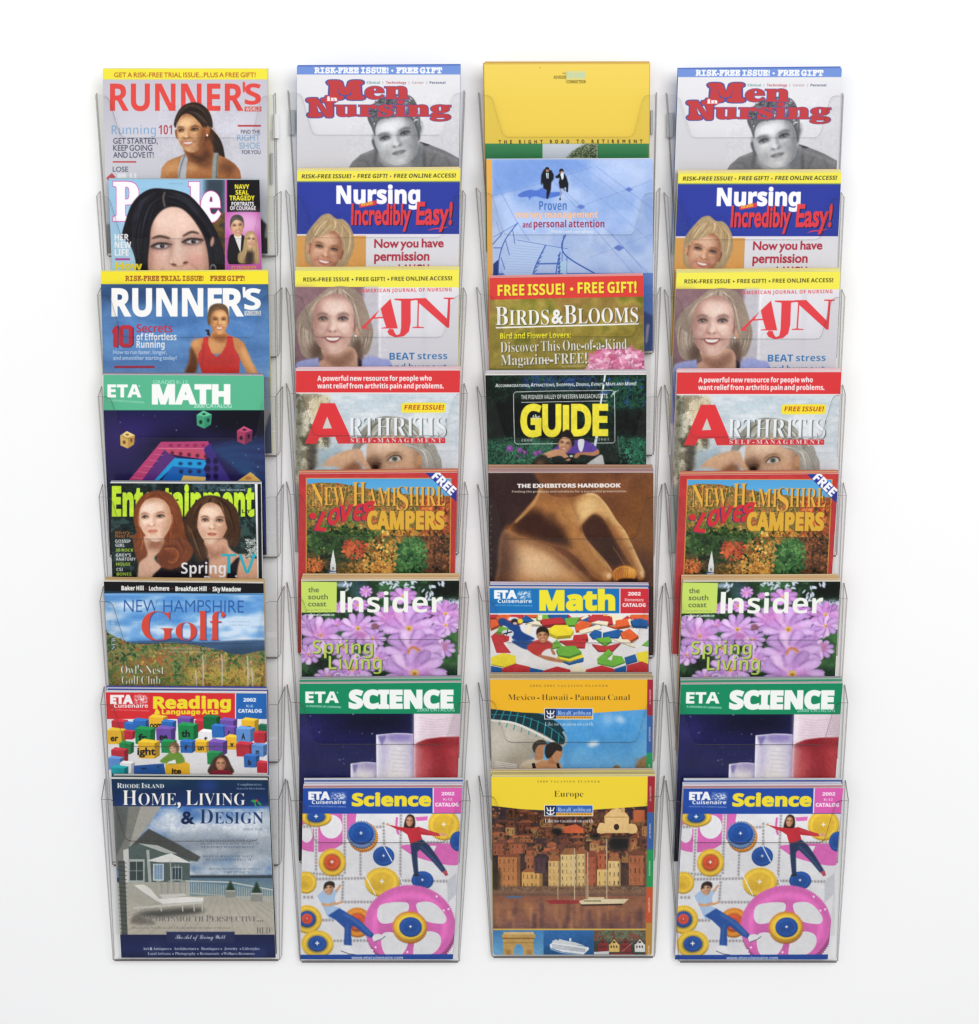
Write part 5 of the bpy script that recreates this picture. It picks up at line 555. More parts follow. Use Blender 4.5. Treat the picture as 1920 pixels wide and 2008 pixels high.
    c.R(1370, 1745, 1450, 1862, 0x3A2A2A, 12); c.face(1425, 1648, 46, 66, 6, 0xE4B48C, 0xA87050, 0xF8D8B4); c.hair([(1375, 1640), (1390, 1585), (1430, 1570), (1420, 1600), (1390, 1640), (1385, 1760), (1350, 1840), (1345, 1760)], Y, [[(1420, 1580), (1380, 1640), (1350, 1820)], [(1425, 1590), (1392, 1660), (1380, 1800)]], 26, 6)
    c.R(1215, 1862, 1540, 2600, 0xC657AE); c.T("CLOONEY'S", 1250, 1914, 224, 36, 0xE8A43C, 'b', wt=.01)
    c.T('AUGUST 15, 2011', 690, 1146, 130, 11, 0x6A88A0, 'r')
    for i, (t, w) in enumerate((('HER', 126), ('NEW', 148), ('LIFE', 126))): c.T(t, 205, 1648+i*68, w, 56, 0xF2F0F2, 'b', wt=.01)
    c.R(210, 1808, 342, 1826, 0xB03C9C); c.T('How', 212, 1910, 240, 66, 0xF0D424, 'b', wt=.02)
def print_running_blue(c):
    c.v(A2); c.G(40, 160, 1660, 1000, [0x1E3A66, 0x2E5488, 0x4A78B0, 0x4A7CBC, 0x5E92CC, 0x4A7AB8, 0x86AEDC]); c.R(40, 0, 1660, 170, 0xF4E12A)
    c.NR(40, 170, 1660, 1300, [0x3A68A8, 0x6E9CD4, 0x4A78B4], 420, a=.35, ay=.35); c.E(1480, 740, 200, 40, 0x3C66A0, 0, 25, .6); c.E(400, 260, 420, 60, 0x1A3058, 0, 40, .6)
    c.T('RISK-FREE TRIAL ISSUE!', 300, 139, 700, 42, 0x9A4A24, 'm', wt=.03); c.T('FREE GIFT!', 1058, 139, 310, 42, 0x9A4A24, 'm', wt=.03)
    c.T('RUNNE', 176, 452, 990, 240, 0xF2F0EE, 'b', wt=.022); c.T('R', 1172, 452, 190, 240, 0xF2F0EE, 'b', wt=.022); c.T("'", 1350, 420, 24, 205, 0xF2F0EE); c.T('S', 1365, 395, 148, 184, 0xF2F0EE, 'b', wt=.012)
    c.R(1366, 408, 1514, 450, 0xC8CCD4); c.T('WORLD', 1374, 444, 132, 30, 0x707A8C, 'r', wt=.01)
    c.P([(835, 965), (870, 860), (885, 740), (900, 690), (960, 655), (1060, 640), (1080, 590), (1190, 590), (1230, 630), (1300, 650), (1360, 690), (1390, 760), (1430, 860), (1490, 965), (1500, 1300), (1400, 1300), (1390, 960), (1330, 850), (1310, 790), (980, 790), (950, 860), (920, 965), (900, 1300), (820, 1300)], 0xD08A50, 0, 2)
    c.P([(835, 965), (870, 860), (885, 730), (930, 800), (950, 860), (925, 965)], 0x5C3018, 1, 10, .9); c.E(930, 700, 40, 40, 0xE8A060, 0, 15); c.P([(1340, 720), (1400, 800), (1470, 960), (1440, 965), (1350, 830)], 0xEFB070, 1, 12, .8); c.E(1110, 720, 70, 80, 0xE4A468, 0, 20, .8)
    c.P([(1080, 620), (1200, 620), (1215, 660), (1150, 690), (1085, 660)], 0x9A5A30, 1, 14, .9)
    c.P([(1000, 645), (1045, 635), (1040, 700), (1070, 780), (1115, 825), (1160, 790), (1200, 720), (1215, 630), (1260, 640), (1275, 740), (1310, 800), (1325, 840), (1318, 960), (1315, 1300), (985, 1300), (985, 960), (950, 850), (955, 790), (985, 740)], 0xD2342F, 0, 3)
    c.L([(1000, 860), (1150, 850), (1310, 860)], 60, 0xB82C2A, 1, 25, .5); c.L([(990, 700), (1000, 780), (985, 900)], 14, 0xA02424, 1, 8, .6)
    c.P([(1010, 580), (1050, 575), (1060, 640), (1030, 620), (1035, 600)], 0x2A2020, 0, 2)
    c.face(1140, 506, 80, 112, 0, 0xD9985E, 0x8A5028, 0xF4C48C, 0xC06A58, 0x3A2818, 0x4A2E18, .1, 1, -1, eyes=.55)
    c.hair([(1035, 510), (1038, 430), (1065, 365), (1130, 342), (1190, 355), (1222, 400), (1226, 480), (1205, 430), (1170, 395), (1120, 400), (1075, 430), (1060, 500), (1052, 540)], [0x3C2A20, 0x7A5A3C, 0xA8845A], [[(1040, 520), (1060, 390), (1130, 345), (1222, 440)], [(1060, 480), (1090, 420), (1150, 400), (1215, 450)]], 50, 6)
    c.grain(60, 460, 1640, 1300, .06)
    c.T('1', 178, 735, 52, 195, 0xC02C3C, 'b', drop=(0x1C1830, 10, 4)); c.R(192, 560, 235, 735, 0xC02C3C); c.P([(245, 560), (275, 538), (345, 538), (375, 560), (375, 712), (345, 737), (275, 737), (245, 712)], 0x1C1830); c.P([(243, 558), (272, 536), (340, 536), (368, 558), (368, 710), (340, 734), (272, 734), (243, 710)], 0xC02C3C); c.R(284, 572, 330, 700, 0x4A6CA4)
    c.T('Secrets', 400, 600, 322, 72, 0xBC2E40, 'b'); c.T('of Effortless', 400, 670, 358, 58, 0xEDECF0, 'b', wt=.005); c.T('Running', 400, 738, 252, 60, 0xEDECF0, 'b', wt=.005)
    c.T('How to run faster, longer,', 192, 795, 480, 36, 0xBCD2EC, 'r', wt=.012); c.T('and smoother starting today!', 192, 846, 568, 36, 0xBCD2EC, 'r', wt=.012); c.R(202, 900, 562, 921, 0xA83048)
    c.P([(1540, 1500), (1590, 1330), (1680, 1330), (1680, 2100), (1540, 2100)], 0x3A4058, 0, 4); c.R(1560, 1760, 1680, 2100, 0x2A2C38)
def cube(c, x, y, s, col, top, side, dot):
    c.P([(x-s*.8, y-s*.45), (x+s*.1, y-s*.25), (x+s*.05, y+s), (x-s*.75, y+s*.65)], col); c.P([(x+s*.1, y-s*.25), (x+s*.85, y-s*.5), (x+s*.75, y+s*.55), (x+s*.05, y+s)], side); c.P([(x-s*.8, y-s*.45), (x-s*.05, y-s*.95), (x+s*.85, y-s*.5), (x+s*.1, y-s*.25)], top)
    c.E(x-s*.35, y+s*.3, s*.17, s*.22, dot, 0, s*.04); c.E(x+s*.45, y+s*.1, s*.13, s*.22, dot, 0, s*.04); c.E(x, y-s*.55, s*.2, s*.1, dot, 0, s*.04)
def starfield(c, x0, y0, x1, y1, n, seed, k=1.):
    rs = np.random.RandomState(seed)
    for i in range(n):
        x, y = x0+rs.rand()*(x1-x0), y0+rs.rand()*(y1-y0); r = (1.2+5*rs.rand()**6)*k
        c.E(x, y, r, r, 0xC8D0F0, 0, .8*k, .4+.5*rs.rand())
def print_math_green(c):
    c.v(A2)
    c.G(60, 1297, 1640, 2600, [0x1A1848, 0x2A1E5C, 0x1C1848, 0x10142C, 0x0C0E1A]); c.E(1350, 1380, 420, 180, 0x06060E, 0, 90, .9); c.E(700, 1600, 300, 120, 0x0A0A20, -20, 70, .7); c.E(300, 1480, 250, 90, 0x38287A, 0, 70, .5)
    for i in range(16):
        c.L([(1060+i*18, 1640+i*14), (1250+i*12, 1590+i*20), (1500, 1560+i*30), (1640, 1540+i*34)], 26, (0x1C5A8C, 0x123A64, 0x2A78AC)[i % 3], 1, 16, .5)
    starfield(c, 140, 1310, 1540, 1920, 130, 4, 1.1)
    c.R(60, 900, 1640, 1297, 0x54B78C)
    c.T('GRADES K-12', 548, 1062, 312, 32, 0x9ADCC0, 'r', wt=.015); c.T('MATH', 538, 1236, 702, 162, 0xF2F4F0, 'b', wt=.045); c.T('ETA', 140, 1180, 305, 110, 0xF2F4F0, 'b', wt=.02); c.T('2000 CATALOG', 912, 1275, 340, 34, 0xBDE6D4, 'r', wt=.015)
    c.T('A UNIVERSE OF LEARNING', 150, 1215, 320, 18, 0xA8DCC6, 'r', rot=4); c.E(425, 1080, 6, 6, 0xD8F0E6)
    cube(c, 1004, 1378, 84, 0x3E9C74, 0x5CC494, 0x2E8C68, 0x123024); cube(c, 318, 1560, 80, 0xE0B45C, 0xF2D484, 0xCC9A44, 0x7A5420); cube(c, 1366, 1520, 86, 0xA8385C, 0xC24A70, 0x7A2A50, 0x2A1028)
    c.P([(330, 1925), (620, 1580), (1040, 1575), (1060, 1620), (1020, 1740), (690, 1690), (650, 1655), (450, 1925)], 0xC23C72); c.P([(590, 1640), (660, 1650), (690, 1690), (1035, 1735), (1000, 1640)], 0xCC4A6A); c.P([(450, 1925), (655, 1655), (700, 1690), (780, 1730), (600, 1925)], 0x5A2A7C)
    c.P([(1000, 1640), (1060, 1590), (1140, 1760), (1240, 1925), (1000, 1925), (1030, 1740)], 0x3A2A80); c.P([(740, 1725), (1040, 1745), (1000, 1820), (730, 1800), (600, 1925), (560, 1925)], 0x1AA0E4); c.P([(720, 1800), (1000, 1820), (1030, 1900), (1020, 1960), (600, 1960)], 0x1460B8)
    for i in range(5): c.E(720+i*75, 1680+i*8, 16, 18, 0x5A1430, 0, 4); c.E(710+i*72, 1612, 20, 12, 0x8A2450, 0, 5); c.L([(560-i*48, 1690+i*52), (640-i*46, 1702+i*52)], 4, 0xE878A0)
    for i in range(3): c.E(795+i*84, 1775, 20, 14, 0x0A3068, 0, 4); c.E(800+i*80, 1845, 18, 18, 0x08204C, 0, 4)
    for i in range(6): c.E(1040+(i % 2)*70, 1750+(i//2)*70, 22, 28, 0x140C3C, 0, 6)
    c.L([(590, 1638), (1010, 1640)], 6, 0xE87CA4); c.P([(800, 1925), (820, 1880), (1020, 1895), (1010, 1960), (790, 1960)], 0xE0B860); c.P([(1290, 1940), (1420, 1850), (1510, 1925), (1500, 1980)], 0xE2B258); c.E(1400, 1905, 30, 14, 0xC07838, 0, 6)
    c.R(90, 980, 104, 2600, 0xD8D4D0); c.v(A3); c.P([(1530, 200), (1660, 200), (1660, 1100), (1580, 1100), (1530, 500)], 0x1C2C78, 0, 6); c.P([(1560, 600), (1590, 640), (1590, 760), (1565, 740)], 0x8A2C50, 0, 4)
def print_two_women(c):
    c.v(A3); c.R(130, 100, 1560, 2000, 0x16211F); c.NR(130, 100, 1560, 2000, [0x0C1413, 0x1E2E2A, 0x121A1C, 0x34504C], 70, a=.9); c.NR(900, 130, 1460, 200, [0x1A2A30, 0x4A6C78, 0x16201E], 40, a=.8)
    c.T('Entertainment', 180, 412, 1275, 250, 0xC3E62E, 'b', wt=.035); c.T('2008 - MARCH 28, 2008', 1145, 192, 225, 11, 0xD0D4D0, 'r', wt=.02); c.T('L Y', 1345, 392, 80, 30, 0x2A3A20, 'r', wt=.02)
    A = [0x5A2818, 0x8E4628, 0xC0703E, 0x74361F, 0xA4552E]
    c.hair([(600, 190), (690, 215), (760, 290), (800, 380), (830, 520), (880, 600), (910, 700), (890, 790), (820, 860), (720, 905), (620, 890), (585, 800), (600, 700), (540, 660), (470, 880), (420, 850), (380, 720), (370, 600), (400, 560), (375, 450), (390, 330), (450, 240), (520, 205)], A, [[(560, 200), (420, 300), (390, 450), (420, 600), (400, 720), (470, 860)], [(560, 230), (470, 380), (470, 560), (500, 700), (480, 830)], [(620, 210), (680, 400), (650, 640), (600, 780), (640, 880)], [(660, 210), (780, 400), (800, 600), (890, 700), (780, 870)]], 170, 11)
    c.P([(470, 600), (640, 600), (620, 720), (560, 800), (620, 880), (540, 970), (540, 1200), (410, 1200), (415, 890), (440, 820), (500, 760)], 0xE4B498, 1, 6); c.E(570, 670, 80, 50, 0x9A5E40, -10, 22, .9)
    c.P([(620, 880), (700, 900), (800, 870), (900, 800), (1000, 900), (1000, 1500), (540, 1500), (545, 965)], 0x14101A, 0, 4); c.E(720, 770, 110, 110, 0x7A3A20, 0, 30, .9)
    for i in range(5): c.L([(640+i*12, 700+i*10), (740, 690+i*26), (790-i*12, 770), (740-i*8, 850-i*10), (670+i*10, 820)], 12, A[(i*2) % 5], 1, 4, .8)
    c.face(568, 458, 146, 186, -3, 0xEDC4AA, 0xB07450, 0xFFE6D4, 0xC8705C, 0x2A2420, 0x8A5034, -.6, 0, 1, slim=.92)
    c.hair([(415, 420), (420, 340), (470, 275), (540, 250), (640, 270), (700, 340), (735, 440), (730, 560), (770, 640), (830, 560), (790, 380), (720, 240), (600, 195), (480, 225), (400, 320), (380, 440), (400, 560)], A, [[(560, 200), (430, 300), (390, 540)], [(540, 250), (450, 310), (415, 420)], [(580, 205), (560, 240), (540, 250)], [(600, 200), (700, 300), (745, 440), (790, 620)], [(560, 250), (660, 290), (715, 400), (740, 560)]], 90, 8)
    B = [0x22120C, 0x3A2014, 0x5E3822, 0xA0744A, 0x2E1810]
    c.hair([(1080, 235), (1200, 270), (1290, 350), (1325, 480), (1330, 600), (1290, 700), (1230, 680), (1190, 700), (1060, 700), (1080, 830), (960, 830), (900, 700), (840, 600), (830, 440), (900, 330), (980, 250)], B, [[(1040, 240), (900, 350), (840, 480), (880, 620), (960, 800)], [(1030, 290), (960, 400), (930, 520), (950, 640), (1000, 820)], [(1080, 240), (1100, 400), (1120, 600), (1100, 700)], [(1100, 240), (1230, 340), (1270, 500), (1220, 680)], [(1120, 240), (1280, 350), (1325, 500), (1280, 690)]], 150, 11)
    c.P([(1010, 640), (1190, 620), (1230, 700), (1310, 760), (1480, 800), (1500, 1300), (1200, 1300), (1040, 940), (1040, 740)], 0xD8A284, 1, 6); c.P([(1330, 780), (1290, 800), (1220, 880), (1200, 990), (1290, 990), (1310, 860)], 0x14101A, 0, 4); c.P([(1030, 690), (1110, 740), (1190, 690), (1190, 760), (1060, 800)], 0xA06C50, 1, 20, .8); c.P([(840, 900), (1050, 790), (1040, 1000), (840, 1000)], 0x1A141A, 0, 8)
    c.face(1078, 490, 138, 178, 2, 0xE8BC9E, 0xA0664A, 0xFFE2CC, 0xBC6454, 0x2E241E, 0x3A2418, 0, 0, 1, slim=.95)
    c.hair([(950, 430), (970, 350), (1030, 290), (1130, 320), (1180, 400), (1205, 500), (1260, 640), (1310, 600), (1310, 420), (1240, 300), (1090, 238), (960, 270), (880, 360), (850, 470), (880, 520), (930, 560)], B, [[(1060, 240), (930, 330), (860, 480)], [(1030, 290), (970, 350), (940, 540)], [(1060, 250), (1050, 270), (1030, 290)], [(1080, 245), (1220, 330), (1300, 600)], [(1040, 290), (1150, 350), (1210, 480), (1250, 620)]], 90, 9)
    c.NR(1370, 620, 1480, 800, [0x1A2A24, 0x1A2A24, 0xE0E4E0, 0x4A5A54], 22)
    c.grain(190, 130, 1460, 1200, .1)
    c.T('Spring', 800, 935, 398, 100, 0xF0EEF0, 'b', wt=-.005); c.T('TV', 1160, 935, 310, 182, 0x2CB4C8, 'b', wt=-.02); c.T('Preview', 1005, 1050, 480, 96, 0xE4E0E4, 'b', wt=-.01)
    for i, (t, w, k) in enumerate((("What's", 132, 0xB06428), ('Next For', 168, 0xB06428), ('GOSSIP', 138, 0xE8E8E8), ('GIRL', 84, 0xE8E8E8), ('30 ROCK', 160, 0xB8DC38), ("GREY'S", 136, 0xE8E8E8), ('ANATOMY', 176, 0xE8E8E8), ('HOUSE', 126, 0xB8DC38), ('CSI', 58, 0xE8E8E8), ('BONES', 130, 0xB8DC38))):
        c.T(t, 205+i*2, (582, 612, 658, 694, 738, 783, 818, 864, 911, 952)[i], w, 28, k, 'b', sh=.1 if i < 2 else 0)
    c.P([(1458, 100), (1490, 100), (1515, 1200), (1490, 1200)], 0xE8E8EA); c.P([(1482, 120), (1600, 100), (1600, 2000), (1505, 2000)], 0x12161C)
def print_golf(c):
    c.v(A3); c.R(80, 980, 1640, 1120, 0x141418); c.G(80, 1110, 1640, 1600, [0x6CA4DC, 0x8CB8E4, 0x5C98D8, 0x84B2E0, 0x4A86C8]); c.NR(80, 1130, 1640, 1600, [0x4A8CD4, 0x74ACE0, 0xDCE8F4], 330, ay=.35, a=.8, gain=2.6)
    c.P([(1160, 1535), (1290, 1505), (1360, 1495), (1450, 1515), (1640, 1535), (1640, 1600), (1100, 1600)], 0xDCE6F2, 1, 14); c.L([(80, 1098), (1640, 1122)], 5, 0x2A6080)
    c.P([(240, 1570), (560, 1530), (740, 1510), (860, 1520), (980, 1545), (1640, 1540), (1640, 1760), (900, 1760)], 0x3A5C86, 1, 6); c.P([(1180, 1600), (1640, 1600), (1640, 1720), (1300, 1700)], 0x2E4A6A, 1, 14)
    g = [(60, 1450), (160, 1475), (280, 1530), (400, 1565), (520, 1565), (680, 1550), (900, 1570), (1060, 1600), (1300, 1660), (1660, 1710), (1660, 2700), (60, 2700)]
    c.N(g, [0x3C5A30, 0x5A7A3C, 0x7A8A48, 0xA8824C, 0x4C6C3C, 0xB0683C], 60, sm=1, soft=3); c.dabs(g[:10]+[(1660, 1990), (60, 1990)], [0x2E4A28, 0x4C6C34, 0x6C8440, 0x8A7C3C, 0xA8642C, 0xB89A48], 1500, 13, sm=0)
    c.NR(830, 1760, 1560, 1960, [0x6A7430, 0xB8A03C, 0xCDB04C, 0xA8642C, 0x5A6A2C], 45, soft=20, a=.85); c.NR(180, 1760, 700, 1960, [0x4C6E30, 0x8A8A3C, 0xA8642C, 0x5A6A2C], 45, soft=20, a=.6)
    rs = np.random.RandomState(5)
    for x, y in ((990, 1660), (1160, 1650), (1390, 1670), (1430, 1780), (930, 1800)):
        c.L([(x, y), (x+8, y+120), (x+5, 1960)], 9, 0xDCD4C0, 1, 2)
        for i in range(9): yy = y+20+i*18; d = (-1)**i; c.L([(x+5, yy+50), (x+d*22, yy+12), (x+d*(30+rs.rand()*20), yy-22)], 3.5, 0xD0C8B0, 1, 1, .8)
    c.grain(80, 1130, 1640, 2000, .06)
    c.T('Baker Hill', 265, 1083, 200, 38, 0xF0EEE8, 'b', wt=.03); c.T('Lochmere', 512, 1086, 182, 38, 0xF0EEE8, 'b', wt=.03); c.T('Breakfast Hill', 748, 1089, 280, 38, 0xF0EEE8, 'b', wt=.03); c.T('Sky Meadow', 1080, 1092, 256, 38, 0xF0EEE8, 'b', wt=.03)
    for x in (485, 720, 1053): c.E(x, 1070, 6, 6, 0xA03C30)
    c.T('NEW HAMPSHIRE', 288, 1278, 1072, 112, 0x2A5CA4, 'r', wt=-.006, rot=.4)
    for ch, x, w, h in (('G', 445, 295, 262), ('o', 750, 188, 240), ('l', 948, 92, 268), ('f', 1055, 138, 262)): c.T(ch, x, 1532, w, h, 0xDA4634, 's', wt=-.012, drop=(0x3A3C78, 7, 7, 2))
    c.T('NEW HAMPSHIRE', 212, 1615, 440, 34, 0xB8CCE0, 's', rot=-91, wt=-.01, tr=.05)
    for i in range(2): c.T('A Magazine of Granite State', 262, 1362+i*24, 170, 11, 0x6A90B8, 's', wt=-.02); c.T('Volume XII Issue 3', 1228, 1370+i*30, 180, 12, 0x6A90B8, 's', wt=-.02)
    c.T('The Best in Regional Golf Travel & Leisure', 600, 1607, 500, 20, 0xC0C8B8, 's', rot=1, wt=-.02); c.T('Instruction and Personalities', 680, 1640, 340, 18, 0xC0C8B8, 's', rot=1, wt=-.02)
    c.T("Owl's Nest", 262, 1832, 385, 76, 0xE8E8E0, 's', wt=-.02, drop=(0x2A3A20, 4, 4, 2)); c.T('Golf Club', 268, 1925, 345, 76, 0xE8E8E0, 's', wt=-.02, drop=(0x2A3A20, 4, 4, 2))
def block(c, x, y, s, col, ch=''):
    s *= .82
    r = rgb(col); d = tuple(r*.72); l = tuple(np.minimum(r*1.12+.04, 1))
    c.P([(x-s*.6, y-s*.42), (x+s*.35, y-s*.36), (x+s*.35, y+s*.52), (x-s*.55, y+s*.5)], col); c.P([(x+s*.35, y-s*.36), (x+s*.66, y-s*.5), (x+s*.64, y+s*.34), (x+s*.35, y+s*.52)], d); c.P([(x-s*.6, y-s*.42), (x-s*.3, y-s*.62), (x+s*.66, y-s*.5), (x+s*.35, y-s*.36)], l)
    if ch: c.T(ch, x-s*.12, y+s*.3, s*.26*len(ch), s*.4, 0x1C1A22, 'r', 'c', wt=.03)
def print_reading(c):
    c.v(A4); c.R(60, 60, 1180, 268, 0xDA2A30); c.R(940, 60, 1180, 270, 0x1E62B4); c.R(935, 60, 941, 266, 0xE8E4E8); c.R(60, 266, 1180, 1200, 0xE4E2E4)
    R, G, B, Y, V, W, L = 0xC42838, 0x1A8A48, 0x2866B8, 0xEDB426, 0x6A48A4, 0xE8E6EA, 0x5A8CD0
    for x, y, s, k, t in ((180, 315, 105, R, ''), (250, 320, 80, B, ''), (320, 310, 105, B, 'r'), (430, 295, 120, Y, 'oom'), (500, 315, 95, B, 'p'), (610, 295, 105, V, 'u'), (720, 310, 100, R, ''), (780, 290, 110, 0x146838, ''), (890, 310, 110, V, 'ur'), (1030, 310, 110, Y, 'up'), (1120, 330, 70, 0x1A6848, ''), (160, 380, 120, Y, 'er'), (245, 370, 70, R, ''), (345, 375, 130, G, 'fr'), (480, 370, 125, V, 'ee'), (625, 350, 130, G, 'th'), (755, 385, 110, W, 't'), (830, 345, 100, B, ''), (905, 345, 80, V, 'r'), (925, 420, 110, Y, 'w'), (1000, 370, 120, L, 'A'), (1100, 385, 90, R, ''), (225, 455, 95, G, 'or'), (370, 465, 140, Y, 'ight'), (500, 445, 100, G, ''), (625, 445, 100, B, 'f'), (720, 445, 95, Y, 'un'), (820, 455, 120, V, ''), (995, 465, 110, R, ''), (1090, 470, 100, L, 'm'), (180, 505, 110, R, 'o'), (155, 555, 100, L, ''), (230, 585, 95, W, ''), (800, 520, 100, G, ''), (1040, 540, 100, B, 'b'), (1120, 580, 90, R, ''), (180, 620, 110, 0x1AA0A8, 'now')): block(c, x, y, s, k, t)
    c.P([(275, 570), (470, 555), (485, 640), (275, 640)], 0x2456A0); c.P([(480, 560), (600, 540), (640, 560), (640, 640), (480, 640)], Y); c.T('ite', 553, 622, 62, 34, 0x2A2018, 'r', 'c', wt=.04); c.T('r', 430, 588, 20, 26, 0x14203A, 'r'); c.T('w', 320, 598, 40, 24, 0x14203A, 'r')
    c.P([(445, 540), (490, 500), (510, 485), (560, 480), (590, 500), (605, 545), (540, 560), (480, 555)], 0x6E9A34, 1, 2); c.face(530, 462, 22, 28, -8, 0xE0AC88, turn=-.4, brow=0x8A6440); c.hair([(500, 460), (505, 430), (535, 415), (565, 430), (570, 470), (552, 490), (550, 450), (520, 440)], [0x8A6A48, 0xB08C60, 0x6A4A30], [[(505, 450), (535, 420), (565, 470)], [(515, 450), (535, 435), (555, 470)]], 16, 4)
    c.P([(500, 545), (545, 530), (550, 556), (490, 556)], 0xF0F0F2); c.hair([(765, 620), (775, 560), (800, 520), (840, 500), (880, 510), (905, 560), (920, 620)], [0x3A2420, 0x6A4438, 0x8A6050, 0x241410], [[(840, 505), (790, 540), (775, 620)], [(845, 505), (845, 540), (845, 620)], [(850, 505), (900, 550), (915, 620)]], 60, 5); c.face(842, 562, 32, 40, 0, 0xC88864, 0x7A4832, 0xE4AC84); c.P([(770, 622), (800, 600), (880, 600), (915, 622), (915, 640), (770, 640)], 0x8A2434, 1)
    c.grain(60, 275, 1180, 660, .06)
    c.T('ETA', 120, 164, 150, 52, 0xEFECEC, 'b', wt=.05); c.NR(280, 110, 362, 164, [0xEFECEC, 0xDA2A30, 0xEFECEC, 0xDA2A30], 7, gain=5, soft=6); c.T('Cuisenaire', 145, 192, 222, 26, 0xEFECEC, 'b'); c.T('UNLOCKING THE WONDERS OF LEARNING', 125, 208, 250, 7, 0xF0B8B8, 'r', rot=2)
    c.T('Reading', 400, 196, 508, 74, 0xF2DC28, 'b', wt=.035); c.T('& Language Arts', 408, 234, 418, 30, 0xF2DC28, 'b', wt=.03)
    c.T('2002', 1030, 152, 84, 22, 0xE8ECF4, 'b', 'c', wt=.03); c.T('K-6', 1030, 189, 44, 17, 0xB8CCE8, 'b', 'c'); c.T('CATALOG', 1032, 224, 154, 22, 0xE8ECF4, 'b', 'c', wt=.03)
def print_home_living(c):
    c.v(A4); c.R(100, 630, 1260, 1900, 0x10284C); c.G(100, 640, 1260, 840, [0x10304A, 0x122A54, 0x1A346C]); c.E(760, 700, 60, 45, 0x203C84, 0, 20, .8); c.P([(170, 770), (420, 640), (600, 680), (380, 720)], 0x1A3A54, 1, 12, .8)
    c.G(100, 835, 1260, 1300, [0x3A6CB8, 0x4478C0, 0x88A8CC, 0xA8B8C4, 0x708CA8]); c.NR(100, 850, 1260, 1300, [0x3468B0, 0x88A0BC, 0xE0E4E8], 230, ay=.6, gain=2.3, a=.85, octv=4); c.NR(400, 1020, 1200, 1180, [0x58626E, 0xA0A8B0], 160, ay=.4, soft=40, a=.75)
    for x, y, rx, ry, k in ((520, 900, 60, 40, 0xE4E8EC), (470, 960, 90, 40, 0xECEEF0), (640, 985, 130, 45, 0xF0F0F0), (820, 975, 120, 40, 0xE8EAEC), (1060, 960, 90, 50, 0xE0E4E8), (1140, 900, 60, 40, 0xD8DEE6), (700, 1040, 200, 36, 0x8A949E), (1000, 1100, 200, 40, 0x9CA6B0), (760, 1130, 120, 24, 0xC4CCD2), (1080, 1190, 120, 20, 0xD0D8DE), (860, 1230, 140, 18, 0xC8D2DA)): c.E(x, y, rx, ry, k, -6, 26, .8); c.NR(x-rx, y-ry, x+rx, y+ry, [k, 0x9CAABC, k], 34, soft=22, a=.5)
    c.P([(120, 835), (450, 835), (370, 960), (260, 1100), (180, 1240), (120, 1240)], 0x7A7A74); c.P([(320, 835), (455, 835), (280, 1080), (240, 1110)], 0x9C9A92); c.P([(150, 835), (240, 835), (215, 1050), (160, 1160)], 0x5A5E5C, 0, 4)
    c.P([(240, 1110), (370, 980), (560, 1080), (710, 1165), (690, 1195), (640, 1190), (330, 1080)], 0x4A4C4A, 0, 2); c.P([(240, 1100), (330, 1075), (640, 1185), (640, 1330), (240, 1420)], 0x50605C); c.P([(300, 1076), (430, 1090), (560, 1145), (480, 1140)], 0xB0B4B0)
    c.P([(205, 1120), (240, 1110), (262, 1670), (222, 1670)], 0xC8C8C4); c.R(240, 1180, 345, 1330, 0xA8B0AC); c.R(248, 1196, 335, 1318, 0x3A4444); c.L([(292, 1190), (292, 1320)], 4, 0xA8B0AC); c.L([(245, 1256), (340, 1256)], 3, 0xA8B0AC); c.P([(355, 1120), (375, 1120), (395, 1400), (375, 1400)], 0xA8ACA8)
    c.R(400, 1210, 470, 1320, 0xC8D0D0); c.R(408, 1216, 462, 1312, 0x7894B4); c.R(520, 1230, 590, 1320, 0x98A4A4); c.R(526, 1236, 584, 1312, 0x34444C)
    for x in (426, 444, 545, 565): c.L([(x, 1216), (x, 1314)], 3, 0xC0C8C8)
    c.G(640, 1290, 1260, 1420, [0x4A6488, 0x6080A0, 0x708C98]); c.R(640, 1284, 1260, 1304, 0x2C3A40, 4)
    c.G(150, 1330, 1260, 1680, [0xA8A69C, 0xB0AA9C, 0xBCB4A6, 0xB4AC9C]); c.G(640, 1304, 1260, 1420, [0x5C7890, 0x6C8894, 0x788C90])
    for i in range(26): x = 240+i*48; c.L([(x*.55+430, 1420), (x*2.0-700, 1680)], 3, 0x8C8678, 0, 1, .7)
    c.P([(360, 1190), (500, 1145), (520, 1142), (650, 1205), (560, 1200), (440, 1200)], 0xDCDCD8); c.L([(512, 1190), (520, 1400)], 6, 0xB0B0A8)
    for i in range(40): x = 620+i*15.; c.L([(x, 1325+i*1.5), (x, 1405+i*1.4)], 3.5, 0xB8C0BC)
    c.L([(610, 1322), (900, 1330), (1200, 1384)], 8, 0xC4CAC6); c.L([(610, 1400), (900, 1418), (1200, 1450)], 6, 0xA8AEA8)
    for x, y, s in ((905, 1330, 1.), (1075, 1340, 1.15)): c.P([(x-34*s, y+60*s), (x, y-15*s), (x+34*s, y+60*s)], 0x223A28, 0, 4); c.R(x-34*s, y+52*s, x+34*s, y+100*s, 0x8C8E86); c.R(x-34*s, y+52*s, x+34*s, y+60*s, 0xB0B2AA)
    for i in range(5): c.R(420+i*40, 1320+(i % 2)*14, 452+i*40, 1326+(i % 2)*14, 0xB4B6B0); c.L([(424+i*40, 1322), (420+i*40, 1400)], 4, 0x98988F); c.L([(450+i*40, 1322), (455+i*40, 1400)], 4, 0x8A8A80)
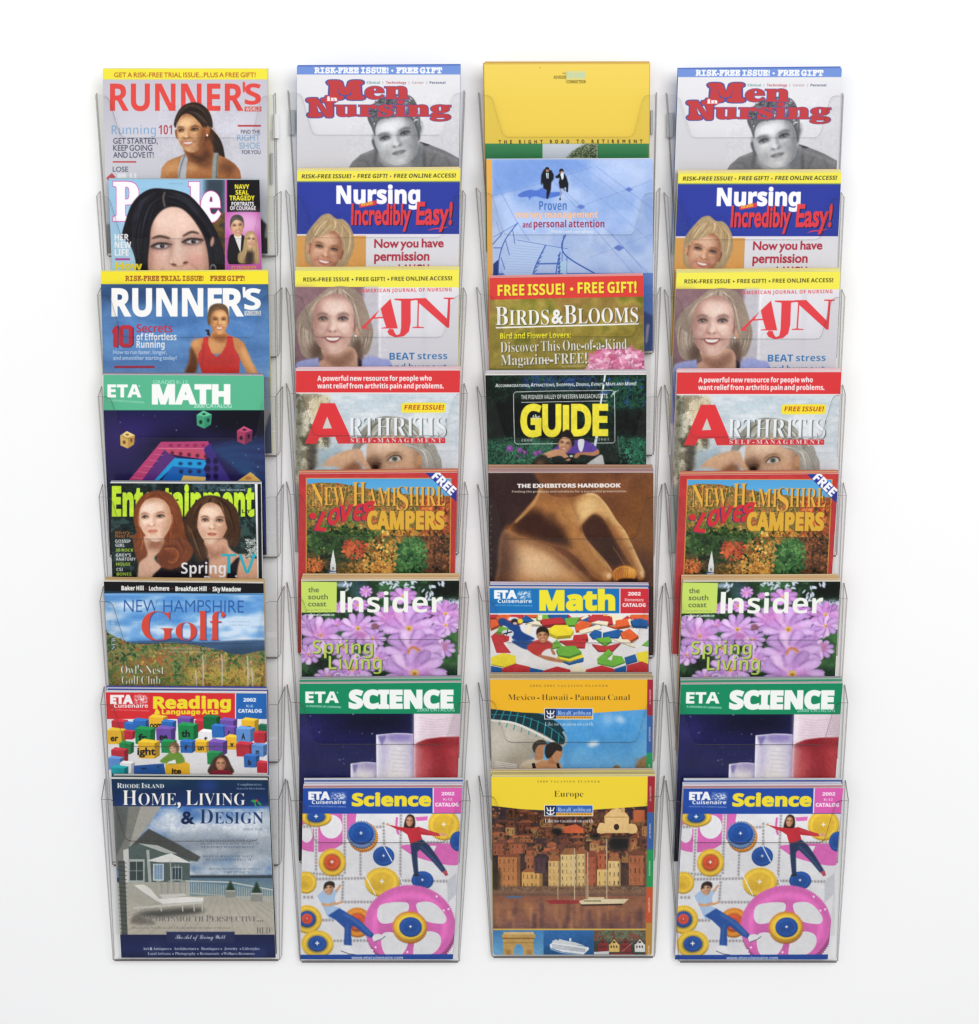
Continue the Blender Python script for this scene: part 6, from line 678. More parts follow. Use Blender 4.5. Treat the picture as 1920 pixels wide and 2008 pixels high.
    c.P([(300, 1530), (560, 1500), (720, 1500), (700, 1530), (420, 1560)], 0x3A3A36, 1, 10, .85); c.P([(275, 1348), (340, 1345), (380, 1370), (440, 1440), (500, 1465), (470, 1475), (420, 1450), (330, 1390)], 0xDCDAD2); c.P([(430, 1440), (600, 1425), (730, 1430), (725, 1455), (490, 1470)], 0xE4E2DC); c.P([(440, 1412), (600, 1404), (625, 1415), (470, 1440)], 0xCCCAC4); c.L([(270, 1500), (500, 1480), (725, 1462)], 14, 0xC8C4BA)
    for x in (300, 450, 590, 665, 718): c.L([(x, 1470), (x+4, 1520)], 8, 0xC0BCB0)
    c.P([(170, 1190), (215, 1190), (235, 1680), (195, 1680)], 0x4E5450)
    for i in range(18): c.L([(175, 1200+i*27), (230, 1206+i*27)], 3, 0x2E3432)
    c.P([(265, 1560), (300, 1540), (420, 1600), (265, 1600)], 0x605C54, 1, 8, .8)
    c.grain(150, 840, 1260, 1670, .07)
    c.G(180, 1672, 1260, 1860, [0x121C48, 0x182458, 0x0E1638]); c.R(487, 1655, 932, 1725, 0x202A54); c.R(484, 1652, 935, 1656, 0x4A547C); c.E(1090, 1800, 50, 50, 0x24346C, 0, 8, .7); c.E(400, 1780, 30, 90, 0x304070, 20, 20, .4)
    c.T('RHODE ISLAND'.title(), 165, 716, 306, 32, 0xECEAE6, 's', sc=.8); c.T('Complimentary', 952, 700, 158, 16, 0xC8D0DC, 's', wt=-.02); c.T('Statewide Distribution', 945, 725, 182, 12, 0xC8D0DC, 's', wt=-.02)
    c.T('Home, Living', 200, 828, 802, 98, 0xEDEBE6, 's', sc=.8, wt=-.01, drop=(0x081024, 4, 4, 1)); c.T('&', 582, 948, 90, 78, 0x14244A, 's'); c.T('Design', 705, 948, 415, 94, 0x1E3462, 's', sc=.8, wt=-.01, drop=(0x88A4CC, -3, -2, 0))
    c.P([(1035, 800), (1060, 790), (1078, 802), (1066, 812), (1078, 840), (1062, 835), (1060, 812)], 0x2E9A4C); c.P([(1078, 800), (1100, 812), (1108, 835), (1086, 820)], 0x2E9A4C); c.E(1076, 798, 8, 8, 0xC83C30)
    for i, (t, x, w) in enumerate((('ANNUAL ISSUE', 985, 130), ('CONNECTICUT FOUNDER TWIST', 710, 370), ('ON THE COASTAL HOME PRODUCTS', 710, 380), ('NEWPORT WATERFRONT', 710, 350), ('RESTAURANTS OF NOTE', 725, 330), ('MUSEUM ISLAND PAGE 58', 740, 300), ('RHODE ISLAND WAR MEMORIALS', 765, 350), ('PART 3 PAGE 71', 860, 170))): c.T(t, x, (992, 1062, 1084, 1108, 1168, 1190, 1250, 1272)[i], w, 14, 0x3A4C68, 's', wt=-.015, a=.8)
    c.T('A Portsmouth Perspective...', 330, 1588, 790, 42, 0x8C8A88, 's', sc=.8, wt=-.02, drop=(0x4A443C, -3, -2)); c.T('Discovering New Homes for Life throughout the towns of the coast', 260, 1634, 640, 15, 0x5A5650, 's', sh=.2, wt=-.02, a=.8); c.T('HLD', 1075, 1665, 88, 40, 0x4A4640, 's', wt=-.03)
    c.T('The Art of Living Well', 545, 1700, 328, 30, 0xD8DCE8, 'c'); c.T('Art & Antiques   •   Architecture   •   Boutiques   •   Jewelry   •   Lifestyles', 333, 1772, 760, 18, 0xC4CCDC, 's'); c.T('Local Artisans   •   Photography   •   Restaurants   •   Wellness Resources', 366, 1804, 696, 18, 0xC4CCDC, 's')
    for x, y in ((515, 1766), (692, 1766), (845, 1766), (970, 1766), (530, 1798), (692, 1798), (850, 1798)): c.E(x, y, 4.5, 4.5, 0xC4CCDC)
    c.P([(725, 1838), (735, 1832), (745, 1838)], 0xD8DCE8)
# ------------------------------------------------------------------ printed covers, second and fourth rack
def print_men_nursing(c):
    c.v(B1); c.R(60, 40, 1700, 165, 0x6C8ED6); c.G(60, 165, 1700, 1000, [0xE0DFE3, 0xDAD9DE, 0xD4D3D9]); c.R(60, 1000, 1700, 2500, 0xC8C8CE); c.R(150, 1200, 420, 2500, 0x8A9A96, 20, .5)
    c.T('RISK-FREE ISSUE!', 303, 151, 664, 47, 0xF0F0F4, 'm', wt=.045); c.T('FREE GIFT', 1036, 151, 410, 47, 0xF0F0F4, 'm', wt=.045); c.E(1001, 131, 10, 10, 0xF0F0F4)
    for t, x, w, k in (('Clinical', 772, 118, 0x5A8C8C), ('Technology', 944, 182, 0xB04858), ('Career', 1178, 104, 0xB09098), ('Personal', 1335, 140, 0x4A5474)): c.T(t, x, 248, w, 22, k, 'b')
    for x in (916, 1150, 1309): c.R(x-2, 226, x+2, 252, 0x9098A0)
    # grey man
    bd = [(590, 2400), (600, 1020), (640, 950), (720, 880), (870, 820), (960, 870), (1150, 900), (1245, 765), (1330, 790), (1480, 850), (1590, 910), (1680, 960), (1700, 2400)]
    c.P(bd, 0x77777A, 0, 3); c.clipto(bd, 0, 3); c.P([(1245, 760), (1340, 790), (1290, 800)], 0x303034, 1, 4); c.L([(880, 830), (850, 900), (845, 980)], 26, 0x5A5A5E, 1, 10); c.L([(1255, 790), (1280, 880), (1290, 990)], 24, 0x515155, 1, 10); c.L([(1400, 860), (1360, 930), (1330, 1000)], 16, 0x606064, 1, 10); c.L([(1310, 830), (1420, 870), (1590, 940)], 18, 0x8A8A8E, 1, 8); c.L([(700, 930), (760, 940), (800, 990)], 16, 0x606064, 1, 8); c.L([(1480, 900), (1520, 990)], 16, 0x636367, 1, 8); c.L([(740, 880), (830, 850)], 12, 0x929296, 1, 6)
    c.clipto(); c.P([(890, 850), (1240, 770), (1260, 900), (1200, 1000), (960, 1000)], 0x9A9CA0, 1, 10); c.P([(1150, 900), (1250, 790), (1270, 920), (1200, 1000)], 0x606468, 1, 16, .8)
    c.E(1252, 650, 28, 75, 0xB8BABE, 8, 4); c.E(1248, 660, 14, 45, 0x76787E, 8, 6); c.E(840, 740, 18, 50, 0x909298, -8, 6)
    c.P([(840, 520), (1000, 450), (1180, 480), (1240, 560), (1235, 680), (1100, 600), (860, 620)], 0x55575C, 1, 10)
    c.face(1038, 750, 200, 222, -14, 0xC6C7CA, 0x55575D, 0xEEEFF1, 0x7A787A, 0x2A2A30, 0x34343A, -.1, 0, 1, eyes=.75, slim=1.12)
    H = [0x3E4044, 0x74787E, 0xA4A6AA, 0x4E5054]
    c.hair([(780, 560), (785, 490), (840, 420), (920, 370), (1040, 340), (1150, 350), (1210, 410), (1235, 500), (1250, 580), (1235, 660), (1215, 610), (1170, 560), (1080, 545), (950, 555), (880, 580), (850, 650), (848, 720), (815, 640)], H, [[(800, 620), (810, 500), (900, 400)], [(850, 560), (900, 470), (980, 360)], [(960, 510), (1000, 430), (1080, 345)], [(1060, 500), (1110, 430), (1150, 350)], [(1180, 530), (1200, 460), (1190, 380)], [(1235, 640), (1240, 560), (1215, 430)]], 190, 8, .8)
    c.dabs([(785, 560), (790, 490), (840, 420), (920, 370), (1040, 345), (1150, 355), (1205, 410), (1230, 500), (1240, 590), (1200, 590), (1160, 555), (1080, 540), (950, 550), (860, 575), (830, 640)], [0x34363A, 0x5A5C60, 0x84868A, 0xB4B6BA], 420, 13, .35, seed=4)
    c.grain(600, 340, 1640, 1200, .08)
    W = dict(st='m', wt=.05, ol=(0x4A4E96, .0545))
    c.T('M', 405, 380, 350, 152, 0xC23A3E, **W); c.T('en', 755, 380, 395, 152, 0xC23A3E, 's', wt=.022, ol=(0x4A4E96, .0258)); c.T('N', 232, 536, 262, 150, 0xC23A3E, **W); c.T('ursing', 485, 536, 1040, 140, 0xC23A3E, 's', wt=.022, ol=(0x4A4E96, .0258))
    c.P([(405, 352), (518, 352), (518, 410), (405, 410)], 0xC23A3E); c.T('in', 413, 400, 98, 38, 0xEDE8EA, 's', wt=.03)
def print_nursing_easy(c):
    c.v(B1); c.R(60, 980, 1700, 1125, 0xEFE24A); c.R(60, 1125, 1700, 1596, 0x2A3A9E); c.R(60, 1119, 1700, 1127, 0x5A7A60, 3); c.R(60, 1604, 765, 2700, 0xDB9C50); c.R(765, 1604, 1700, 2700, 0xDDDCE2); c.R(60, 1592, 1700, 1606, 0xE0DAE4)
    c.T('RISK-FREE ISSUE!', 190, 1094, 440, 36, 0x3A3A2C, 'b', sh=.15, rot=-.3); c.T('FREE GIFT!', 688, 1091, 266, 36, 0x3A3A2C, 'b', sh=.15, rot=-.3); c.T('FREE ONLINE ACCESS!', 1014, 1089, 552, 36, 0x3A3A2C, 'b', sh=.15, rot=-.3)
    c.E(659, 1077, 8, 8, 0xC8702C); c.E(985, 1076, 8, 8, 0xC8702C)
    c.T('Nursing', 500, 1316, 750, 152, 0xF0EEF4, 'b', wt=.03)
    for k, d in ((0x141838, 9), (0xDE3A44, 0)):
        c.T('Incredibly', 630+d, 1504+d*.7, 536, 178, k, 'r', wt=.032, sh=.03, rot=0); c.T('Easy!', 1212+d, 1502+d*.7, 322, 190, k, 'r', wt=.032, sh=.05, rot=0)
    c.L([(1320, 1560), (1370, 1545), (1440, 1540), (1500, 1525)], 11, 0xDE3A44, 1, 0, 1, .7); c.P([(700, 1326), (858, 1288), (862, 1330), (706, 1358)], 0xD83440); c.T('made', 722, 1344, 112, 34, 0xF0DC3C, 's', rot=-10)
    c.P([(300, 1860), (560, 1840), (640, 2100), (660, 2500), (200, 2500)], 0xC08860, 1, 6)
    Y = [0x7A5A3C, 0xC8A878, 0xF2E0BC, 0xAC8858, 0xE0C89A]
    c.hair([(300, 1500), (370, 1425), (440, 1410), (500, 1455), (560, 1460), (620, 1520), (660, 1630), (650, 1740), (600, 1860), (560, 1880), (300, 1880), (230, 1840), (215, 1740), (225, 1620), (260, 1550)], Y, [[(420, 1415), (290, 1540), (235, 1700), (230, 1850)], [(440, 1420), (440, 1600), (420, 1800), (400, 1880)], [(480, 1450), (600, 1540), (650, 1660), (600, 1860)]], 130, 8)
    c.face(404, 1748, 146, 184, 12, 0xCE9474, 0x844C34, 0xF0C8A8, 0xB45A50, 0x2A2220, 0x6A4428, .1, 1, 1, eyes=.6)
    c.E(245, 1710, 16, 45, 0xD49870, 6, 4)
    c.hair([(250, 1700), (240, 1620), (300, 1510), (400, 1450), (490, 1460), (570, 1490), (630, 1580), (640, 1700), (610, 1800), (585, 1820), (590, 1720), (570, 1640), (520, 1580), (470, 1560), (400, 1600), (330, 1620), (280, 1640)], Y, [[(420, 1450), (310, 1530), (250, 1680)], [(460, 1450), (400, 1520), (300, 1640)], [(470, 1460), (470, 1510), (400, 1600)], [(500, 1465), (590, 1560), (600, 1700)], [(520, 1470), (630, 1600), (600, 1800)]], 110, 8)
    c.grain(200, 1400, 680, 2000, .09)
    c.T('Now you have', 838, 1714, 622, 74, 0xB42C40, 'r', wt=.028, sh=.03, rot=-.6); c.T('permission', 838, 1830, 494, 80, 0xB42C40, 'r', wt=.028, sh=.03, rot=-.4); c.T('to LAUGH', 960, 1938, 370, 72, 0xB42C40, 'r', wt=.028)
def print_journal(c):
    c.v(B2); c.R(60, 60, 1700, 244, 0xF0E64A); c.G(60, 244, 1700, 950, [0xDDDBE0, 0xD5D3D9, 0xD0CED6]); c.R(60, 950, 1700, 2300, 0xD4D2D8); c.G(60, 240, 760, 1400, [0x86646A, 0x7A5A62, 0x6A4C54]); c.R(740, 240, 880, 1300, 0xB9B6BE, 12); c.R(880, 244, 900, 1300, 0xE4E2E8, 5); c.R(1260, 244, 1310, 1300, 0xCFCED6, 10, .8); c.R(60, 244, 300, 460, 0x8E6E74, 30, .7)
    c.T('RISK-FREE ISSUE', 205, 192, 410, 36, 0x4A4426, 'b', rot=-.3); c.T('FREE GIFT!', 676, 189, 258, 36, 0x4A4426, 'b', rot=-.3); c.T('FREE ONLINE ACCESS!', 992, 186, 544, 36, 0x4A4426, 'b', rot=-.6)
    c.E(645, 174, 8, 8, 0x4A4426); c.E(965, 172, 8, 8, 0x4A4426)
    Y = [0x705A4C, 0xAA927E, 0xDCCEBE, 0x8C7464, 0xC4B09C]
    c.hair([(340, 320), (420, 255), (520, 240), (620, 245), (700, 290), (760, 400), (800, 520), (830, 640), (810, 760), (780, 830), (720, 850), (300, 880), (210, 860), (170, 780), (150, 660), (140, 560), (200, 440), (280, 370)], Y, [[(480, 245), (300, 380), (190, 560), (180, 740), (260, 860)], [(500, 250), (400, 360), (300, 500), (270, 700), (330, 860)], [(560, 250), (640, 400), (680, 560), (680, 720), (700, 840)], [(600, 245), (740, 400), (800, 560), (800, 700), (740, 840)]], 190, 10)
    c.E(330, 820, 70, 90, 0x4A342A, 0, 24, .8); c.E(690, 800, 50, 90, 0x4E382C, 0, 20, .8)
    c.P([(380, 780), (640, 780), (700, 900), (720, 960), (800, 1300), (320, 1300), (330, 950), (390, 880)], 0xC49880, 1, 6); c.P([(390, 830), (510, 870), (640, 800), (640, 900), (520, 960), (400, 900)], 0x8A5E4C, 1, 18, .8)
    c.P([(130, 960), (160, 910), (300, 880), (345, 920), (330, 1400), (60, 1400), (100, 970)], 0x9098C8, 1, 4); c.P([(730, 940), (760, 880), (800, 860), (900, 880), (1000, 945), (1020, 1400), (730, 1400)], 0x9AA2D8, 1, 4); c.P([(690, 870), (725, 900), (735, 1300), (715, 1300)], 0x2A2430, 0, 4)
    c.face(474, 574, 190, 258, 0, 0xD6AC9C, 0x8A5C54, 0xF0DACC, 0x8E4444, 0x3A302E, 0x5A4036, -.1, 1, -1, slim=1.05)
    c.E(688, 640, 16, 50, 0xC09078, 0, 4); c.E(672, 678, 8, 8, 0xE8E8EA)
    c.hair([(290, 520), (300, 420), (370, 340), (470, 300), (560, 310), (630, 370), (660, 460), (670, 560), (700, 640), (750, 700), (800, 640), (780, 500), (720, 330), (620, 250), (480, 240), (330, 330), (230, 430), (180, 560), (230, 620), (280, 640)], Y, [[(440, 250), (300, 380), (200, 560)], [(480, 290), (350, 380), (290, 520)], [(510, 245), (490, 270), (470, 300)], [(560, 250), (690, 400), (740, 680)], [(540, 305), (630, 380), (680, 560)]], 120, 9)
    c.grain(100, 250, 960, 1200, .09)
    c.T('AMERICAN JOURNAL OF NURSING', 728, 290, 804, 32, 0xDC4A50, 'b', tr=.14, rot=-.8)
    R = 0xE23E44
    c.P([(715, 612), (985, 345), (1050, 612), (900, 612), (900, 605), (945, 600), (920, 520), (830, 525), (760, 600), (790, 606), (790, 614)], R); c.P([(845, 512), (915, 508), (895, 425)], 0xCFCDD4); c.P([(1020, 345), (1220, 345), (1220, 355), (1165, 365), (1165, 560), (1150, 640), (1105, 680), (1030, 692), (975, 670), (955, 640), (975, 615), (1010, 618), (1022, 650), (1040, 672), (1070, 660), (1080, 600), (1080, 365), (1020, 356)], R)
    c.P([(1190, 342), (1300, 340), (1490, 525), (1500, 350), (1460, 346), (1460, 336), (1558, 336), (1556, 345), (1520, 352), (1510, 605), (1490, 605), (1240, 385), (1235, 595), (1285, 600), (1285, 608), (1180, 608), (1180, 600), (1222, 594), (1228, 362), (1190, 352)], R)
    c.T('BEAT', 976, 892, 225, 62, 0x2E74B4, 'b', rot=-.5); c.T('stress', 1228, 888, 265, 60, 0x2E74B4, 'b', wt=-.01, rot=-.5); c.T('and burnout', 968, 990, 520, 62, 0x2A68A8, 'b', wt=-.01)
def print_arthritis(c):
    c.v(B2); c.G(60, 1180, 1700, 1900, [0xC4D2DA, 0xD4DADE, 0xCCD4DC, 0xD8DCE0]); c.NR(420, 1200, 1700, 1700, [0xB4C4CE, 0xD4DADE, 0xE6E8EA], 260, ay=.3, a=.7); c.R(60, 1890, 1700, 2600, 0x9EA8A0)
    c.NR(60, 1190, 440, 2000, [0x5A5444, 0xA09878, 0xD0C8AE, 0xE8E2D0, 0x8A7E66], 110, soft=14, gain=2.6); c.P([(130, 1200), (200, 1200), (190, 1900), (130, 1900)], 0x3A4030, 0, 20, .6); c.R(240, 1540, 330, 1900, 0x2E2A22, 18, .8); c.R(330, 1680, 560, 1900, 0x9CB4C0, 20, .9); c.R(270, 1230, 440, 1420, 0xCDBE98, 20, .8)
    c.R(60, 960, 1700, 1190, 0xDC3236); c.R(60, 940, 1700, 988, 0xE8C8CC)
    c.R(60, 1184, 1700, 1194, 0xE4DCDC)
    c.T('A powerful new resource for people who', 330, 1080, 1024, 44, 0xF0EAEA, 'b', wt=.012, rot=-.1); c.T('want relief from arthritis pain and problems.', 330, 1147, 1130, 44, 0xF0EAEA, 'b', wt=.012)
    # grey-haired woman leaning on a hand
    G_ = [0xA8A498, 0xCCC8C0, 0xECEAE6, 0x7C7868, 0x5A604C]
    c.hair([(700, 1560), (800, 1450), (900, 1400), (1020, 1400), (1140, 1430), (1240, 1520), (1320, 1640), (1400, 1720), (1440, 1800), (1420, 1900), (1260, 1900), (1100, 1640), (780, 1640), (700, 1700), (640, 1700)], G_, [[(960, 1405), (800, 1500), (680, 1690)], [(980, 1405), (900, 1520), (800, 1640)], [(1020, 1405), (1080, 1520), (1140, 1640)], [(1060, 1410), (1280, 1600), (1340, 1880)], [(1080, 1410), (1340, 1640), (1430, 1860)]], 130, 10)
    fc = [(770, 1700), (800, 1620), (900, 1570), (1040, 1560), (1150, 1600), (1230, 1700), (1260, 1800), (1250, 2000), (800, 2000), (770, 1850)]
    c.P(fc, 0xD4AC8C, 1, 6); c.clipto(fc, 1, 6); c.E(930, 1640, 110, 60, 0xECCCB0, -6, 30, .8); c.E(1150, 1830, 80, 80, 0xD2A27C, 0, 30, .7); c.E(1240, 1760, 50, 150, 0x8E6444, 0, 25, .7); c.E(840, 1820, 90, 70, 0x5E3C28, 0, 25, .8); c.E(1020, 1770, 90, 50, 0x8A6246, -15, 20, .7)
    c.P([(960, 1795), (1010, 1755), (1060, 1760), (1075, 1785), (1030, 1800)], 0xC8C0B4, 1, 4); c.E(1022, 1778, 24, 20, 0x34403C, 0, 4); c.L([(955, 1795), (1005, 1750), (1065, 1752), (1085, 1785)], 9, 0x3A2A20, 1, 3); c.L([(940, 1770), (990, 1730), (1070, 1720)], 16, 0x8A6A4A, 1, 5, .9, .5); c.E(850, 1850, 34, 24, 0x20140E, 0, 8); c.L([(810, 1830), (850, 1812), (900, 1828)], 12, 0x4A3020, 1, 5); c.L([(930, 1810), (920, 1900)], 26, 0xE0B894, 0, 14, .6)
    c.clipto(); c.E(1245, 1790, 24, 48, 0xC08E66, 0, 6)
    c.hair([(1080, 1650), (1180, 1640), (1290, 1680), (1370, 1640), (1420, 1760), (1440, 1830), (1420, 1900), (1290, 1900), (1260, 1750), (1190, 1690)], G_[:4], [[(1090, 1650), (1260, 1720), (1300, 1890)], [(1100, 1645), (1330, 1700), (1410, 1890)]], 60, 9)
    c.P([(320, 1880), (380, 1830), (440, 1770), (540, 1720), (660, 1690), (720, 1700), (760, 1780), (810, 1870), (790, 1885), (720, 1820), (690, 1790), (670, 1830), (700, 1900), (560, 1900), (480, 1850), (400, 1890)], 0xD4A884, 1, 5); c.P([(440, 1800), (560, 1740), (660, 1720), (600, 1770)], 0xE0B48C, 1, 14, .8); c.P([(560, 1880), (640, 1810), (700, 1800), (730, 1880)], 0x8A5638, 1, 14, .8); c.P([(300, 1900), (340, 1850), (480, 1850), (570, 1900)], 0xB8D4E0, 1, 10)
    c.grain(60, 1200, 1700, 2000, .1)
    c.P([(220, 1642), (360, 1280), (488, 1280), (655, 1642), (515, 1642), (490, 1580), (350, 1586), (320, 1645)], 0xE03238); c.P([(378, 1508), (460, 1505), (418, 1400)], 0xC8C8C0)
    c.T('RTHRITIS', 612, 1580, 870, 172, 0xE4E6EA, 's', wt=-.012, drop=(0x44504C, 8, 6, 3)); c.R(600, 1590, 1475, 1638, 0xD83238); c.T('SELF-MANAGEMENT', 628, 1630, 815, 36, 0xEFE4E4, 's', tr=.35); c.E(1456, 1612, 8, 8, 0xE87878)
    c.P(spline([(1085, 1300), (1105, 1280), (1280, 1276), (1460, 1278), (1478, 1300), (1475, 1345), (1455, 1362), (1280, 1364), (1105, 1364), (1083, 1345)]), 0xF4DE2C, 0, 2); c.T('FREE ISSUE!', 1108, 1338, 350, 42, 0xB8402C, 'b', sh=.15)
def print_campers(c):
    c.v(B3); c.R(60, 40, 1700, 2400, 0xC43434); c.NR(60, 40, 1700, 2400, [0xB82C30, 0xCC3C3C], 60, a=.5)
    c.P([(228, 124), (1530, 124), (1502, 2400), (225, 2400)], 0xDA9A3C)
    pic = [(236, 130), (1522, 130), (1494, 2400), (233, 2400)]
    c.clipto(pic); c.G(200, 120, 1600, 330, [0x4A9ED8, 0x5CAEE0]); h = [(200, 190), (330, 165), (520, 170), (700, 205), (900, 240), (1200, 275), (1600, 290), (1600, 2400), (200, 2400)]
    c.N(h, [0x3A4A20, 0x6A6A2C, 0xB8783A, 0xC8924C, 0x4A5C28, 0xC0562C], 40, gain=2.6); c.N(h, [0x2A3C1C, 0xC88848, 0x40562A, 0xD8A058], 12, a=.5, gain=3)
    c.NR(230, 420, 700, 640, [0x4A6A2C, 0x6A8238, 0xA86A30, 0x3E5A26], 24, soft=20, gain=2.6); c.NR(1260, 300, 1520, 620, [0xB83C24, 0xD8502C, 0x5A3420, 0xC86A34], 30, soft=20, gain=2.6)
    c.NR(236, 590, 1000, 860, [0x24401F, 0x34542A, 0x4A6A34, 0x2A4420], 40, soft=24, gain=2.6); c.NR(236, 780, 780, 1000, [0x20281A, 0x3A4424, 0x6A4A28, 0x2A3018], 45, soft=20); c.NR(1260, 600, 1520, 1000, [0x2A2418, 0x7A3A24, 0x4A3420, 0x8A5430], 34, soft=24, gain=2.6)
    c.N([(590, 680), (700, 690), (760, 720), (740, 800), (650, 840), (570, 780)], [0xC84A28, 0x8A3A20, 0xD86234, 0x4A3A20], 22, sm=1, soft=14, gain=2.6)
    c.N([(780, 700), (880, 640), (940, 600), (1020, 620), (1060, 760), (1040, 900), (1000, 1000), (1000, 1400), (740, 1400), (720, 860)], [0xE0A43C, 0xC88430, 0xE8B85A, 0x9A5C24], 20, sm=1, soft=14, gain=2.6); c.N([(1040, 700), (1120, 650), (1260, 670), (1300, 800), (1270, 960), (1240, 1400), (1010, 1400), (1020, 860)], [0x2A5A2C, 0x3C7038, 0x1E3A1E, 0x4A7A40], 26, sm=1, soft=12, gain=2.6)
    c.N([(880, 600), (1200, 560), (1500, 580), (1500, 640), (1100, 660), (900, 690)], [0xE0A848, 0xA86830, 0xC87A30, 0x4A4420], 18, sm=1, soft=14, gain=2.6); c.N([(240, 860), (340, 840), (400, 880), (360, 940), (240, 970)], [0xC85A28, 0xD87A38, 0x5A3A20], 20, sm=1, soft=12, gain=2.6); c.N([(520, 940), (640, 880), (740, 900), (720, 1400), (500, 1400)], [0xC88838, 0x8A6A2C, 0xB06A2C, 0x3A3A1C], 20, sm=1, soft=12, gain=2.6)
    T_ = lambda x0, y0, x1, y1: [(x0, y0), (x1, y0), (x1, y1), (x0, y1)]
    c.dabs(h[:7]+[(1600, 620), (200, 620)], [0x3A4A20, 0x52602A, 0x8A7030, 0xB87838, 0xC89A4C, 0xC0562C], 900, 11, sm=0, seed=3)
    c.dabs(T_(236, 560, 1020, 870), [0x1C3018, 0x2A4A22, 0x3E6430, 0x5A7A3C], 500, 15, sm=0, seed=4); c.dabs(T_(236, 800, 800, 1000), [0x1A2014, 0x2E3A1E, 0x5A4426, 0x3A4424], 260, 15, sm=0, seed=5)
    c.dabs(T_(1250, 300, 1520, 620), [0x5A3420, 0xA83C24, 0xD8502C, 0xD07038], 260, 13, sm=0, seed=6); c.dabs(T_(1240, 590, 1520, 1000), [0x1E1C14, 0x3E2C1C, 0x6A3A22, 0x9A5A30], 320, 13, sm=0, seed=7)
    c.dabs([(580, 690), (690, 680), (770, 720), (750, 820), (650, 850), (560, 780)], [0x7A3420, 0xB8442A, 0xD86234], 150, 15, seed=8); c.dabs([(1030, 700), (1120, 640), (1260, 670), (1310, 800), (1270, 1000), (1010, 1000), (1010, 860)], [0x16301A, 0x24502A, 0x3A7036, 0x5A8A48], 420, 14, seed=9)
    c.dabs([(740, 860), (780, 720), (850, 640), (940, 590), (1060, 600), (1180, 570), (1240, 610), (1120, 660), (1050, 740), (1040, 900), (1000, 1010), (740, 1010)], [0x8A5420, 0xC08030, 0xDFA040, 0xF0C064], 620, 12, seed=10); c.dabs([(510, 960), (600, 880), (740, 890), (740, 1010), (510, 1010)], [0x5A4A20, 0xA06A2C, 0xCC8C3C], 150, 12, seed=11); c.dabs([(236, 870), (330, 835), (400, 880), (360, 950), (236, 980)], [0x6A3A20, 0xC05A28, 0xDC7A38], 90, 13, seed=12)
    c.P([(470, 770), (474, 770), (496, 900), (446, 900)], 0xE6E6E6); c.R(446, 895, 497, 970, 0xDCDCDC); c.P([(405, 985), (440, 950), (500, 960), (500, 1000)], 0x2A5A80); c.R(462, 920, 480, 945, 0x8A8A8A); c.R(440, 965, 500, 1400, 0xD8D8DA)
    c.clipto(); c.R(300, 1000, 1500, 2400, 0x3A4424, 0, .6)
    N = dict(st='s', wt=-.008, drop=(0x4A3418, 8, 6, 1))
    c.T('N', 275, 375, 115, 200, 0xE6AA3C, **N); c.T('EW', 390, 370, 205, 165, 0xE6AA3C, **N); c.T('H', 645, 378, 118, 218, 0xE6AA3C, **N); c.T('AMP', 775, 375, 300, 165, 0xE6AA3C, **N); c.T('S', 1040, 415, 105, 215, 0xE6AA3C, **N); c.T('HIRE', 1150, 375, 325, 172, 0xE6AA3C, **N)
    for ch, x, y, w, h, r in (('L', 298, 590, 105, 175, 8), ('o', 412, 545, 105, 190, -4), ('v', 510, 515, 120, 180, -6), ('e', 640, 510, 95, 190, -6), ('s', 725, 505, 110, 200, -10)): c.T(ch, x, y, w, h, 0xD22C34, 'b', wt=.01, sh=.3, rot=r, drop=(0x3C2A6A, -9, 5, 1))
    c.E(288, 465, 34, 30, 0xD22C34); c.E(283, 472, 36, 30, 0x3C2A6A, 0, 2, .5); c.E(290, 463, 32, 28, 0xD22C34); c.L([(735, 500), (800, 420), (830, 375)], 30, 0xD22C34, 1)
    c.T('CAMPERS', 775, 578, 695, 150, 0xDDA934, 'b', wt=.045, drop=(0x6A4A18, -7, 3))
    c.P([(1290, 72), (1405, 72), (1600, 250), (1600, 350), (1570, 335)], 0x2A3490); c.T('FREE', 1350, 118, 240, 78, 0xF0F0F6, 'b', wt=.03, rot=43)
def petal_flower(c, x, y, r, n, rot, cols, sq=.8, open_=1., ctr=0xE8C060):
    for i in range(n):
        a = math.radians(rot+i*360/n); ca, sa = math.cos(a), math.sin(a)
        def q(u, v): return (x+r*(u*ca-v*sa), y+r*sq*(u*sa+v*ca))
        w = .27*open_*(8/n)
        k = cols[i % len(cols)]
        c.P([q(.05, 0), q(.4, w*.75), q(.8, w*.95), q(1., w*.4), q(.97, 0), q(1., -w*.4), q(.8, -w*.95), q(.4, -w*.75)], k, 1, r*.012); l = rgb(k)
        c.L([q(.1, 0), q(.55, 0), q(.9, 0)], r*.16, tuple(np.minimum(l*1.1+.03, 1)), 1, r*.05, .8); c.L([q(.08, w*.3), q(.5, w*.5)], r*.14, 0xC060B4, 1, r*.08, .6)
        c.L([q(.3, -w*.9), q(.7, -w*1.05), q(.95, -w*.5)], r*.04, 0x7A4A98, 1, r*.03, .7)
    c.E(x, y, r*.13, r*.11, ctr, 0, r*.02); c.E(x, y+r*.02, r*.07, r*.05, 0xB87838, 0, r*.02)
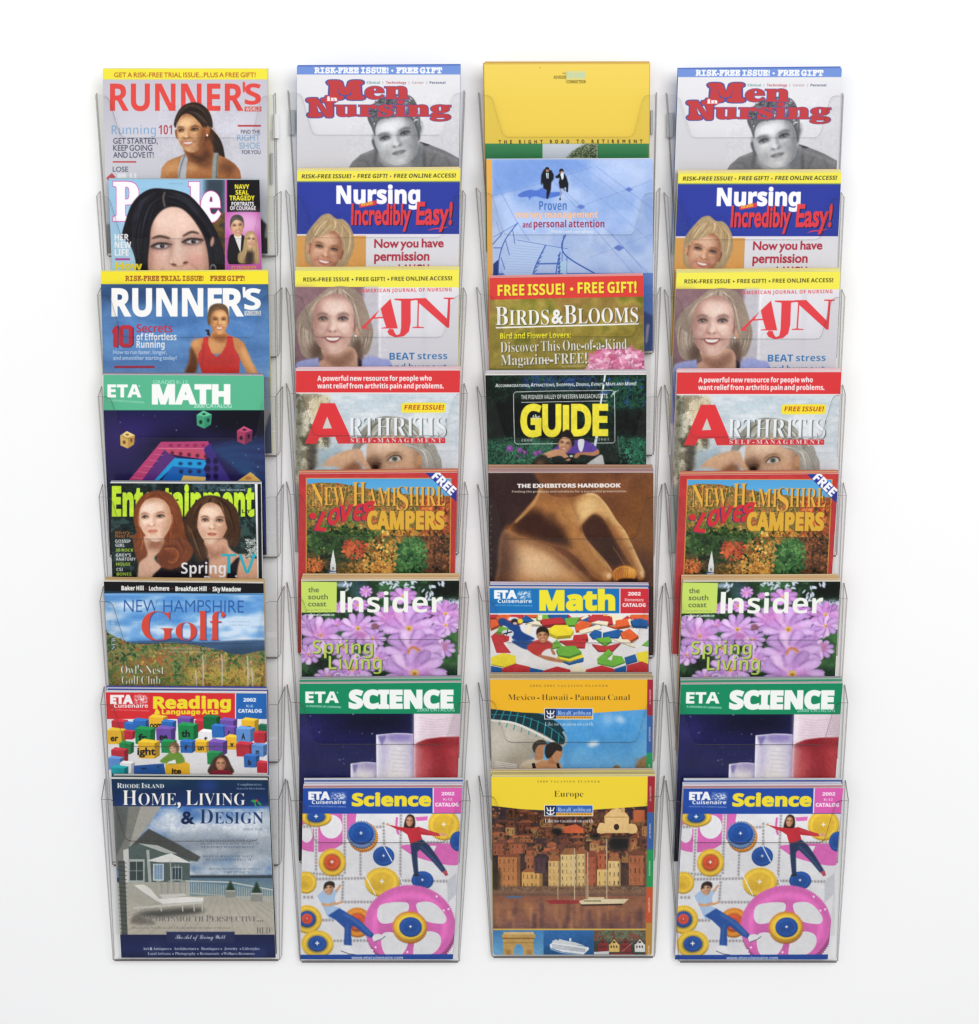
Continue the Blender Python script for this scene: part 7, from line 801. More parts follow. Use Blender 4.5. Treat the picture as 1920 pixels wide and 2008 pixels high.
def print_insider(c):
    c.v(B3); c.R(120, 1030, 1700, 2800, 0x1E3420); c.NR(120, 1030, 1700, 2800, [0x101C14, 0x24422A, 0x1A2C1E, 0x38603C], 130, a=.9); c.NR(860, 1040, 1250, 1260, [0x1A3020, 0x3A6A3C, 0x24482C], 90, soft=20); c.R(1360, 1040, 1700, 1180, 0x0C100E, 20, .9); c.R(640, 1040, 760, 1200, 0x3A5A6A, 24, .7); c.NR(1380, 1450, 1650, 1800, [0x2E5A2E, 0x3E7438, 0x26482A], 120, soft=24)
    c.E(560, 1080, 70, 24, 0xA8C0D8, 0, 10, .8); rs = np.random.RandomState(3)
    for x, y in ((930, 1060), (1000, 1070), (1060, 1085), (1150, 1080), (1190, 1070), (1360, 1085), (1340, 1150), (1320, 1190), (1430, 1075), (600, 1090)):
        for i in range(5): c.E(x+rs.randn()*22, y+rs.randn()*18, 8, 22, 0xD4DCF0, rs.rand()*180, 2, .9)
    c.NR(1390, 1210, 1640, 1500, [0x3A5068, 0xC8D0E0, 0xE8ECF4, 0xB0A0C0], 60, soft=12, gain=2.6)
    P1 = [0xD0A8DE, 0xBE92D2, 0xDDB8E8, 0xC89CDA, 0xB488C8]
    for a in ((765, 1140, 60, 9, 10, .9), (900, 1170, 40, 7, 40, .8), (690, 1260, 110, 8, 0, .5), (1100, 1180, 130, 8, 20, .6), (540, 1280, 70, 7, 15, .8), (1230, 1320, 150, 8, 0, .45), (1480, 1340, 150, 9, 30, .8), (500, 1440, 90, 8, 10, .7)): petal_flower(c, *a[:5], [0xC888D0, 0xB87CC4, 0xD49ADC], a[5])
    for x, y, r, n, o, sq in ((250, 1430, 110, 9, 5, .8), (560, 1640, 130, 10, 0, .8), (1340, 1520, 150, 10, 8, .7), (1480, 1440, 120, 9, 0, .8), (1440, 1650, 130, 10, 14, .7), (250, 1700, 120, 9, 9, .8), (820, 1560, 130, 10, 3, .7), (360, 1530, 180, 10, 12, .95), (695, 1470, 170, 11, -15, .85), (985, 1390, 175, 12, 5, .7), (1150, 1470, 235, 11, 10, .8), (860, 1740, 150, 10, 0, .8), (1190, 1680, 280, 11, 20, .75), (1200, 1870, 290, 11, 0, .78), (640, 1830, 200, 10, 30, .7), (430, 1900, 130, 10, 10, .6)): petal_flower(c, x, y, r, n, o, P1, sq)
    c.E(355, 1500, 110, 60, 0xD07CC8, 0, 30, .5); c.E(985, 1360, 110, 70, 0xC868B8, 0, 30, .5); c.L([(1140, 1700), (1160, 1650), (1200, 1640), (1250, 1670)], 18, 0xE0803C, 1, 4); c.E(845, 1450, 34, 28, 0x8A5468, 0, 6); c.E(725, 1530, 60, 30, 0xC070B4, 0, 10, .8)
    for i in range(5): c.L([(1470, 1680), (1440+i*16, 1590)], 9, 0xC47CA8); c.L([(280, 1740), (225+i*20, 1690+(i % 2)*30)], 8, 0xB070B0)
    c.grain(120, 1040, 1700, 2000, .12)
    c.P([(120, 1050), (505, 1055), (502, 1325), (120, 1330)], 0xC4DC60)
    for i, (t, w) in enumerate((('the', 96), ('south', 176), ('coast', 162))): c.T(t, 248, 1146+i*63, w, 46, 0x5A6440, 'r', wt=.01)
    c.T('Spring 2002 Vol.1 No.2', 228, 1311, 226, 14, 0x8A9C4C, 'r'); c.T('www.TheSouthCoastInsider.com', 218, 1356, 266, 18, 0xECF0EC, 'r', wt=.03)
    c.R(535, 1136, 580, 1328, 0xEDF0E8); c.T('nsider', 602, 1326, 850, 178, 0xEDF0E8, 'b', wt=-.002)
    c.T('Spring', 288, 1697, 540, 122, 0xC2DC5C, 'b', wt=-.012, drop=(0x2A3A20, 6, 6, 3)); c.T('Living', 432, 1838, 475, 124, 0xC2DC5C, 'b', wt=-.012, drop=(0x2A3A20, 6, 6, 3)); c.T('Chase the', 482, 1918, 305, 50, 0xE4E4E8, 'r', wt=.01)
def print_science_green(c):
    c.v(B4); c.G(60, 280, 1240, 1500, [0x14143E, 0x1C1C58, 0x14163E, 0x0C0E22, 0x0A0A14]); c.E(150, 400, 120, 80, 0x2C2874, 0, 50, .8); c.E(600, 340, 220, 60, 0x0A0A22, 0, 40, .9); c.E(300, 600, 400, 30, 0x22244A, 0, 24, .6)
    starfield(c, 130, 290, 840, 700, 90, 8, .8)
    c.G(842, 285, 1240, 1500, [0xE2CED8, 0xDCC6D0, 0xE2CCD2, 0xD8C0C8], 0); c.R(842, 280, 880, 480, 0xF2E6EE, 12, .8); c.R(1090, 280, 1160, 480, 0xC8B0BC, 20, .7)
    red = [(838, 500), (860, 474), (920, 450), (1010, 438), (1160, 434), (1160, 1500), (838, 1500)]
    c.P(red, 0xA82830, 0, 3); c.clipto(red, 0, 3); c.G(838, 430, 1160, 1500, [0xD8A0A4, 0xB43A40, 0x98202A, 0xA0242C, 0xB8383E, 0xA82A32], 1); c.E(1000, 470, 160, 34, 0x8A1A24, -3, 14, .7); c.E(900, 700, 60, 160, 0xC85A5E, 0, 40, .6); c.R(838, 430, 848, 1500, 0xF0D8DC, 5, .8); c.clipto()
    for i in range(7): c.L([(870, 310+i*18), (980, 326+i*16), (1100, 312+i*16)], 3, 0xBCA4B0, 1, 1, .7)
    for x0, x1, y0, k in ((604, 838, 414, 1.), (443, 604, 596, .9)):
        w_ = x1-x0; g = [(x0, y0+8), (x0+w_*.18, y0+4), (x0+w_*.5, y0-3), (x0+w_*.8, y0-2), (x1, y0+2), (x1, 1500), (x0+w_*.04, 1500)]
        c.P(g, 0xC4BAD4, 0, 1); c.clipto(g, 0, 1); c.G(x0, 400, x1, 1500, [0xECE8F2, 0xC4BCDA, 0xE0DAE4, 0xE6E0E2, 0xD6CEDE, 0xBEB4D2], 1); c.E(x0+w_*.62, y0+22, w_*.36, 34, 0x7A6AB0, 0, 16, .85); c.E(x0+w_*.5, 700, w_*.4, 100, 0xE4DCD8, 0, 40, .8); c.P([(x0+6, y0+12), (x0+w_*.3, y0+10), (x0+w_*.15, y0+74)], 0x7A70AC, 0, 5); c.R(x0, y0, x0+9, 1500, 0xF4F0F8, 3, .9); c.R(x1-10, y0, x1, 1500, 0x8E84B4, 6, .6); c.L([(x0, y0+8), (x0+w_*.5, y0-2), (x1, y0+2)], 4, 0xE8E4F4, 1, 1); c.clipto()
    for i in range(6): c.L([(700, 520+i*26), (800, 526+i*26)], 3, 0xB4A8BC, 0, 1, .7)
    c.grain(60, 285, 1240, 720, .08)
    c.T('BEAKER', 930, 672, 140, 34, 0x8A2028, 'b', a=.5)
    c.R(60, 60, 1240, 288, 0x0F8A5C); c.T('ETA', 157, 218, 212, 68, 0xEFF2EE, 'b', wt=.02); c.E(360, 155, 4, 4, 0xD0E8DC); c.T('A UNIVERSE OF LEARNING', 162, 245, 220, 12, 0xC0E0D0, 'b', rot=2)
    c.T('SCIENCE', 430, 250, 662, 106, 0xEFF2EE, 'b', wt=.055); c.T('2000 CATALOG', 862, 274, 236, 22, 0xA8DCC4, 'b', wt=-.01)
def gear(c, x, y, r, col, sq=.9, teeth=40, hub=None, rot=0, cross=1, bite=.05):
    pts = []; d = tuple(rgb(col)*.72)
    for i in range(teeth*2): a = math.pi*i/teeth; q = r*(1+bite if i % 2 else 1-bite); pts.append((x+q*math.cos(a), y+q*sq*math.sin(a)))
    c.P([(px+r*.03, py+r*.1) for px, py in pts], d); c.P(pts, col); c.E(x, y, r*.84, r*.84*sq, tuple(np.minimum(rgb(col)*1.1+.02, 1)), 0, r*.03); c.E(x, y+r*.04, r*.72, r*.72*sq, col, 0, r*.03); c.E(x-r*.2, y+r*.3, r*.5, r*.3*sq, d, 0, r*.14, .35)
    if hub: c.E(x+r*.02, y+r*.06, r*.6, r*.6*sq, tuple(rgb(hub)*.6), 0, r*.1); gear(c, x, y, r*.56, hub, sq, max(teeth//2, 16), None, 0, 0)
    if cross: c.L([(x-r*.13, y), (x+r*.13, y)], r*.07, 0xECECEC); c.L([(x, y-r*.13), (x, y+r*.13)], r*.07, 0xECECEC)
def peg_rail(c, x0, y0, x1, y1, w):
    c.L([(x0, y0), (x1, y1)], w, 0xDADADC); n = int(math.hypot(x1-x0, y1-y0)/20)
    for i in range(n): t = (i+.5)/n; X, Y = x0+(x1-x0)*t, y0+(y1-y0)*t; c.E(X, Y, 7, 8, 0x8E8A90, 0, 1.5); c.E(X+2, Y+2, 4, 5, 0xB8A8A8, 0, 1)
def print_science_gears(c):
    c.v(B4); c.R(60, 915, 1240, 1900, 0xE3E2E5); c.NR(60, 915, 1240, 1900, [0xD8D8DC, 0xE8E7EA], 160, a=.6)
    Pk = 0xDC64B4; Yl = 0xEDBE34; Bl = 0x1E4EA0; Or = 0xE08A2C
    c.E(250, 1020, 200, 140, Pk, -8); c.E(320, 1000, 70, 75, 0xE4E3E6); c.E(165, 1040, 40, 60, 0xE4E3E6); c.L([(225, 950), (250, 1140)], 26, Pk); c.P([(400, 915), (480, 915), (470, 1000), (430, 1060), (400, 1010)], Pk)
    for a in ((225, 990, 225, 1320), (405, 920, 405, 1300), (395, 1340, 390, 1480), (760, 920, 755, 1370), (650, 970, 655, 1140), (505, 1150, 505, 1330), (140, 1000, 240, 1000), (560, 1005, 660, 1000), (140, 1290, 400, 1310), (220, 1330, 560, 1325), (400, 1475, 620, 1475), (760, 1340, 1060, 1345), (640, 1470, 960, 1465), (620, 1530, 625, 1800), (260, 1590, 340, 1590), (330, 1720, 560, 1718), (900, 1100, 1080, 1100), (140, 1445, 210, 1445)): peg_rail(c, *a, 26)
    c.P([(1050, 1340), (1110, 1290), (1115, 1420), (1055, 1480)], 0xC8C8D0); c.P([(780, 1115), (1130, 1115), (1130, 1230), (1040, 1240), (880, 1200), (800, 1160)], Pk, 1); c.P([(890, 1120), (985, 1120), (950, 1190)], 0xE4E3E6); c.L([(735, 940), (732, 1000), (745, 1050)], 14, Pk, 1); c.P([(850, 940), (930, 935), (925, 960), (860, 965)], Pk)
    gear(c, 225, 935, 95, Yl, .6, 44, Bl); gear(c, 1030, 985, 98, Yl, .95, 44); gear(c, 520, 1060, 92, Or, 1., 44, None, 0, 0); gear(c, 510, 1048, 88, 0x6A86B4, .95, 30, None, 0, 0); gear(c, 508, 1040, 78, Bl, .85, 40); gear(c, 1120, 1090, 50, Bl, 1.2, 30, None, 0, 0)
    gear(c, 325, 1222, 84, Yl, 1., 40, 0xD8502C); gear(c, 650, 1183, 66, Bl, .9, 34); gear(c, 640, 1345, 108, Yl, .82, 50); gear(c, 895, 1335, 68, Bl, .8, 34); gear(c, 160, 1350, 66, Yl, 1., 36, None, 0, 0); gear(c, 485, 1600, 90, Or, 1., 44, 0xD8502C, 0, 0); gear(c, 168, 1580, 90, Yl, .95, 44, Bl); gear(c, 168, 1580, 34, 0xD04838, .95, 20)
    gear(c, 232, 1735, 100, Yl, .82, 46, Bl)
    for a, b in (((650, 1120), (705, 1220)), ((525, 1290), (600, 1430)), ((740, 1290), (775, 1360)), ((630, 1500), (680, 1590))): c.L([a, b], 6, 0xEDEDF0)
    # big pink wheel
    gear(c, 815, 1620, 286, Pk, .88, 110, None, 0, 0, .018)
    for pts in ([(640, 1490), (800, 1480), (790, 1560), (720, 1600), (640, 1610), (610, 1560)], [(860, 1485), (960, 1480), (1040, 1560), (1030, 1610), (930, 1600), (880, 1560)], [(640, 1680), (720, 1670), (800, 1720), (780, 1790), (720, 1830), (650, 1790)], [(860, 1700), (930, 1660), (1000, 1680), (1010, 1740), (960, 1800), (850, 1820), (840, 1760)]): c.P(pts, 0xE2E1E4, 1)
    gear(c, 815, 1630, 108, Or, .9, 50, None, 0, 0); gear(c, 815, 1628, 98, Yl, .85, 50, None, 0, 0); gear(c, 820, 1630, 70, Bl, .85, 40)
    for x, y in ((985, 1440), (1030, 1528), (1060, 1520), (600, 1760), (580, 1780), (800, 1790)): c.E(x, y, 7, 7, 0xF2D8EC)
    # girl in red, boy in blue
    c.hair([(778, 1010), (785, 960), (800, 930), (820, 922), (845, 940), (850, 990), (835, 1025), (800, 1025)], [0x241814, 0x4A3028], [[(815, 925), (785, 970), (790, 1020)], [(825, 925), (845, 970), (840, 1020)]], 20, 5); c.face(814, 968, 22, 30, 4, 0xC88E68, 0x7A4A30, 0xE8B890, brow=0x2A1A14)
    c.P([(670, 985), (740, 1000), (785, 1005), (830, 1010), (870, 1000), (940, 1025), (1010, 1045), (1005, 1060), (930, 1055), (885, 1050), (895, 1080), (820, 1110), (800, 1050), (770, 1030), (740, 1020)], 0xC42C38); c.L([(880, 1020), (1000, 1052)], 8, 0xE05A5C, 0, 3, .6); c.E(1025, 1050, 26, 10, 0xD8A078, 10); c.E(676, 985, 10, 8, 0xD8A078)
    c.P([(820, 1108), (895, 1080), (940, 1120), (990, 1190), (1045, 1275), (1020, 1290), (950, 1210), (880, 1145), (862, 1160), (870, 1300), (842, 1300), (830, 1210)], 0x23355A, 0, 1); c.L([(880, 1120), (960, 1200), (1025, 1275)], 12, 0x3C5482, 1, 4, .8); c.P([(1020, 1285), (1048, 1275), (1058, 1305), (1040, 1312)], 0xB8485A); c.E(855, 1305, 20, 8, 0x2A2A30)
    c.P([(250, 1420), (275, 1400), (330, 1400), (350, 1395), (375, 1365), (382, 1375), (360, 1415), (345, 1440), (350, 1480), (395, 1465), (400, 1478), (340, 1500), (385, 1520), (330, 1580), (300, 1570), (260, 1490), (235, 1440)], 0xA8C4E4, 1); c.L([(350, 1480), (300, 1495), (260, 1485)], 18, 0xD8A47C, 1); c.L([(350, 1410), (380, 1368)], 14, 0xD8A47C); c.L([(345, 1490), (398, 1472)], 14, 0xD8A47C)
    c.face(303, 1392, 30, 38, -6, 0xD4A078, 0x8A5A3C, 0xECC098, brow=0x241A14); c.hair([(275, 1395), (278, 1360), (310, 1343), (340, 1355), (340, 1388), (325, 1372), (295, 1372)], [0x241A16, 0x4A362C], [[(275, 1390), (290, 1352), (340, 1370)], [(280, 1385), (310, 1365), (338, 1385)]], 16, 4)
    c.P([(300, 1560), (370, 1515), (400, 1530), (430, 1550), (500, 1590), (590, 1680), (580, 1705), (545, 1690), (460, 1625), (445, 1640), (450, 1750), (400, 1745), (405, 1640), (350, 1590)], 0x2450A0, 0, 1); c.L([(400, 1550), (480, 1600), (570, 1680)], 14, 0x4A78C4, 1, 5, .7); c.L([(425, 1610), (420, 1740)], 12, 0x3A64B0, 0, 4, .7)
    c.P([(378, 1780), (390, 1755), (440, 1752), (450, 1775), (472, 1798), (470, 1806), (430, 1800)], 0xE8E8EC, 0, 1); c.L([(380, 1782), (430, 1802), (470, 1806)], 5, 0x5A6070); c.P([(578, 1700), (590, 1680), (620, 1675), (660, 1690), (640, 1705), (590, 1728)], 0xE4E4E8); c.L([(590, 1728), (640, 1708), (662, 1690)], 5, 0x5A6070)
    c.grain(60, 918, 1240, 1800, .07)
    c.P([(60, 1808), (1240, 1803), (1240, 1900), (60, 1900)], 0x1E48A0); c.T('www.etacuisenaire.com', 448, 1836, 324, 20, 0xDCE2F0, 'b')
    c.R(60, 700, 1240, 918, 0x1E48A4); c.R(965, 700, 1240, 914, 0xDB58AC); c.R(960, 700, 967, 914, 0xE8E4E8)
    c.T('ETA', 176, 828, 138, 46, 0xEFEFF2, 'b', wt=.05); c.NR(322, 788, 410, 830, [0xEFEFF2, 0x1E48A4, 0xEFEFF2, 0x1E48A4], 7, gain=5, soft=6); c.T('Cuisenaire', 198, 857, 214, 24, 0xEFEFF2, 'b'); c.T('UNLOCKING THE WONDERS OF LEARNING', 178, 875, 236, 8, 0xB8C8E8, 'r', rot=1)
    c.T('Science', 450, 868, 500, 76, 0xF2DC2C, 'b', wt=.04); c.T('2002', 1056, 802, 82, 20, 0xF4E4F0, 'b', 'c', wt=.02); c.T('K-12', 1055, 835, 56, 15, 0xF0D0E6, 'b', 'c'); c.T('CATALOG', 1050, 872, 148, 22, 0xF4E4F0, 'b', 'c', wt=.03)
# ------------------------------------------------------------------ printed covers, third rack
def print_retirement(c):
    c.v(C1); c.R(40, 30, 1640, 790, 0xEBCB4E); c.G(40, 40, 1640, 785, [0xEDCE56, 0xEACA4A, 0xE8C646]); c.R(40, 783, 1640, 915, 0x2F7E4C); c.G(40, 785, 1640, 912, [0x358752, 0x2A7444]); c.R(40, 912, 1640, 2600, 0x2F7E4C)
    c.R(612, 785, 1102, 915, 0xC6CCD6); c.G(612, 785, 1102, 912, [0xCAD2DC, 0xB8C0CC]); c.N([(820, 912), (880, 850), (930, 820), (990, 785), (1102, 785), (1102, 915), (830, 915)], [0x3A4A2C, 0x5C6E40, 0xA8B0A0, 0x4A5A34, 0x2E3C24], 22, soft=6, gain=2.6)
    c.R(500, 915, 1102, 1500, 0x8A9A80)
    c.T('THE', 790, 161, 24, 12, 0x5A5024, 'b'); c.T('ADVISOR', 710, 203, 110, 28, 0x6A5A22, 'b'); c.R(820, 132, 998, 210, 0xC8D0A0, 3, .7); c.T('Retirement', 830, 194, 166, 56, 0x9CC8BC, 'b', wt=-.02); c.T('CONNECTION', 830, 243, 166, 28, 0x5A4E1C, 'b'); c.L([(821, 140), (821, 240)], 3, 0x6A6A3C)
    for t, x, w in (('THE', 218, 120), ('RIGHT', 400, 212), ('ROAD', 678, 172), ('TO', 916, 70), ('RETIREMENT', 1050, 455)): c.T(t, x, 783-(x-218)*.006, w, 30, 0x3A3210, 'r', tr=1.1, wt=.035)
    c.E(586, 102, 5, 5, 0xA08830)
def print_money(c):
    c.v(C1); c.G(60, 915, 1660, 1960, [0x86A8E4, 0x9CB8E8, 0xB0C4EA, 0xA4BCE8]); c.NR(60, 915, 1660, 2700, [0x86A6E0, 0xB4C8EE, 0x9EB8E8], 360, a=.7); c.P([(160, 920), (900, 920), (1040, 980), (600, 1130), (160, 1260)], 0x6E96DE, 0, 18, .8); c.E(1350, 1050, 260, 150, 0xBACCF0, 0, 60, .7); c.R(60, 1940, 1660, 2700, 0x5A7CC4)
    Ln = 0x6C84C8
    for p, w in (([(160, 1250), (520, 1160), (1060, 990)], 4), ([(160, 1070), (380, 1480), (500, 1660)], 5), ([(520, 930), (620, 1040), (1240, 1600), (1500, 1900)], 4), ([(730, 930), (1000, 1160), (1560, 1640)], 3), ([(1080, 980), (1600, 1370)], 4), ([(930, 1350), (1380, 1190), (1600, 1110)], 4), ([(1040, 1800), (1330, 1690), (1600, 1590)], 3), ([(740, 1160), (900, 1340), (1420, 1940)], 4), ([(900, 930), (1500, 1400)], 3), ([(1230, 1600), (1600, 1990)], 4), ([(200, 1480), (240, 1620)], 5)): c.L(p, w, Ln, 0, 1, .8)
    for x, y, s in ((955, 1348, 40), (1385, 1192, 38), (1295, 1715, 50)): c.P([(x-s, y), (x-s*.1, y-s*.55), (x+s, y), (x, y+s*.6)], 0x5C78C8, 0, 2)
    # walking pair seen from above and their long shade
    c.P([(390, 1245), (430, 1215), (500, 1195), (560, 1200), (640, 1165), (650, 1215), (770, 1215), (770, 1245), (640, 1275), (560, 1255), (510, 1265), (495, 1290), (480, 1260), (420, 1262)], 0x4A70CC, 1, 3)
    K = 0x14161E
    c.P([(600, 1060), (625, 1010), (650, 1020), (690, 1020), (712, 1060), (710, 1100), (690, 1130), (685, 1200), (668, 1250), (660, 1278), (645, 1275), (648, 1200), (635, 1190), (620, 1180), (612, 1130), (600, 1160), (596, 1130)], K, 0, 1); c.E(652, 1012, 20, 20, 0x241A18); c.E(654, 1026, 14, 12, 0xA87858); c.P([(642, 1045), (666, 1045), (664, 1095), (648, 1095)], 0xD8E8F0); c.L([(655, 1045), (655, 1095)], 8, 0x2A9AB0)
    c.P([(722, 1080), (750, 1060), (765, 1045), (800, 1045), (825, 1080), (842, 1140), (838, 1215), (825, 1215), (820, 1170), (800, 1184), (765, 1184), (756, 1130), (765, 1090), (735, 1092)], K, 0, 1); c.E(780, 1026, 20, 20, 0x241A18); c.E(784, 1042, 13, 12, 0xC89878); c.P([(770, 1055), (800, 1040), (800, 1090), (785, 1110)], 0xD8E4F0); c.L([(770, 1184), (772, 1230), (768, 1285)], 11, 0x8A94B4); c.L([(800, 1184), (812, 1205)], 10, 0x4A4A5A); c.E(768, 1280, 7, 12, K); c.P([(825, 1160), (842, 1140), (838, 1218), (822, 1210)], K)
    c.grain(160, 920, 1660, 2000, .05)
    c.T('Proven', 582, 1378, 245, 82, 0x3A68B4, 'b', wt=-.01); c.T('money management', 375, 1446, 730, 58, 0xF0C09C, 'b', wt=.005, ol=(0xC89478, .02)); c.T('and', 433, 1535, 80, 52, 0xA02C4C, 'b'); c.T('personal attention', 532, 1532, 632, 64, 0xA02848, 'b'); c.T('Fidelity and your advisor', 690, 1582, 380, 26, 0xDCE4E8, 's')
    D = 0x3A62B4
    c.P([(170, 1860), (215, 1820), (215, 1960), (170, 1960)], 0x26387C); c.P([(380, 1640), (500, 1660), (640, 1690), (560, 1850), (520, 1960), (270, 1960), (320, 1750)], 0xB4CAF0, 1, 6); c.P([(640, 1700), (840, 1730), (760, 1850), (560, 1860)], 0xAAC2EC, 0, 4)
    for i in range(11): c.L([(350-i*12, 1690+i*24), (610-i*10, 1716+i*22)], 3, 0x86A2DC)
    c.L([(215, 1960), (225, 1800), (280, 1640), (390, 1490)], 9, D, 1); c.L([(170, 1620), (390, 1495)], 4, D); c.L([(160, 1690), (240, 1600), (250, 1580)], 8, D); c.L([(345, 1555), (365, 1680)], 6, D); c.L([(280, 1650), (315, 1780)], 6, D); c.L([(240, 1800), (275, 1910)], 6, D); c.L([(170, 1715), (245, 1715)], 8, D); c.L([(820, 1595), (785, 1680), (800, 1760), (880, 1830), (1000, 1900), (1090, 1950)], 12, D, 1); c.L([(800, 1600), (790, 1700), (785, 1840)], 6, D); c.L([(640, 1690), (560, 1850), (525, 1950)], 12, 0x4A70C0, 1); c.L([(560, 1858), (760, 1855)], 14, 0x4A70C0); c.L([(770, 1750), (740, 1880), (730, 1960)], 10, D); c.L([(380, 1645), (840, 1725)], 4, D); c.L([(830, 1790), (825, 1960)], 7, D); c.P([(770, 1840), (830, 1830), (825, 1960), (765, 1930)], 0xA8CCE8, 0, 3)
    for i in range(5): c.P([(600-i*14, 1760+i*40), (630-i*14, 1745+i*40), (585-i*14, 1790+i*40)], 0x3A60B0); c.P([(745, 1780+i*36), (775, 1765+i*36), (760, 1810+i*36)], 0x3A60B0)
    c.R(60, 900, 112, 2700, 0xC89858); c.P([(108, 920), (158, 920), (170, 2700), (120, 2700)], 0xE6A84C)
    c.v(C2); c.P([(1510, 130), (1620, 130), (1620, 420), (1560, 480), (1540, 820), (1520, 860)], 0x4A70BC, 0, 8); c.P([(1510, 360), (1620, 420), (1600, 500), (1580, 880), (1520, 900)], 0x28407C, 0, 8); c.P([(1540, 490), (1570, 480), (1550, 640), (1530, 660)], 0x9A90A8, 0, 6); c.R(1490, 880, 1640, 1200, 0xA02434)
def print_birds(c):
    c.v(C2); c.NR(80, 230, 1640, 1000, [0x6C6C20, 0xA08C38, 0x8A7A2C], 170, gain=2.4, octv=2); c.NR(80, 230, 1640, 480, [0x6E7020, 0xB09A44, 0x9A703C], 170, a=.6, octv=2); c.R(80, 880, 1640, 2200, 0x6A6A24)
    c.P([(80, 20), (1640, 20), (1640, 234), (1500, 236), (800, 248), (150, 264), (80, 266)], 0xDC3A34)
    c.T('FREE ISSUE!', 210, 228, 600, 96, 0xF0E234, 'b', wt=.012, rot=-1.2, drop=(0x8A1C20, 4, 4, 1)); c.E(872, 168, 15, 15, 0xF0E234); c.T('FREE GIFT!', 926, 206, 528, 96, 0xF0E234, 'b', wt=.012, rot=-.8, drop=(0x8A1C20, 4, 4, 1))
    d = (0x3A3810, 6, 6, 3)
    c.T('Birds', 190, 492, 480, 166, 0xE8E6E2, 's', sc=.8, wt=-.006, rot=-.6, drop=d); c.T('&', 692, 474, 108, 120, 0xE8E6E2, 'r', wt=.03, drop=d); c.T('Blooms', 806, 480, 662, 168, 0xE8E6E2, 's', sc=.8, wt=-.006, rot=-1.2, drop=d)
    c.L([(194, 514), (800, 497), (1472, 478)], 13, 0xE8E6E2); c.T('Bird and Flower Lovers:', 232, 612, 634, 50, 0xF0E42C, 'b', wt=.012, rot=-.8, drop=(0x3A3810, 3, 3, 1))
    pk = [0xC85A84, 0xE48CB0, 0xF0B0C8, 0xD06C98, 0xE07CA4]; rs = np.random.RandomState(9)
    c.P([(990, 890), (1060, 830), (1010, 740), (1100, 760), (1110, 690), (1250, 700), (1380, 690), (1412, 658), (1420, 700), (1480, 720), (1535, 790), (1535, 1000), (990, 1000)], 0xD4709C, 1, 4)
    for i in range(70): x, y = 1040+rs.rand()*470, 720+rs.rand()*190; x = min(x, 1500); c.E(x, y+(abs(x-1270)/250)**2*40, 26+rs.rand()*26, 11+rs.rand()*10, pk[rs.randint(5)], -50+rs.rand()*100, 3, .75)
    for i in range(14): a = math.pi*(i+.5)/14; c.L([(1270-120*math.cos(a), 900-90*math.sin(a)), (1270-240*math.cos(a), 900-180*math.sin(a))], 34, pk[i % 5], 0, 4, .7, .9)
    c.E(1240, 800, 60, 40, 0xB84058, 0, 16, .6)
    c.dabs([(1000, 900), (1060, 820), (1110, 720), (1240, 700), (1400, 690), (1520, 780), (1530, 900)], [0xB84A74, 0xD06C98, 0xE48CB0, 0xF4BCD0], 160, 26, .45, seed=2)
    c.grain(80, 240, 1640, 1000, .09)
    c.T('Discover This One-of-a-Kind', 236, 735, 1130, 92, 0xE4E2DE, 's', wt=-.012, rot=-1.6, drop=d); c.T('Magazine—FREE!'.replace('—', '-'), 240, 850, 770, 92, 0xE4E2DE, 's', wt=-.008, rot=-1.4, drop=d); c.L([(606, 806), (700, 803)], 8, 0xE4E2DE); c.T('See details inside', 782, 865, 220, 16, 0xC0B890, 's', rot=-1)
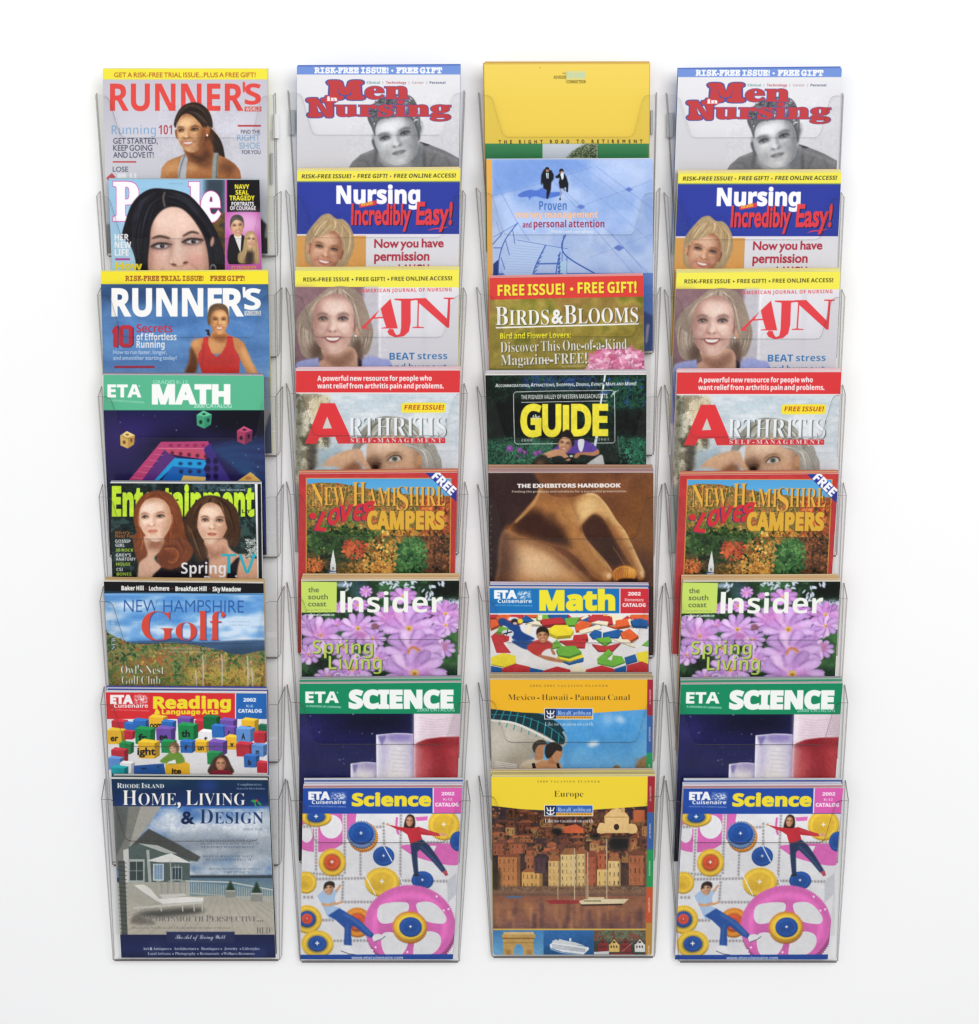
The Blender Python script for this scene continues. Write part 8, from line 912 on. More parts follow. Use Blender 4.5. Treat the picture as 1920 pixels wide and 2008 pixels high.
def print_guide(c):
    c.v(C2); c.NR(60, 920, 1640, 2600, [0x080E0C, 0x12241C, 0x0A1410, 0x1E3E2E, 0x0C1814], 60, gain=2.2); c.NR(440, 940, 1100, 1060, [0x101C1C, 0x2A4A9A, 0x142420, 0x1E3A6A], 30, soft=18, a=.9); c.NR(1180, 960, 1540, 1250, [0x0E1A16, 0x1E5A40, 0x124030, 0x0A1814], 40, soft=20, a=.9); c.R(150, 1150, 900, 1480, 0x0A0C0C, 40, .8); c.NR(1250, 1250, 1540, 1480, [0x0A0C0C, 0x141C18], 40, soft=24)
    c.NR(110, 1520, 700, 1760, [0x14382A, 0x2C6A4C, 0x1E4C38, 0x3A7C58], 26, soft=20, gain=2.6); c.NR(1310, 1500, 1540, 1780, [0x144030, 0x2A7A58, 0x1C5840, 0x0E2A20], 26, soft=18, gain=2.6); c.NR(640, 1640, 1320, 1780, [0x0C1210, 0x1A2A20], 30, soft=10)
    for x, y, r in ((318, 1594, 32), (408, 1608, 26), (453, 1630, 22), (548, 1640, 24), (588, 1625, 20), (400, 1668, 16)): c.E(x, y, r, r*.85, 0x7A3C8A, 0, 5); c.E(x-4, y-5, r*.5, r*.4, 0x9A5CA8, 0, 5); c.L([(x, y+r), (x-8, 1740)], 5, 0x4A8A5C)
    c.L([(1172, 925), (1150, 1080), (1130, 1200)], 15, 0xD8E4E8); c.L([(1100, 1470), (1075, 1590)], 24, 0xC8D8E4); c.L([(1225, 1130), (1255, 1090), (1290, 1068)], 14, 0xB8D4C8, 0, 2); c.L([(1285, 1480), (1300, 1640)], 5, 0xC0CCCC, 0, 2, .6)
    c.P([(1290, 1660), (1380, 1640), (1410, 1690), (1385, 1740), (1300, 1720)], 0x101418, 1, 4); c.L([(1375, 1645), (1410, 1690), (1382, 1740)], 5, 0xA8C0D0, 1)
    c.dabs([(110, 1540), (400, 1500), (700, 1540), (700, 1760), (110, 1760)], [0x10281E, 0x1E4C38, 0x2C6A4C, 0x3A7C58], 420, 13, .4, seed=5); c.dabs([(1300, 1500), (1540, 1480), (1540, 1780), (1320, 1780)], [0x0E2A20, 0x1C5840, 0x2A7A58], 260, 13, .5, seed=6); c.dabs([(440, 940), (1540, 940), (1540, 1240), (1180, 1240), (1100, 1060), (440, 1060)], [0x0A1612, 0x14382A, 0x1E4E3A, 0x22407A], 420, 14, .6, sm=0, seed=7)
    for x, y, r in ((318, 1594, 30), (408, 1608, 24), (453, 1630, 20), (548, 1640, 22), (588, 1625, 18)): c.E(x, y, r, r*.85, 0x7A3C8A, 0, 5); c.E(x-4, y-5, r*.5, r*.4, 0x9A5CA8, 0, 5)
    p = [(352+18, 1085), (1240, 1072), (1254, 1090), (1258, 1530), (1240, 1546), (380, 1554), (362, 1540), (352, 1105)]
    c.L([(370, 1088), (800, 1078), (1236, 1074), (1254, 1090), (1258, 1300), (1258, 1530), (1244, 1544), (800, 1551), (380, 1554), (362, 1540), (354, 1300), (352, 1106), (370, 1088)], 6, 0xC8CCCC)
    c.T('Accommodations, Attractions, Shopping, Dining, Events, Maps and More!', 188, 1045, 1260, 30, 0xD8DCDC, 'b', sc=.78, sh=.12, rot=-.8, wt=.01)
    c.T('THE PIONEER VALLEY OF WESTERN MASSACHUSETTS', 420, 1154, 772, 38, 0xDCDED8, 'b', wt=-.005, rot=-.8); c.L([(420, 1182), (1192, 1168)], 5, 0xC8CCCC)
    Y = 0xE8DA32
    for ch, x, w in (('G', 412, 192), ('U', 608, 172), ('D', 866, 182), ('E', 1058, 140)): c.T(ch, x, 1484-(x-412)*.012, w, 280-(x-412)*.008, Y, 'b', wt=.02)
    c.R(792, 1204, 850, 1480, Y)
    c.T('the', 518, 1330, 68, 42, 0xE0DCC8, 's', sh=.2); c.T('2000', 420, 1530, 100, 22, 0xC0C8C0, 'b', tr=.2); c.T('2001', 1108, 1522, 94, 22, 0xC0C8C0, 'b', tr=.2)
    V = 0x5A3AA0
    c.P([(700, 1610), (770, 1560), (900, 1520), (990, 1520), (1080, 1570), (1110, 1620), (1090, 1660), (1000, 1640), (880, 1640), (760, 1640)], V, 1, 2); c.P([(930, 1520), (985, 1518), (965, 1620), (935, 1600)], 0xD8D8E0, 1); c.P([(1000, 1740), (1080, 1680), (1140, 1650), (1158, 1700), (1155, 1780), (990, 1780)], 0xBFC0BC, 1, 3)
    c.P([(610, 1650), (690, 1612), (780, 1600), (830, 1650), (860, 1690), (830, 1705), (770, 1660), (660, 1680), (630, 1672)], 0xC89068, 1, 2); c.P([(1105, 1600), (1118, 1640), (1060, 1660), (960, 1650), (920, 1680), (890, 1670), (930, 1630), (1060, 1625)], 0xB87A54, 1, 2)
    c.grain(100, 930, 1540, 1780, .1)
    c.face(812, 1560, 58, 74, 10, 0xC48A64, 0x7A4A30, 0xE4B48C, brow=0x2A1A14, turn=-.2, shade=1); c.hair([(750, 1510), (765, 1470), (800, 1440), (830, 1425), (860, 1440), (890, 1490), (895, 1560), (875, 1570), (860, 1510), (800, 1490), (762, 1520)], [0x1A1412, 0x3A2C24, 0x0E0A0A], [[(760, 1510), (800, 1445), (890, 1540)], [(765, 1515), (810, 1490), (870, 1550)]], 26, 6)
    c.P([(520, 1730), (560, 1670), (620, 1650), (660, 1680), (670, 1760), (500, 1760)], 0x2A241C, 1, 5); c.E(590, 1730, 40, 30, 0x8A6448, 0, 14, .7); c.L([(700, 1690), (800, 1690), (880, 1665)], 14, 0x18181A, 1); c.E(868, 1662, 16, 10, 0xC0C4C4)
def print_handbook(c):
    c.v(C3); c.G(60, 60, 1700, 1100, [0x6E3E24, 0x744224, 0x6A3A20, 0x54301E]); c.NR(60, 60, 1700, 1100, [0x5E321C, 0x86502C, 0x6C3E22], 280, a=.6, octv=2); c.R(60, 1090, 1700, 2300, 0x3A241C); c.E(1480, 560, 200, 300, 0x7A481F, 0, 80, .8); c.E(1500, 950, 160, 180, 0x4A2C1E, 0, 60, .8)
    c.P([(60, 60), (480, 60), (560, 130), (590, 190), (550, 300), (430, 440), (340, 530), (260, 610), (260, 1150), (60, 1150)], 0x33201E, 1, 10); c.E(160, 850, 90, 300, 0x2E1E1E, 0, 50, .9)
    hand = [(590, 210), (700, 290), (860, 300), (1000, 262), (1090, 270), (1180, 360), (1270, 500), (1350, 600), (1410, 720), (1470, 850), (1525, 970), (1515, 1030), (1465, 1030), (1440, 960), (1340, 800), (1240, 640), (1160, 500), (1070, 450), (1000, 510), (965, 555), (985, 640), (1060, 740), (1170, 860), (1235, 960), (1225, 1030), (1160, 1045), (1060, 1000), (940, 860), (820, 760), (640, 700), (440, 660), (300, 610), (350, 530), (480, 380), (560, 280)]
    c.P(hand, 0xA66A38, 1, 5); c.clipto(hand, 1, 5)
    c.E(760, 300, 230, 70, 0x7E4C28, 6, 50, .85); c.E(720, 420, 150, 80, 0xA86C36, 10, 50, .7)
    c.P([(1000, 270), (1090, 270), (1190, 370), (1290, 520), (1200, 520), (1080, 430), (960, 540), (900, 470), (900, 360)], 0xD8AC6C, 1, 28, .8); c.E(1010, 410, 70, 110, 0xE2BA7C, 35, 30, .8); c.L([(1140, 340), (1300, 560), (1420, 780), (1500, 980)], 44, 0xD8A868, 1, 18, .75); c.L([(1180, 480), (1300, 700), (1450, 960)], 24, 0x7A4A26, 1, 14, .8); c.E(840, 460, 90, 90, 0xC08648, 0, 40, .7)
    c.P([(400, 460), (560, 400), (680, 500), (800, 590), (880, 740), (700, 720), (480, 650), (330, 600)], 0x35190F, 1, 34, .97); c.E(560, 560, 240, 70, 0x3A1E14, 14, 40, .8); c.L([(700, 430), (690, 540)], 50, 0x4A2C1C, 0, 24, .8); c.L([(860, 600), (980, 780), (1120, 930)], 70, 0xB9803F, 1, 26, .7); c.L([(970, 620), (1080, 780), (1200, 920)], 34, 0xD8A45E, 1, 14, .7); c.L([(900, 820), (1040, 960), (1140, 1030)], 26, 0x6A3C1E, 1, 16, .8); c.E(1185, 990, 40, 36, 0xD89C5C, 0, 14, .8); c.L([(580, 220), (545, 330), (440, 450), (360, 520)], 26, 0xC08C50, 1, 8, .9); c.L([(1060, 470), (1130, 500)], 30, 0x5A341C, 0, 14, .8)
    c.clipto(); c.P([(965, 555), (1070, 450), (1170, 520), (1260, 680), (1340, 860), (1300, 900), (1220, 900), (1080, 760), (985, 640)], 0x3C2016, 1, 15, .95)
    arm = [(260, 600), (420, 660), (640, 730), (800, 830), (920, 940), (1040, 1060), (1040, 1150), (260, 1150), (220, 900)]
    c.P(arm, 0xC8905A, 1, 12); c.clipto(arm, 1, 16); c.E(560, 900, 230, 120, 0xEBC294, 22, 60, .85); c.E(250, 860, 110, 340, 0x4A2A20, 0, 60, .9); c.L([(320, 630), (640, 740), (900, 940), (1040, 1080)], 60, 0x6A3E22, 1, 26, .8); c.E(720, 1060, 240, 40, 0xC08850, 0, 40, .5); c.clipto()
    c.clipto(hand, 1, 3); c.L([(1000, 268), (1095, 275), (1190, 370), (1290, 520), (1370, 630), (1440, 780), (1520, 970)], 20, 0xF0CC94, 1, 8, .75); c.L([(970, 560), (990, 640), (1065, 740), (1175, 860), (1232, 960)], 14, 0xE4B878, 1, 6, .8); c.L([(860, 310), (900, 420), (940, 500)], 16, 0x7E5028, 1, 12, .7); c.L([(760, 300), (790, 420), (860, 540)], 16, 0x8A5A30, 1, 14, .6); c.E(1205, 1000, 22, 26, 0xEBC08C, 20, 6, .9); c.E(1500, 985, 16, 30, 0xE4B680, -10, 6, .9); c.L([(1290, 560), (1330, 580)], 8, 0x7E5028, 0, 5, .7); c.L([(1380, 760), (1420, 750)], 8, 0x7E5028, 0, 5, .7); c.clipto()
    c.E(1345, 985, 108, 74, 0xD98A2C, 0, 3); c.P([(1240, 960), (1300, 920), (1345, 910), (1330, 1040), (1245, 1040)], 0xC8742A, 0, 6, .8); c.E(1390, 950, 60, 34, 0xEDA848, 20, 12, .8)
    for i in range(6): c.L([(1262+i*22, 1030), (1270+i*20, 970), (1310+i*14, 925)], 5, 0x7A3E14, 1, 2, .8)
    c.E(1370, 1045, 90, 24, 0x24140E, 0, 6); c.L([(1345, 905), (1290, 810), (1240, 740)], 5, 0x9A6A40, 0, 2)
    c.grain(60, 60, 1700, 1100, .09)
    c.T('THE EXHIBITORS HANDBOOK', 384, 212, 928, 34, 0xE6DED8, 'b', wt=.035, rot=-.25); c.T('Finding the products and solutions for a successful presentation', 338, 255, 1022, 18, 0xC8B8A8, 'b', wt=0, rot=-.2)
    rs = np.random.RandomState(2)
    for i in range(12): c.E(140+rs.rand()*25, 380+i*55, 4, 8, 0xB0A098, 20, 1, .7)
def print_math_blocks(c):
    c.v(C3); c.R(60, 1340, 1640, 1900, 0xE2DFDE); c.R(60, 1885, 1640, 2700, 0xC8C4C4)
    R, O, G, B, Y, W = 0xC63236, 0xE8602C, 0x6CB43A, 0x1E5A9E, 0xF0DA2C, 0xEEE2C4
    rs = np.random.RandomState(11)
    for i in range(46):
        x, y = 140+rs.rand()*1400, 1355+rs.rand()*70; k = (R, R, O, G, B, Y, W, R, O)[rs.randint(9)]; a = rs.rand()*3; s = 40+rs.rand()*46; n = (4, 3, 6, 4)[rs.randint(4)]
        P = [(x+s*1.3*math.cos(a+2*math.pi*j/n), y+s*.6*math.sin(a+2*math.pi*j/n)) for j in range(n)]; c.P([(px, py+14) for px, py in P], tuple(rgb(k)*.68)); c.P(P, k)
    def slab(P, k, h=24):
        d = tuple(rgb(k)*.7); Q = [(x, y+h) for x, y in P]; c.P(Q, d)
        for j in range(len(P)): c.P([P[j], P[(j+1) % len(P)], Q[(j+1) % len(P)], Q[j]], tuple(rgb(k)*(.66+.1*(j % 2))))
        c.P(P, k)
    slab([(150, 1540), (200, 1500), (320, 1500), (310, 1580), (260, 1600), (330, 1690), (200, 1690)], R, 0); slab([(200, 1500), (230, 1450), (320, 1470), (300, 1500)], G); slab([(140, 1420), (200, 1400), (220, 1440), (150, 1470)], O)
    slab([(590, 1390), (780, 1370), (820, 1420), (620, 1440)], R, 30); slab([(810, 1380), (940, 1370), (900, 1440), (830, 1440)], G, 16); slab([(900, 1440), (960, 1400), (1060, 1420), (1000, 1480), (910, 1490)], O, 20); slab([(570, 1350), (610, 1350), (605, 1395), (570, 1395)], W, 0)
    slab([(660, 1480), (720, 1440), (830, 1440), (890, 1490), (860, 1530), (740, 1540), (670, 1510)], Y, 28); slab([(890, 1530), (1010, 1520), (1020, 1560), (880, 1580)], R, 30); slab([(940, 1490), (1120, 1430), (1140, 1470), (950, 1520)], W, 10); slab([(1045, 1420), (1110, 1400), (1200, 1410), (1190, 1440), (1130, 1430)], W, 12); slab([(1265, 1400), (1370, 1380), (1390, 1440), (1275, 1460)], O, 24); slab([(1400, 1400), (1480, 1380), (1550, 1400), (1550, 1450), (1420, 1440)], B, 24); slab([(1030, 1520), (1080, 1480), (1140, 1500), (1140, 1560), (1060, 1560)], B, 10); slab([(1150, 1510), (1280, 1480), (1330, 1490), (1290, 1550), (1150, 1545)], B, 12); slab([(1310, 1510), (1390, 1470), (1470, 1540), (1400, 1580), (1330, 1560)], O, 22)
    slab([(480, 1420), (560, 1400), (610, 1440), (520, 1430)], W, 8); slab([(455, 1510), (480, 1430), (515, 1430), (495, 1520)], W, 0); slab([(760, 1580), (1000, 1570), (990, 1640), (860, 1640)], R, 10); slab([(1090, 1560), (1210, 1545), (1230, 1580), (1170, 1620)], G, 16); slab([(1230, 1560), (1380, 1570), (1440, 1640), (1380, 1620)], W, 8); slab([(1055, 1610), (1180, 1630), (1310, 1600), (1240, 1670), (1110, 1670)], R, 12)
    slab([(680, 1620), (740, 1570), (790, 1630), (690, 1650)], G, 10); slab([(735, 1660), (780, 1630), (900, 1625), (960, 1680), (850, 1720), (760, 1710)], G, 24); slab([(745, 1720), (850, 1742), (970, 1700), (975, 1730), (850, 1760), (770, 1745)], Y, 16); slab([(770, 1755), (850, 1775), (980, 1730), (975, 1760), (850, 1790)], B, 10)
    slab([(1100, 1740), (1150, 1700), (1200, 1655), (1240, 1690), (1180, 1740), (1230, 1760), (1240, 1710), (1320, 1720), (1350, 1770), (1240, 1810), (1105, 1780)], G, 10); slab([(1345, 1730), (1440, 1700), (1460, 1760), (1360, 1790)], B, 8); slab([(1450, 1690), (1560, 1670), (1560, 1790), (1470, 1760)], Y, 8); slab([(1500, 1620), (1560, 1570), (1560, 1630)], G, 4)
    slab([(150, 1730), (260, 1690), (370, 1715), (375, 1780), (270, 1815), (155, 1790)], Y, 8); slab([(150, 1805), (250, 1825), (245, 1870), (150, 1860)], B, 8); slab([(250, 1830), (370, 1785), (500, 1815), (490, 1870), (250, 1870)], R, 10); slab([(500, 1820), (620, 1845), (600, 1875), (495, 1875)], B, 6); slab([(615, 1850), (740, 1810), (860, 1840), (860, 1880), (610, 1880)], R, 6); slab([(860, 1840), (920, 1780), (1000, 1840), (990, 1880), (865, 1880)], W, 6); slab([(1000, 1840), (1140, 1800), (1260, 1835), (1240, 1880), (1000, 1880)], R, 6); slab([(1260, 1830), (1360, 1800), (1360, 1860), (1245, 1880)], B, 6); slab([(1365, 1800), (1500, 1765), (1560, 1790), (1560, 1880), (1365, 1880)], R, 6)
    # two children lying among the blocks
    c.P([(220, 1390), (270, 1380), (330, 1420), (400, 1440), (430, 1500), (540, 1560), (480, 1580), (350, 1570), (330, 1500), (280, 1450), (230, 1440)], 0x1C4488, 1, 2); c.E(350, 1385, 48, 18, 0xD8DCE0, 0, 2); c.E(362, 1410, 34, 28, 0x24242C, 0, 2); c.E(365, 1425, 20, 12, 0xD8B0A0, 0, 2); c.E(412, 1405, 24, 22, 0xF0D82C, 0, 1); c.P([(245, 1500), (300, 1480), (350, 1500), (340, 1540), (270, 1530)], 0xD0D4DC, 1); c.L([(260, 1520), (340, 1500)], 12, 0x20242C); c.L([(300, 1480), (290, 1530)], 9, 0x20242C)
    c.P([(340, 1580), (480, 1575), (560, 1600), (480, 1660), (380, 1620)], 0x1E4A8C, 1, 2); c.P([(470, 1640), (520, 1590), (600, 1570), (680, 1590), (700, 1640), (640, 1660), (600, 1700), (620, 1730), (570, 1720), (500, 1680)], 0xBE3430, 1, 2); c.P([(570, 1710), (640, 1715), (740, 1740), (800, 1765), (770, 1775), (640, 1750)], 0xB8764E, 1, 1); c.P([(680, 1640), (720, 1680), (725, 1705), (700, 1700)], 0xB8764E, 1)
    c.face(614, 1540, 50, 56, -4, 0xC08058, 0x7A4A2E, 0xDCA478, brow=0x241814); c.hair([(556, 1530), (560, 1480), (595, 1452), (640, 1460), (665, 1490), (666, 1540), (650, 1510), (610, 1500), (575, 1510)], [0x18120E, 0x3A2C22], [[(560, 1520), (600, 1455), (664, 1520)], [(570, 1515), (610, 1490), (655, 1515)]], 20, 6)
    c.grain(60, 1340, 1640, 1900, .07)
    c.R(60, 1060, 1305, 1338, 0x1470B8); c.R(1303, 1060, 1640, 1338, 0xD02A34); c.R(1299, 1060, 1308, 1338, 0xE4DEE4); c.R(60, 1335, 1640, 1346, 0xE8E4E4)
    c.T('ETA', 178, 1200, 205, 68, 0xEFF0F2, 'b', wt=.05); c.NR(388, 1138, 502, 1202, [0xEFF0F2, 0x1470B8, 0xEFF0F2, 0x1470B8], 10, gain=5, soft=8); c.T('Cuisenaire', 210, 1242, 305, 34, 0xEFF0F2, 'b'); c.T('UNLOCKING THE WONDERS OF LEARNING', 185, 1268, 335, 12, 0xA0C8E8, 'r', rot=1)
    c.T('Math', 582, 1302, 680, 166, 0xF0E22C, 'b', wt=.045); c.T('2002', 1432, 1175, 116, 30, 0xF0E4E4, 'b', 'c', wt=.03); c.T('Elementary', 1432, 1226, 168, 24, 0xF0D0D0, 'b', 'c', wt=.01); c.T('CATALOG', 1430, 1276, 208, 30, 0xF0E4E4, 'b', 'c', wt=.03)
def cruise_head(c, y, yel, title, x0, w, cap):
    c.P([(60, y), (1240, y), (1240, y+185), (1090, y+188), (600, y+222), (300, y+208), (60, y+180)], yel, 0)
    c.R(442, y+181, 750, y+252, 0xE8E4D8); c.R(446, y+185, 516, y+248, 0x16264E); c.R(516, y+185, 746, y+230, 0x2C62B4); c.R(516, y+232, 746, y+248, 0xE8A024)
    for s in (-1, 1): c.L([(481, y+242), (481+s*14, y+238), (481+s*24, y+226)], 7, 0xE8E8EC, 1); c.L([(481+s*14, y+218), (481+s*24, y+196)], 7, 0xE8E8EC)
    c.L([(481, y+195), (481, y+244)], 7, 0xE8E8EC); c.L([(460, y+216), (502, y+216)], 7, 0xE8E8EC); c.E(481, y+240, 12, 5, 0xE8E8EC)
    c.T('RoyalCaribbean', 528, y+223, 208, 26, 0xDCE4F0, 's', wt=-.015); c.T('INTERNATIONAL', 524, y+245, 216, 10, 0x5A4A20, 's', tr=.3); c.T('Like no vacation on earth', 446, y+292, 302, 24, 0xD4DCE4, 's', wt=-.02)
    c.T(title, x0, y+130, w, cap, 0x3E3418, 's', wt=-.018)
def cruise_tabs(c, y, x, words, edge):
    cs = (0xA42434, 0x3460A8, 0x1E9A58, 0xD0542C, 0xC08A34); d = (-8, 228, 462, 700, 925, 1300)
    for i in range(5):
        dx = (y*0+d[i])*-.01
        c.P([(x-d[i]*.012, y+d[i]), (1250, y+d[i]), (1250, y+d[i+1]), (x-d[i+1]*.012, y+d[i+1])], cs[i]); c.T(words[i], x+22-d[i]*.012, y+(d[i]+d[i+1])/2+46, 92, 10, 0xE8D8D0, 'b', rot=-90)
def print_cruise_sky(c):
    c.v(C4); c.G(60, 240, 1240, 660, [0x3A8CD0, 0x4A9CD8, 0x5AA8DC, 0x86B8D8]); c.R(60, 640, 1240, 1400, 0x4A88B8); c.NR(560, 260, 1100, 640, [0x3A8CD0, 0x5AA4DC, 0x8CBCE0], 200, a=.5); c.E(750, 478, 36, 18, 0xD8E4EC, -10, 8); c.E(920, 325, 34, 22, 0xC0D8EC, 30, 12, .8); c.E(840, 320, 40, 40, 0x8CBCE4, 0, 18, .8)
    c.P([(60, 300), (300, 290), (450, 340), (560, 420), (585, 470), (560, 500), (480, 460), (380, 470), (360, 560), (290, 640), (60, 660)], 0xB4AC9C, 0, 2); c.clipto([(60, 300), (300, 330), (480, 460), (380, 640), (60, 660)], 0, 6); c.E(160, 470, 120, 100, 0xCFC8B8, -20, 40, .8); c.E(300, 560, 120, 60, 0x9A8E7C, -20, 30, .7); c.clipto()
    c.P([(60, 250), (105, 255), (300, 262), (420, 290), (520, 340), (570, 400), (580, 460), (540, 480), (440, 420), (300, 360), (105, 320), (60, 310)], 0x12333A, 1, 2)
    for i in range(11): t = i/10; c.L([(105+t*430, 258+t*t*150), (60+t*470, 330+t*150)], 6, 0x2A8C98)
    c.L([(105, 292), (300, 305), (470, 370), (570, 450)], 5, 0x2A7C8C, 1); c.L([(105, 330), (260, 350), (430, 430), (540, 490)], 14, 0xD8D4CC, 1); c.L([(560, 400), (580, 440), (575, 480)], 14, 0x8AA8B0, 1)
    for i in range(4): c.L([(130, 590+i*13), (270, 610+i*10)], 5, 0xDCD8D0)
    c.P([(870, 645), (880, 620), (900, 610), (920, 625), (925, 650)], 0x8A6A44, 1, 2); c.P([(965, 645), (975, 630), (990, 635), (990, 650)], 0x8A6A44, 1, 2); c.P([(1020, 650), (1030, 600), (1060, 565), (1085, 555), (1100, 600), (1100, 650)], 0x8E6C46, 1, 3); c.NR(1020, 570, 1090, 645, [0x6A4E30, 0xA8845A, 0x8A6A44], 20, soft=8, a=.6)
    c.P([(280, 640), (300, 600), (370, 570), (430, 560), (440, 660), (280, 660)], 0xC8B498, 1, 2); c.P([(370, 500), (375, 480), (400, 458), (435, 455), (455, 480), (440, 500), (438, 540), (430, 575), (385, 580), (378, 530)], 0xB47C54, 1, 2); c.hair([(368, 510), (372, 480), (400, 456), (440, 455), (458, 480), (410, 485), (388, 510), (382, 535)], [0x2A2420, 0x4A3E34], [[(372, 520), (400, 460), (455, 475)], [(385, 525), (405, 485), (450, 482)]], 18, 4)
    c.P([(350, 650), (400, 595), (460, 580), (530, 590), (555, 640), (550, 680), (350, 680)], 0xC48A60, 1, 2); c.P([(480, 550), (530, 560), (520, 600), (470, 600)], 0xA87048, 1, 3); c.P([(500, 500), (550, 510), (556, 540), (540, 575), (515, 590), (490, 560)], 0xC08458, 1, 2); c.hair([(445, 520), (455, 485), (490, 468), (530, 475), (555, 500), (548, 525), (520, 520), (500, 540), (485, 560), (462, 570), (448, 550)], [0x1E1614, 0x3A2A26, 0x120C0C], [[(450, 530), (490, 470), (550, 510)], [(460, 560), (490, 520), (540, 520)]], 30, 5); c.L([(372, 600), (385, 655)], 20, 0x181418); c.L([(525, 600), (540, 655)], 16, 0x181418)
    c.grain(60, 250, 1090, 700, .08)
    cruise_head(c, 72, 0xF0B21E, 'Mexico · Hawaii · Panama Canal'.replace('·', '-'), 214, 768, 36); c.R(60, 40, 1240, 74, 0xEDB028)
    c.T('2000-2001 VACATION PLANNER', 352, 118, 490, 12, 0x6A5424, 's', tr=.5, a=.8)
    cruise_tabs(c, 72, 1092, ('DESTINATIONS', 'ACTIVITIES', 'MEXICO', 'HAWAII', 'CANAL'), 0)
def print_cruise_town(c):
    c.v(C4); c.NR(60, 860, 1240, 1450, [0x2A1E22, 0x4A3030, 0x3A2A2A, 0x5A3A30], 40); c.R(100, 860, 1100, 960, 0x2E2430, 10, .7)
    W = [0xA8623C, 0xC07A48, 0x8E4C34, 0xB86E44, 0xD09A5C, 0xC88A50, 0x9A5A40]; rs = np.random.RandomState(21)
    def house(x, y, w, h, wall, roof=None, fl=3, cw=None):
        c.R(x, y, x+w, y+h, wall); c.R(x+w*.86, y, x+w, y+h, tuple(rgb(wall)*.7))
        if roof: c.P([(x-5, y+2), (x+w*.25, y-h*.16-6), (x+w*.8, y-h*.16-6), (x+w+5, y+2)], roof)
        n = max(2, int(w/24))
        for j in range(fl):
            for i in range(n): X = x+w*(i+.5)/n-5; Y = y+h*(j+.3)/fl; c.R(X, Y, X+3+rs.rand()*6, Y+h*(.3+.2*rs.rand())/fl, tuple(rgb(wall)*(.38+.3*rs.rand()))); c.R(X-5, Y+h*.46/fl, X+11, Y+h*.5/fl, tuple(rgb(wall)*.62))
    for yy, hh, n, k in ((890, 46, 14, .62), (940, 50, 13, .72), (990, 54, 13, .8), (1040, 60, 12, .86), (1095, 66, 12, .92), (1150, 74, 11, .98)):
        for i in range(n):
            if rs.rand() < .9: house(100+i*1010/n+rs.rand()*40, yy+rs.rand()*34, 46+rs.rand()*60, hh*(.7+.5*rs.rand()), tuple(rgb(W[rs.randint(7)])*k*(.72+.36*rs.rand())), tuple(rgb((0x8A4C30, 0xA85C38, 0x6E4034)[rs.randint(3)])*(k+.1)), 1+rs.randint(2))
    c.dabs([(100, 870), (1090, 870), (1090, 1180), (100, 1180)], [0x1E1816, 0x2E241E, 0x4A3024, 0xB86C40], 330, 11, .7, sm=0, a=.7, seed=4)
    c.P([(550, 1040), (570, 1000), (640, 985), (690, 1010), (690, 1040)], 0xC85A34); c.E(910, 1110, 70, 50, 0x181618, 0, 12); c.E(520, 1030, 40, 24, 0x1A1618, 0, 8); c.E(760, 1060, 40, 20, 0x1E1A1A, 0, 8)
    # church front
    F = 0xE0B878
    c.P([(825, 1030), (820, 935), (870, 890), (900, 875), (930, 890), (975, 935), (975, 1035)], F); c.P([(775, 1035), (790, 980), (825, 985), (825, 1040)], F, 1); c.P([(975, 985), (1020, 990), (1025, 1035), (975, 1040)], F, 1); c.R(775, 1010, 1025, 1040, F); c.R(925, 870, 950, 910, 0xC89A60); c.E(897, 1002, 17, 20, 0x3A2820); c.L([(822, 940), (975, 940)], 6, 0xB88A50); c.L([(870, 895), (900, 878), (930, 895)], 5, 0xB88A50); c.R(1005, 895, 1075, 970, 0xB86038)
    for a in ((150, 1190, 140, 210, 0xBE7844, 0x8A4C30, 4), (300, 1285, 130, 110, 0xD8A458, 0x9A5A34, 2), (330, 1150, 50, 120, 0xA8603C, 0x7A4430, 3), (380, 1195, 90, 100, 0x4A343C, 0x3A2A30, 1), (468, 1215, 75, 170, 0xD8B06C, 0xA06038, 4), (545, 1175, 110, 215, 0xE4C480, 0xA0653C, 5), (650, 1170, 52, 215, 0xDCBA78, 0x9A5C38, 5), (705, 1190, 70, 200, 0xA8553A, 0x8A4430, 4), (780, 1170, 64, 100, 0xB85C38, 0x8A4830, 2), (775, 1270, 70, 110, 0xE0BC70, None, 2), (845, 1215, 78, 165, 0xE8C480, 0xA8683C, 3), (975, 1180, 110, 190, 0xB06440, 0x7A4630, 3), (120, 1110, 80, 70, 0x9A5438, 0x7A4430, 2), (230, 1110, 90, 60, 0xA85C3C, 0x7A4430, 2)): house(*a)
    c.R(700, 1380, 1100, 1420, 0x5A3A34, 6); c.NR(110, 1375, 1100, 1420, [0x6A4A3C, 0x9A7A5C, 0x3A2A26, 0x8A6248], 14, gain=2.5, soft=4); c.E(135, 1330, 34, 80, 0x2A2218, 0, 10, .9); c.R(100, 1400, 1100, 1445, 0x8A6450, 4, .6)
    c.G(60, 1438, 1240, 1650, [0x8A5440, 0x9A6448, 0x8E5A48, 0x74504A]); 
    for i in range(60): x = 110+rs.rand()*980; y = 1450+rs.rand()*180; c.R(x-6, y, x+14, y+60+rs.rand()*90, (0xC88A54, 0x6A4040, 0xB87848, 0x5A3C40)[rs.randint(4)], 7, .55)
    for i in range(40): x = 110+rs.rand()*980; y = 1450+rs.rand()*190; c.L([(x, y), (x+40+rs.rand()*60, y)], 3, (0x9A7058, 0x5A3C3C)[i % 2], 0, 1, .6)
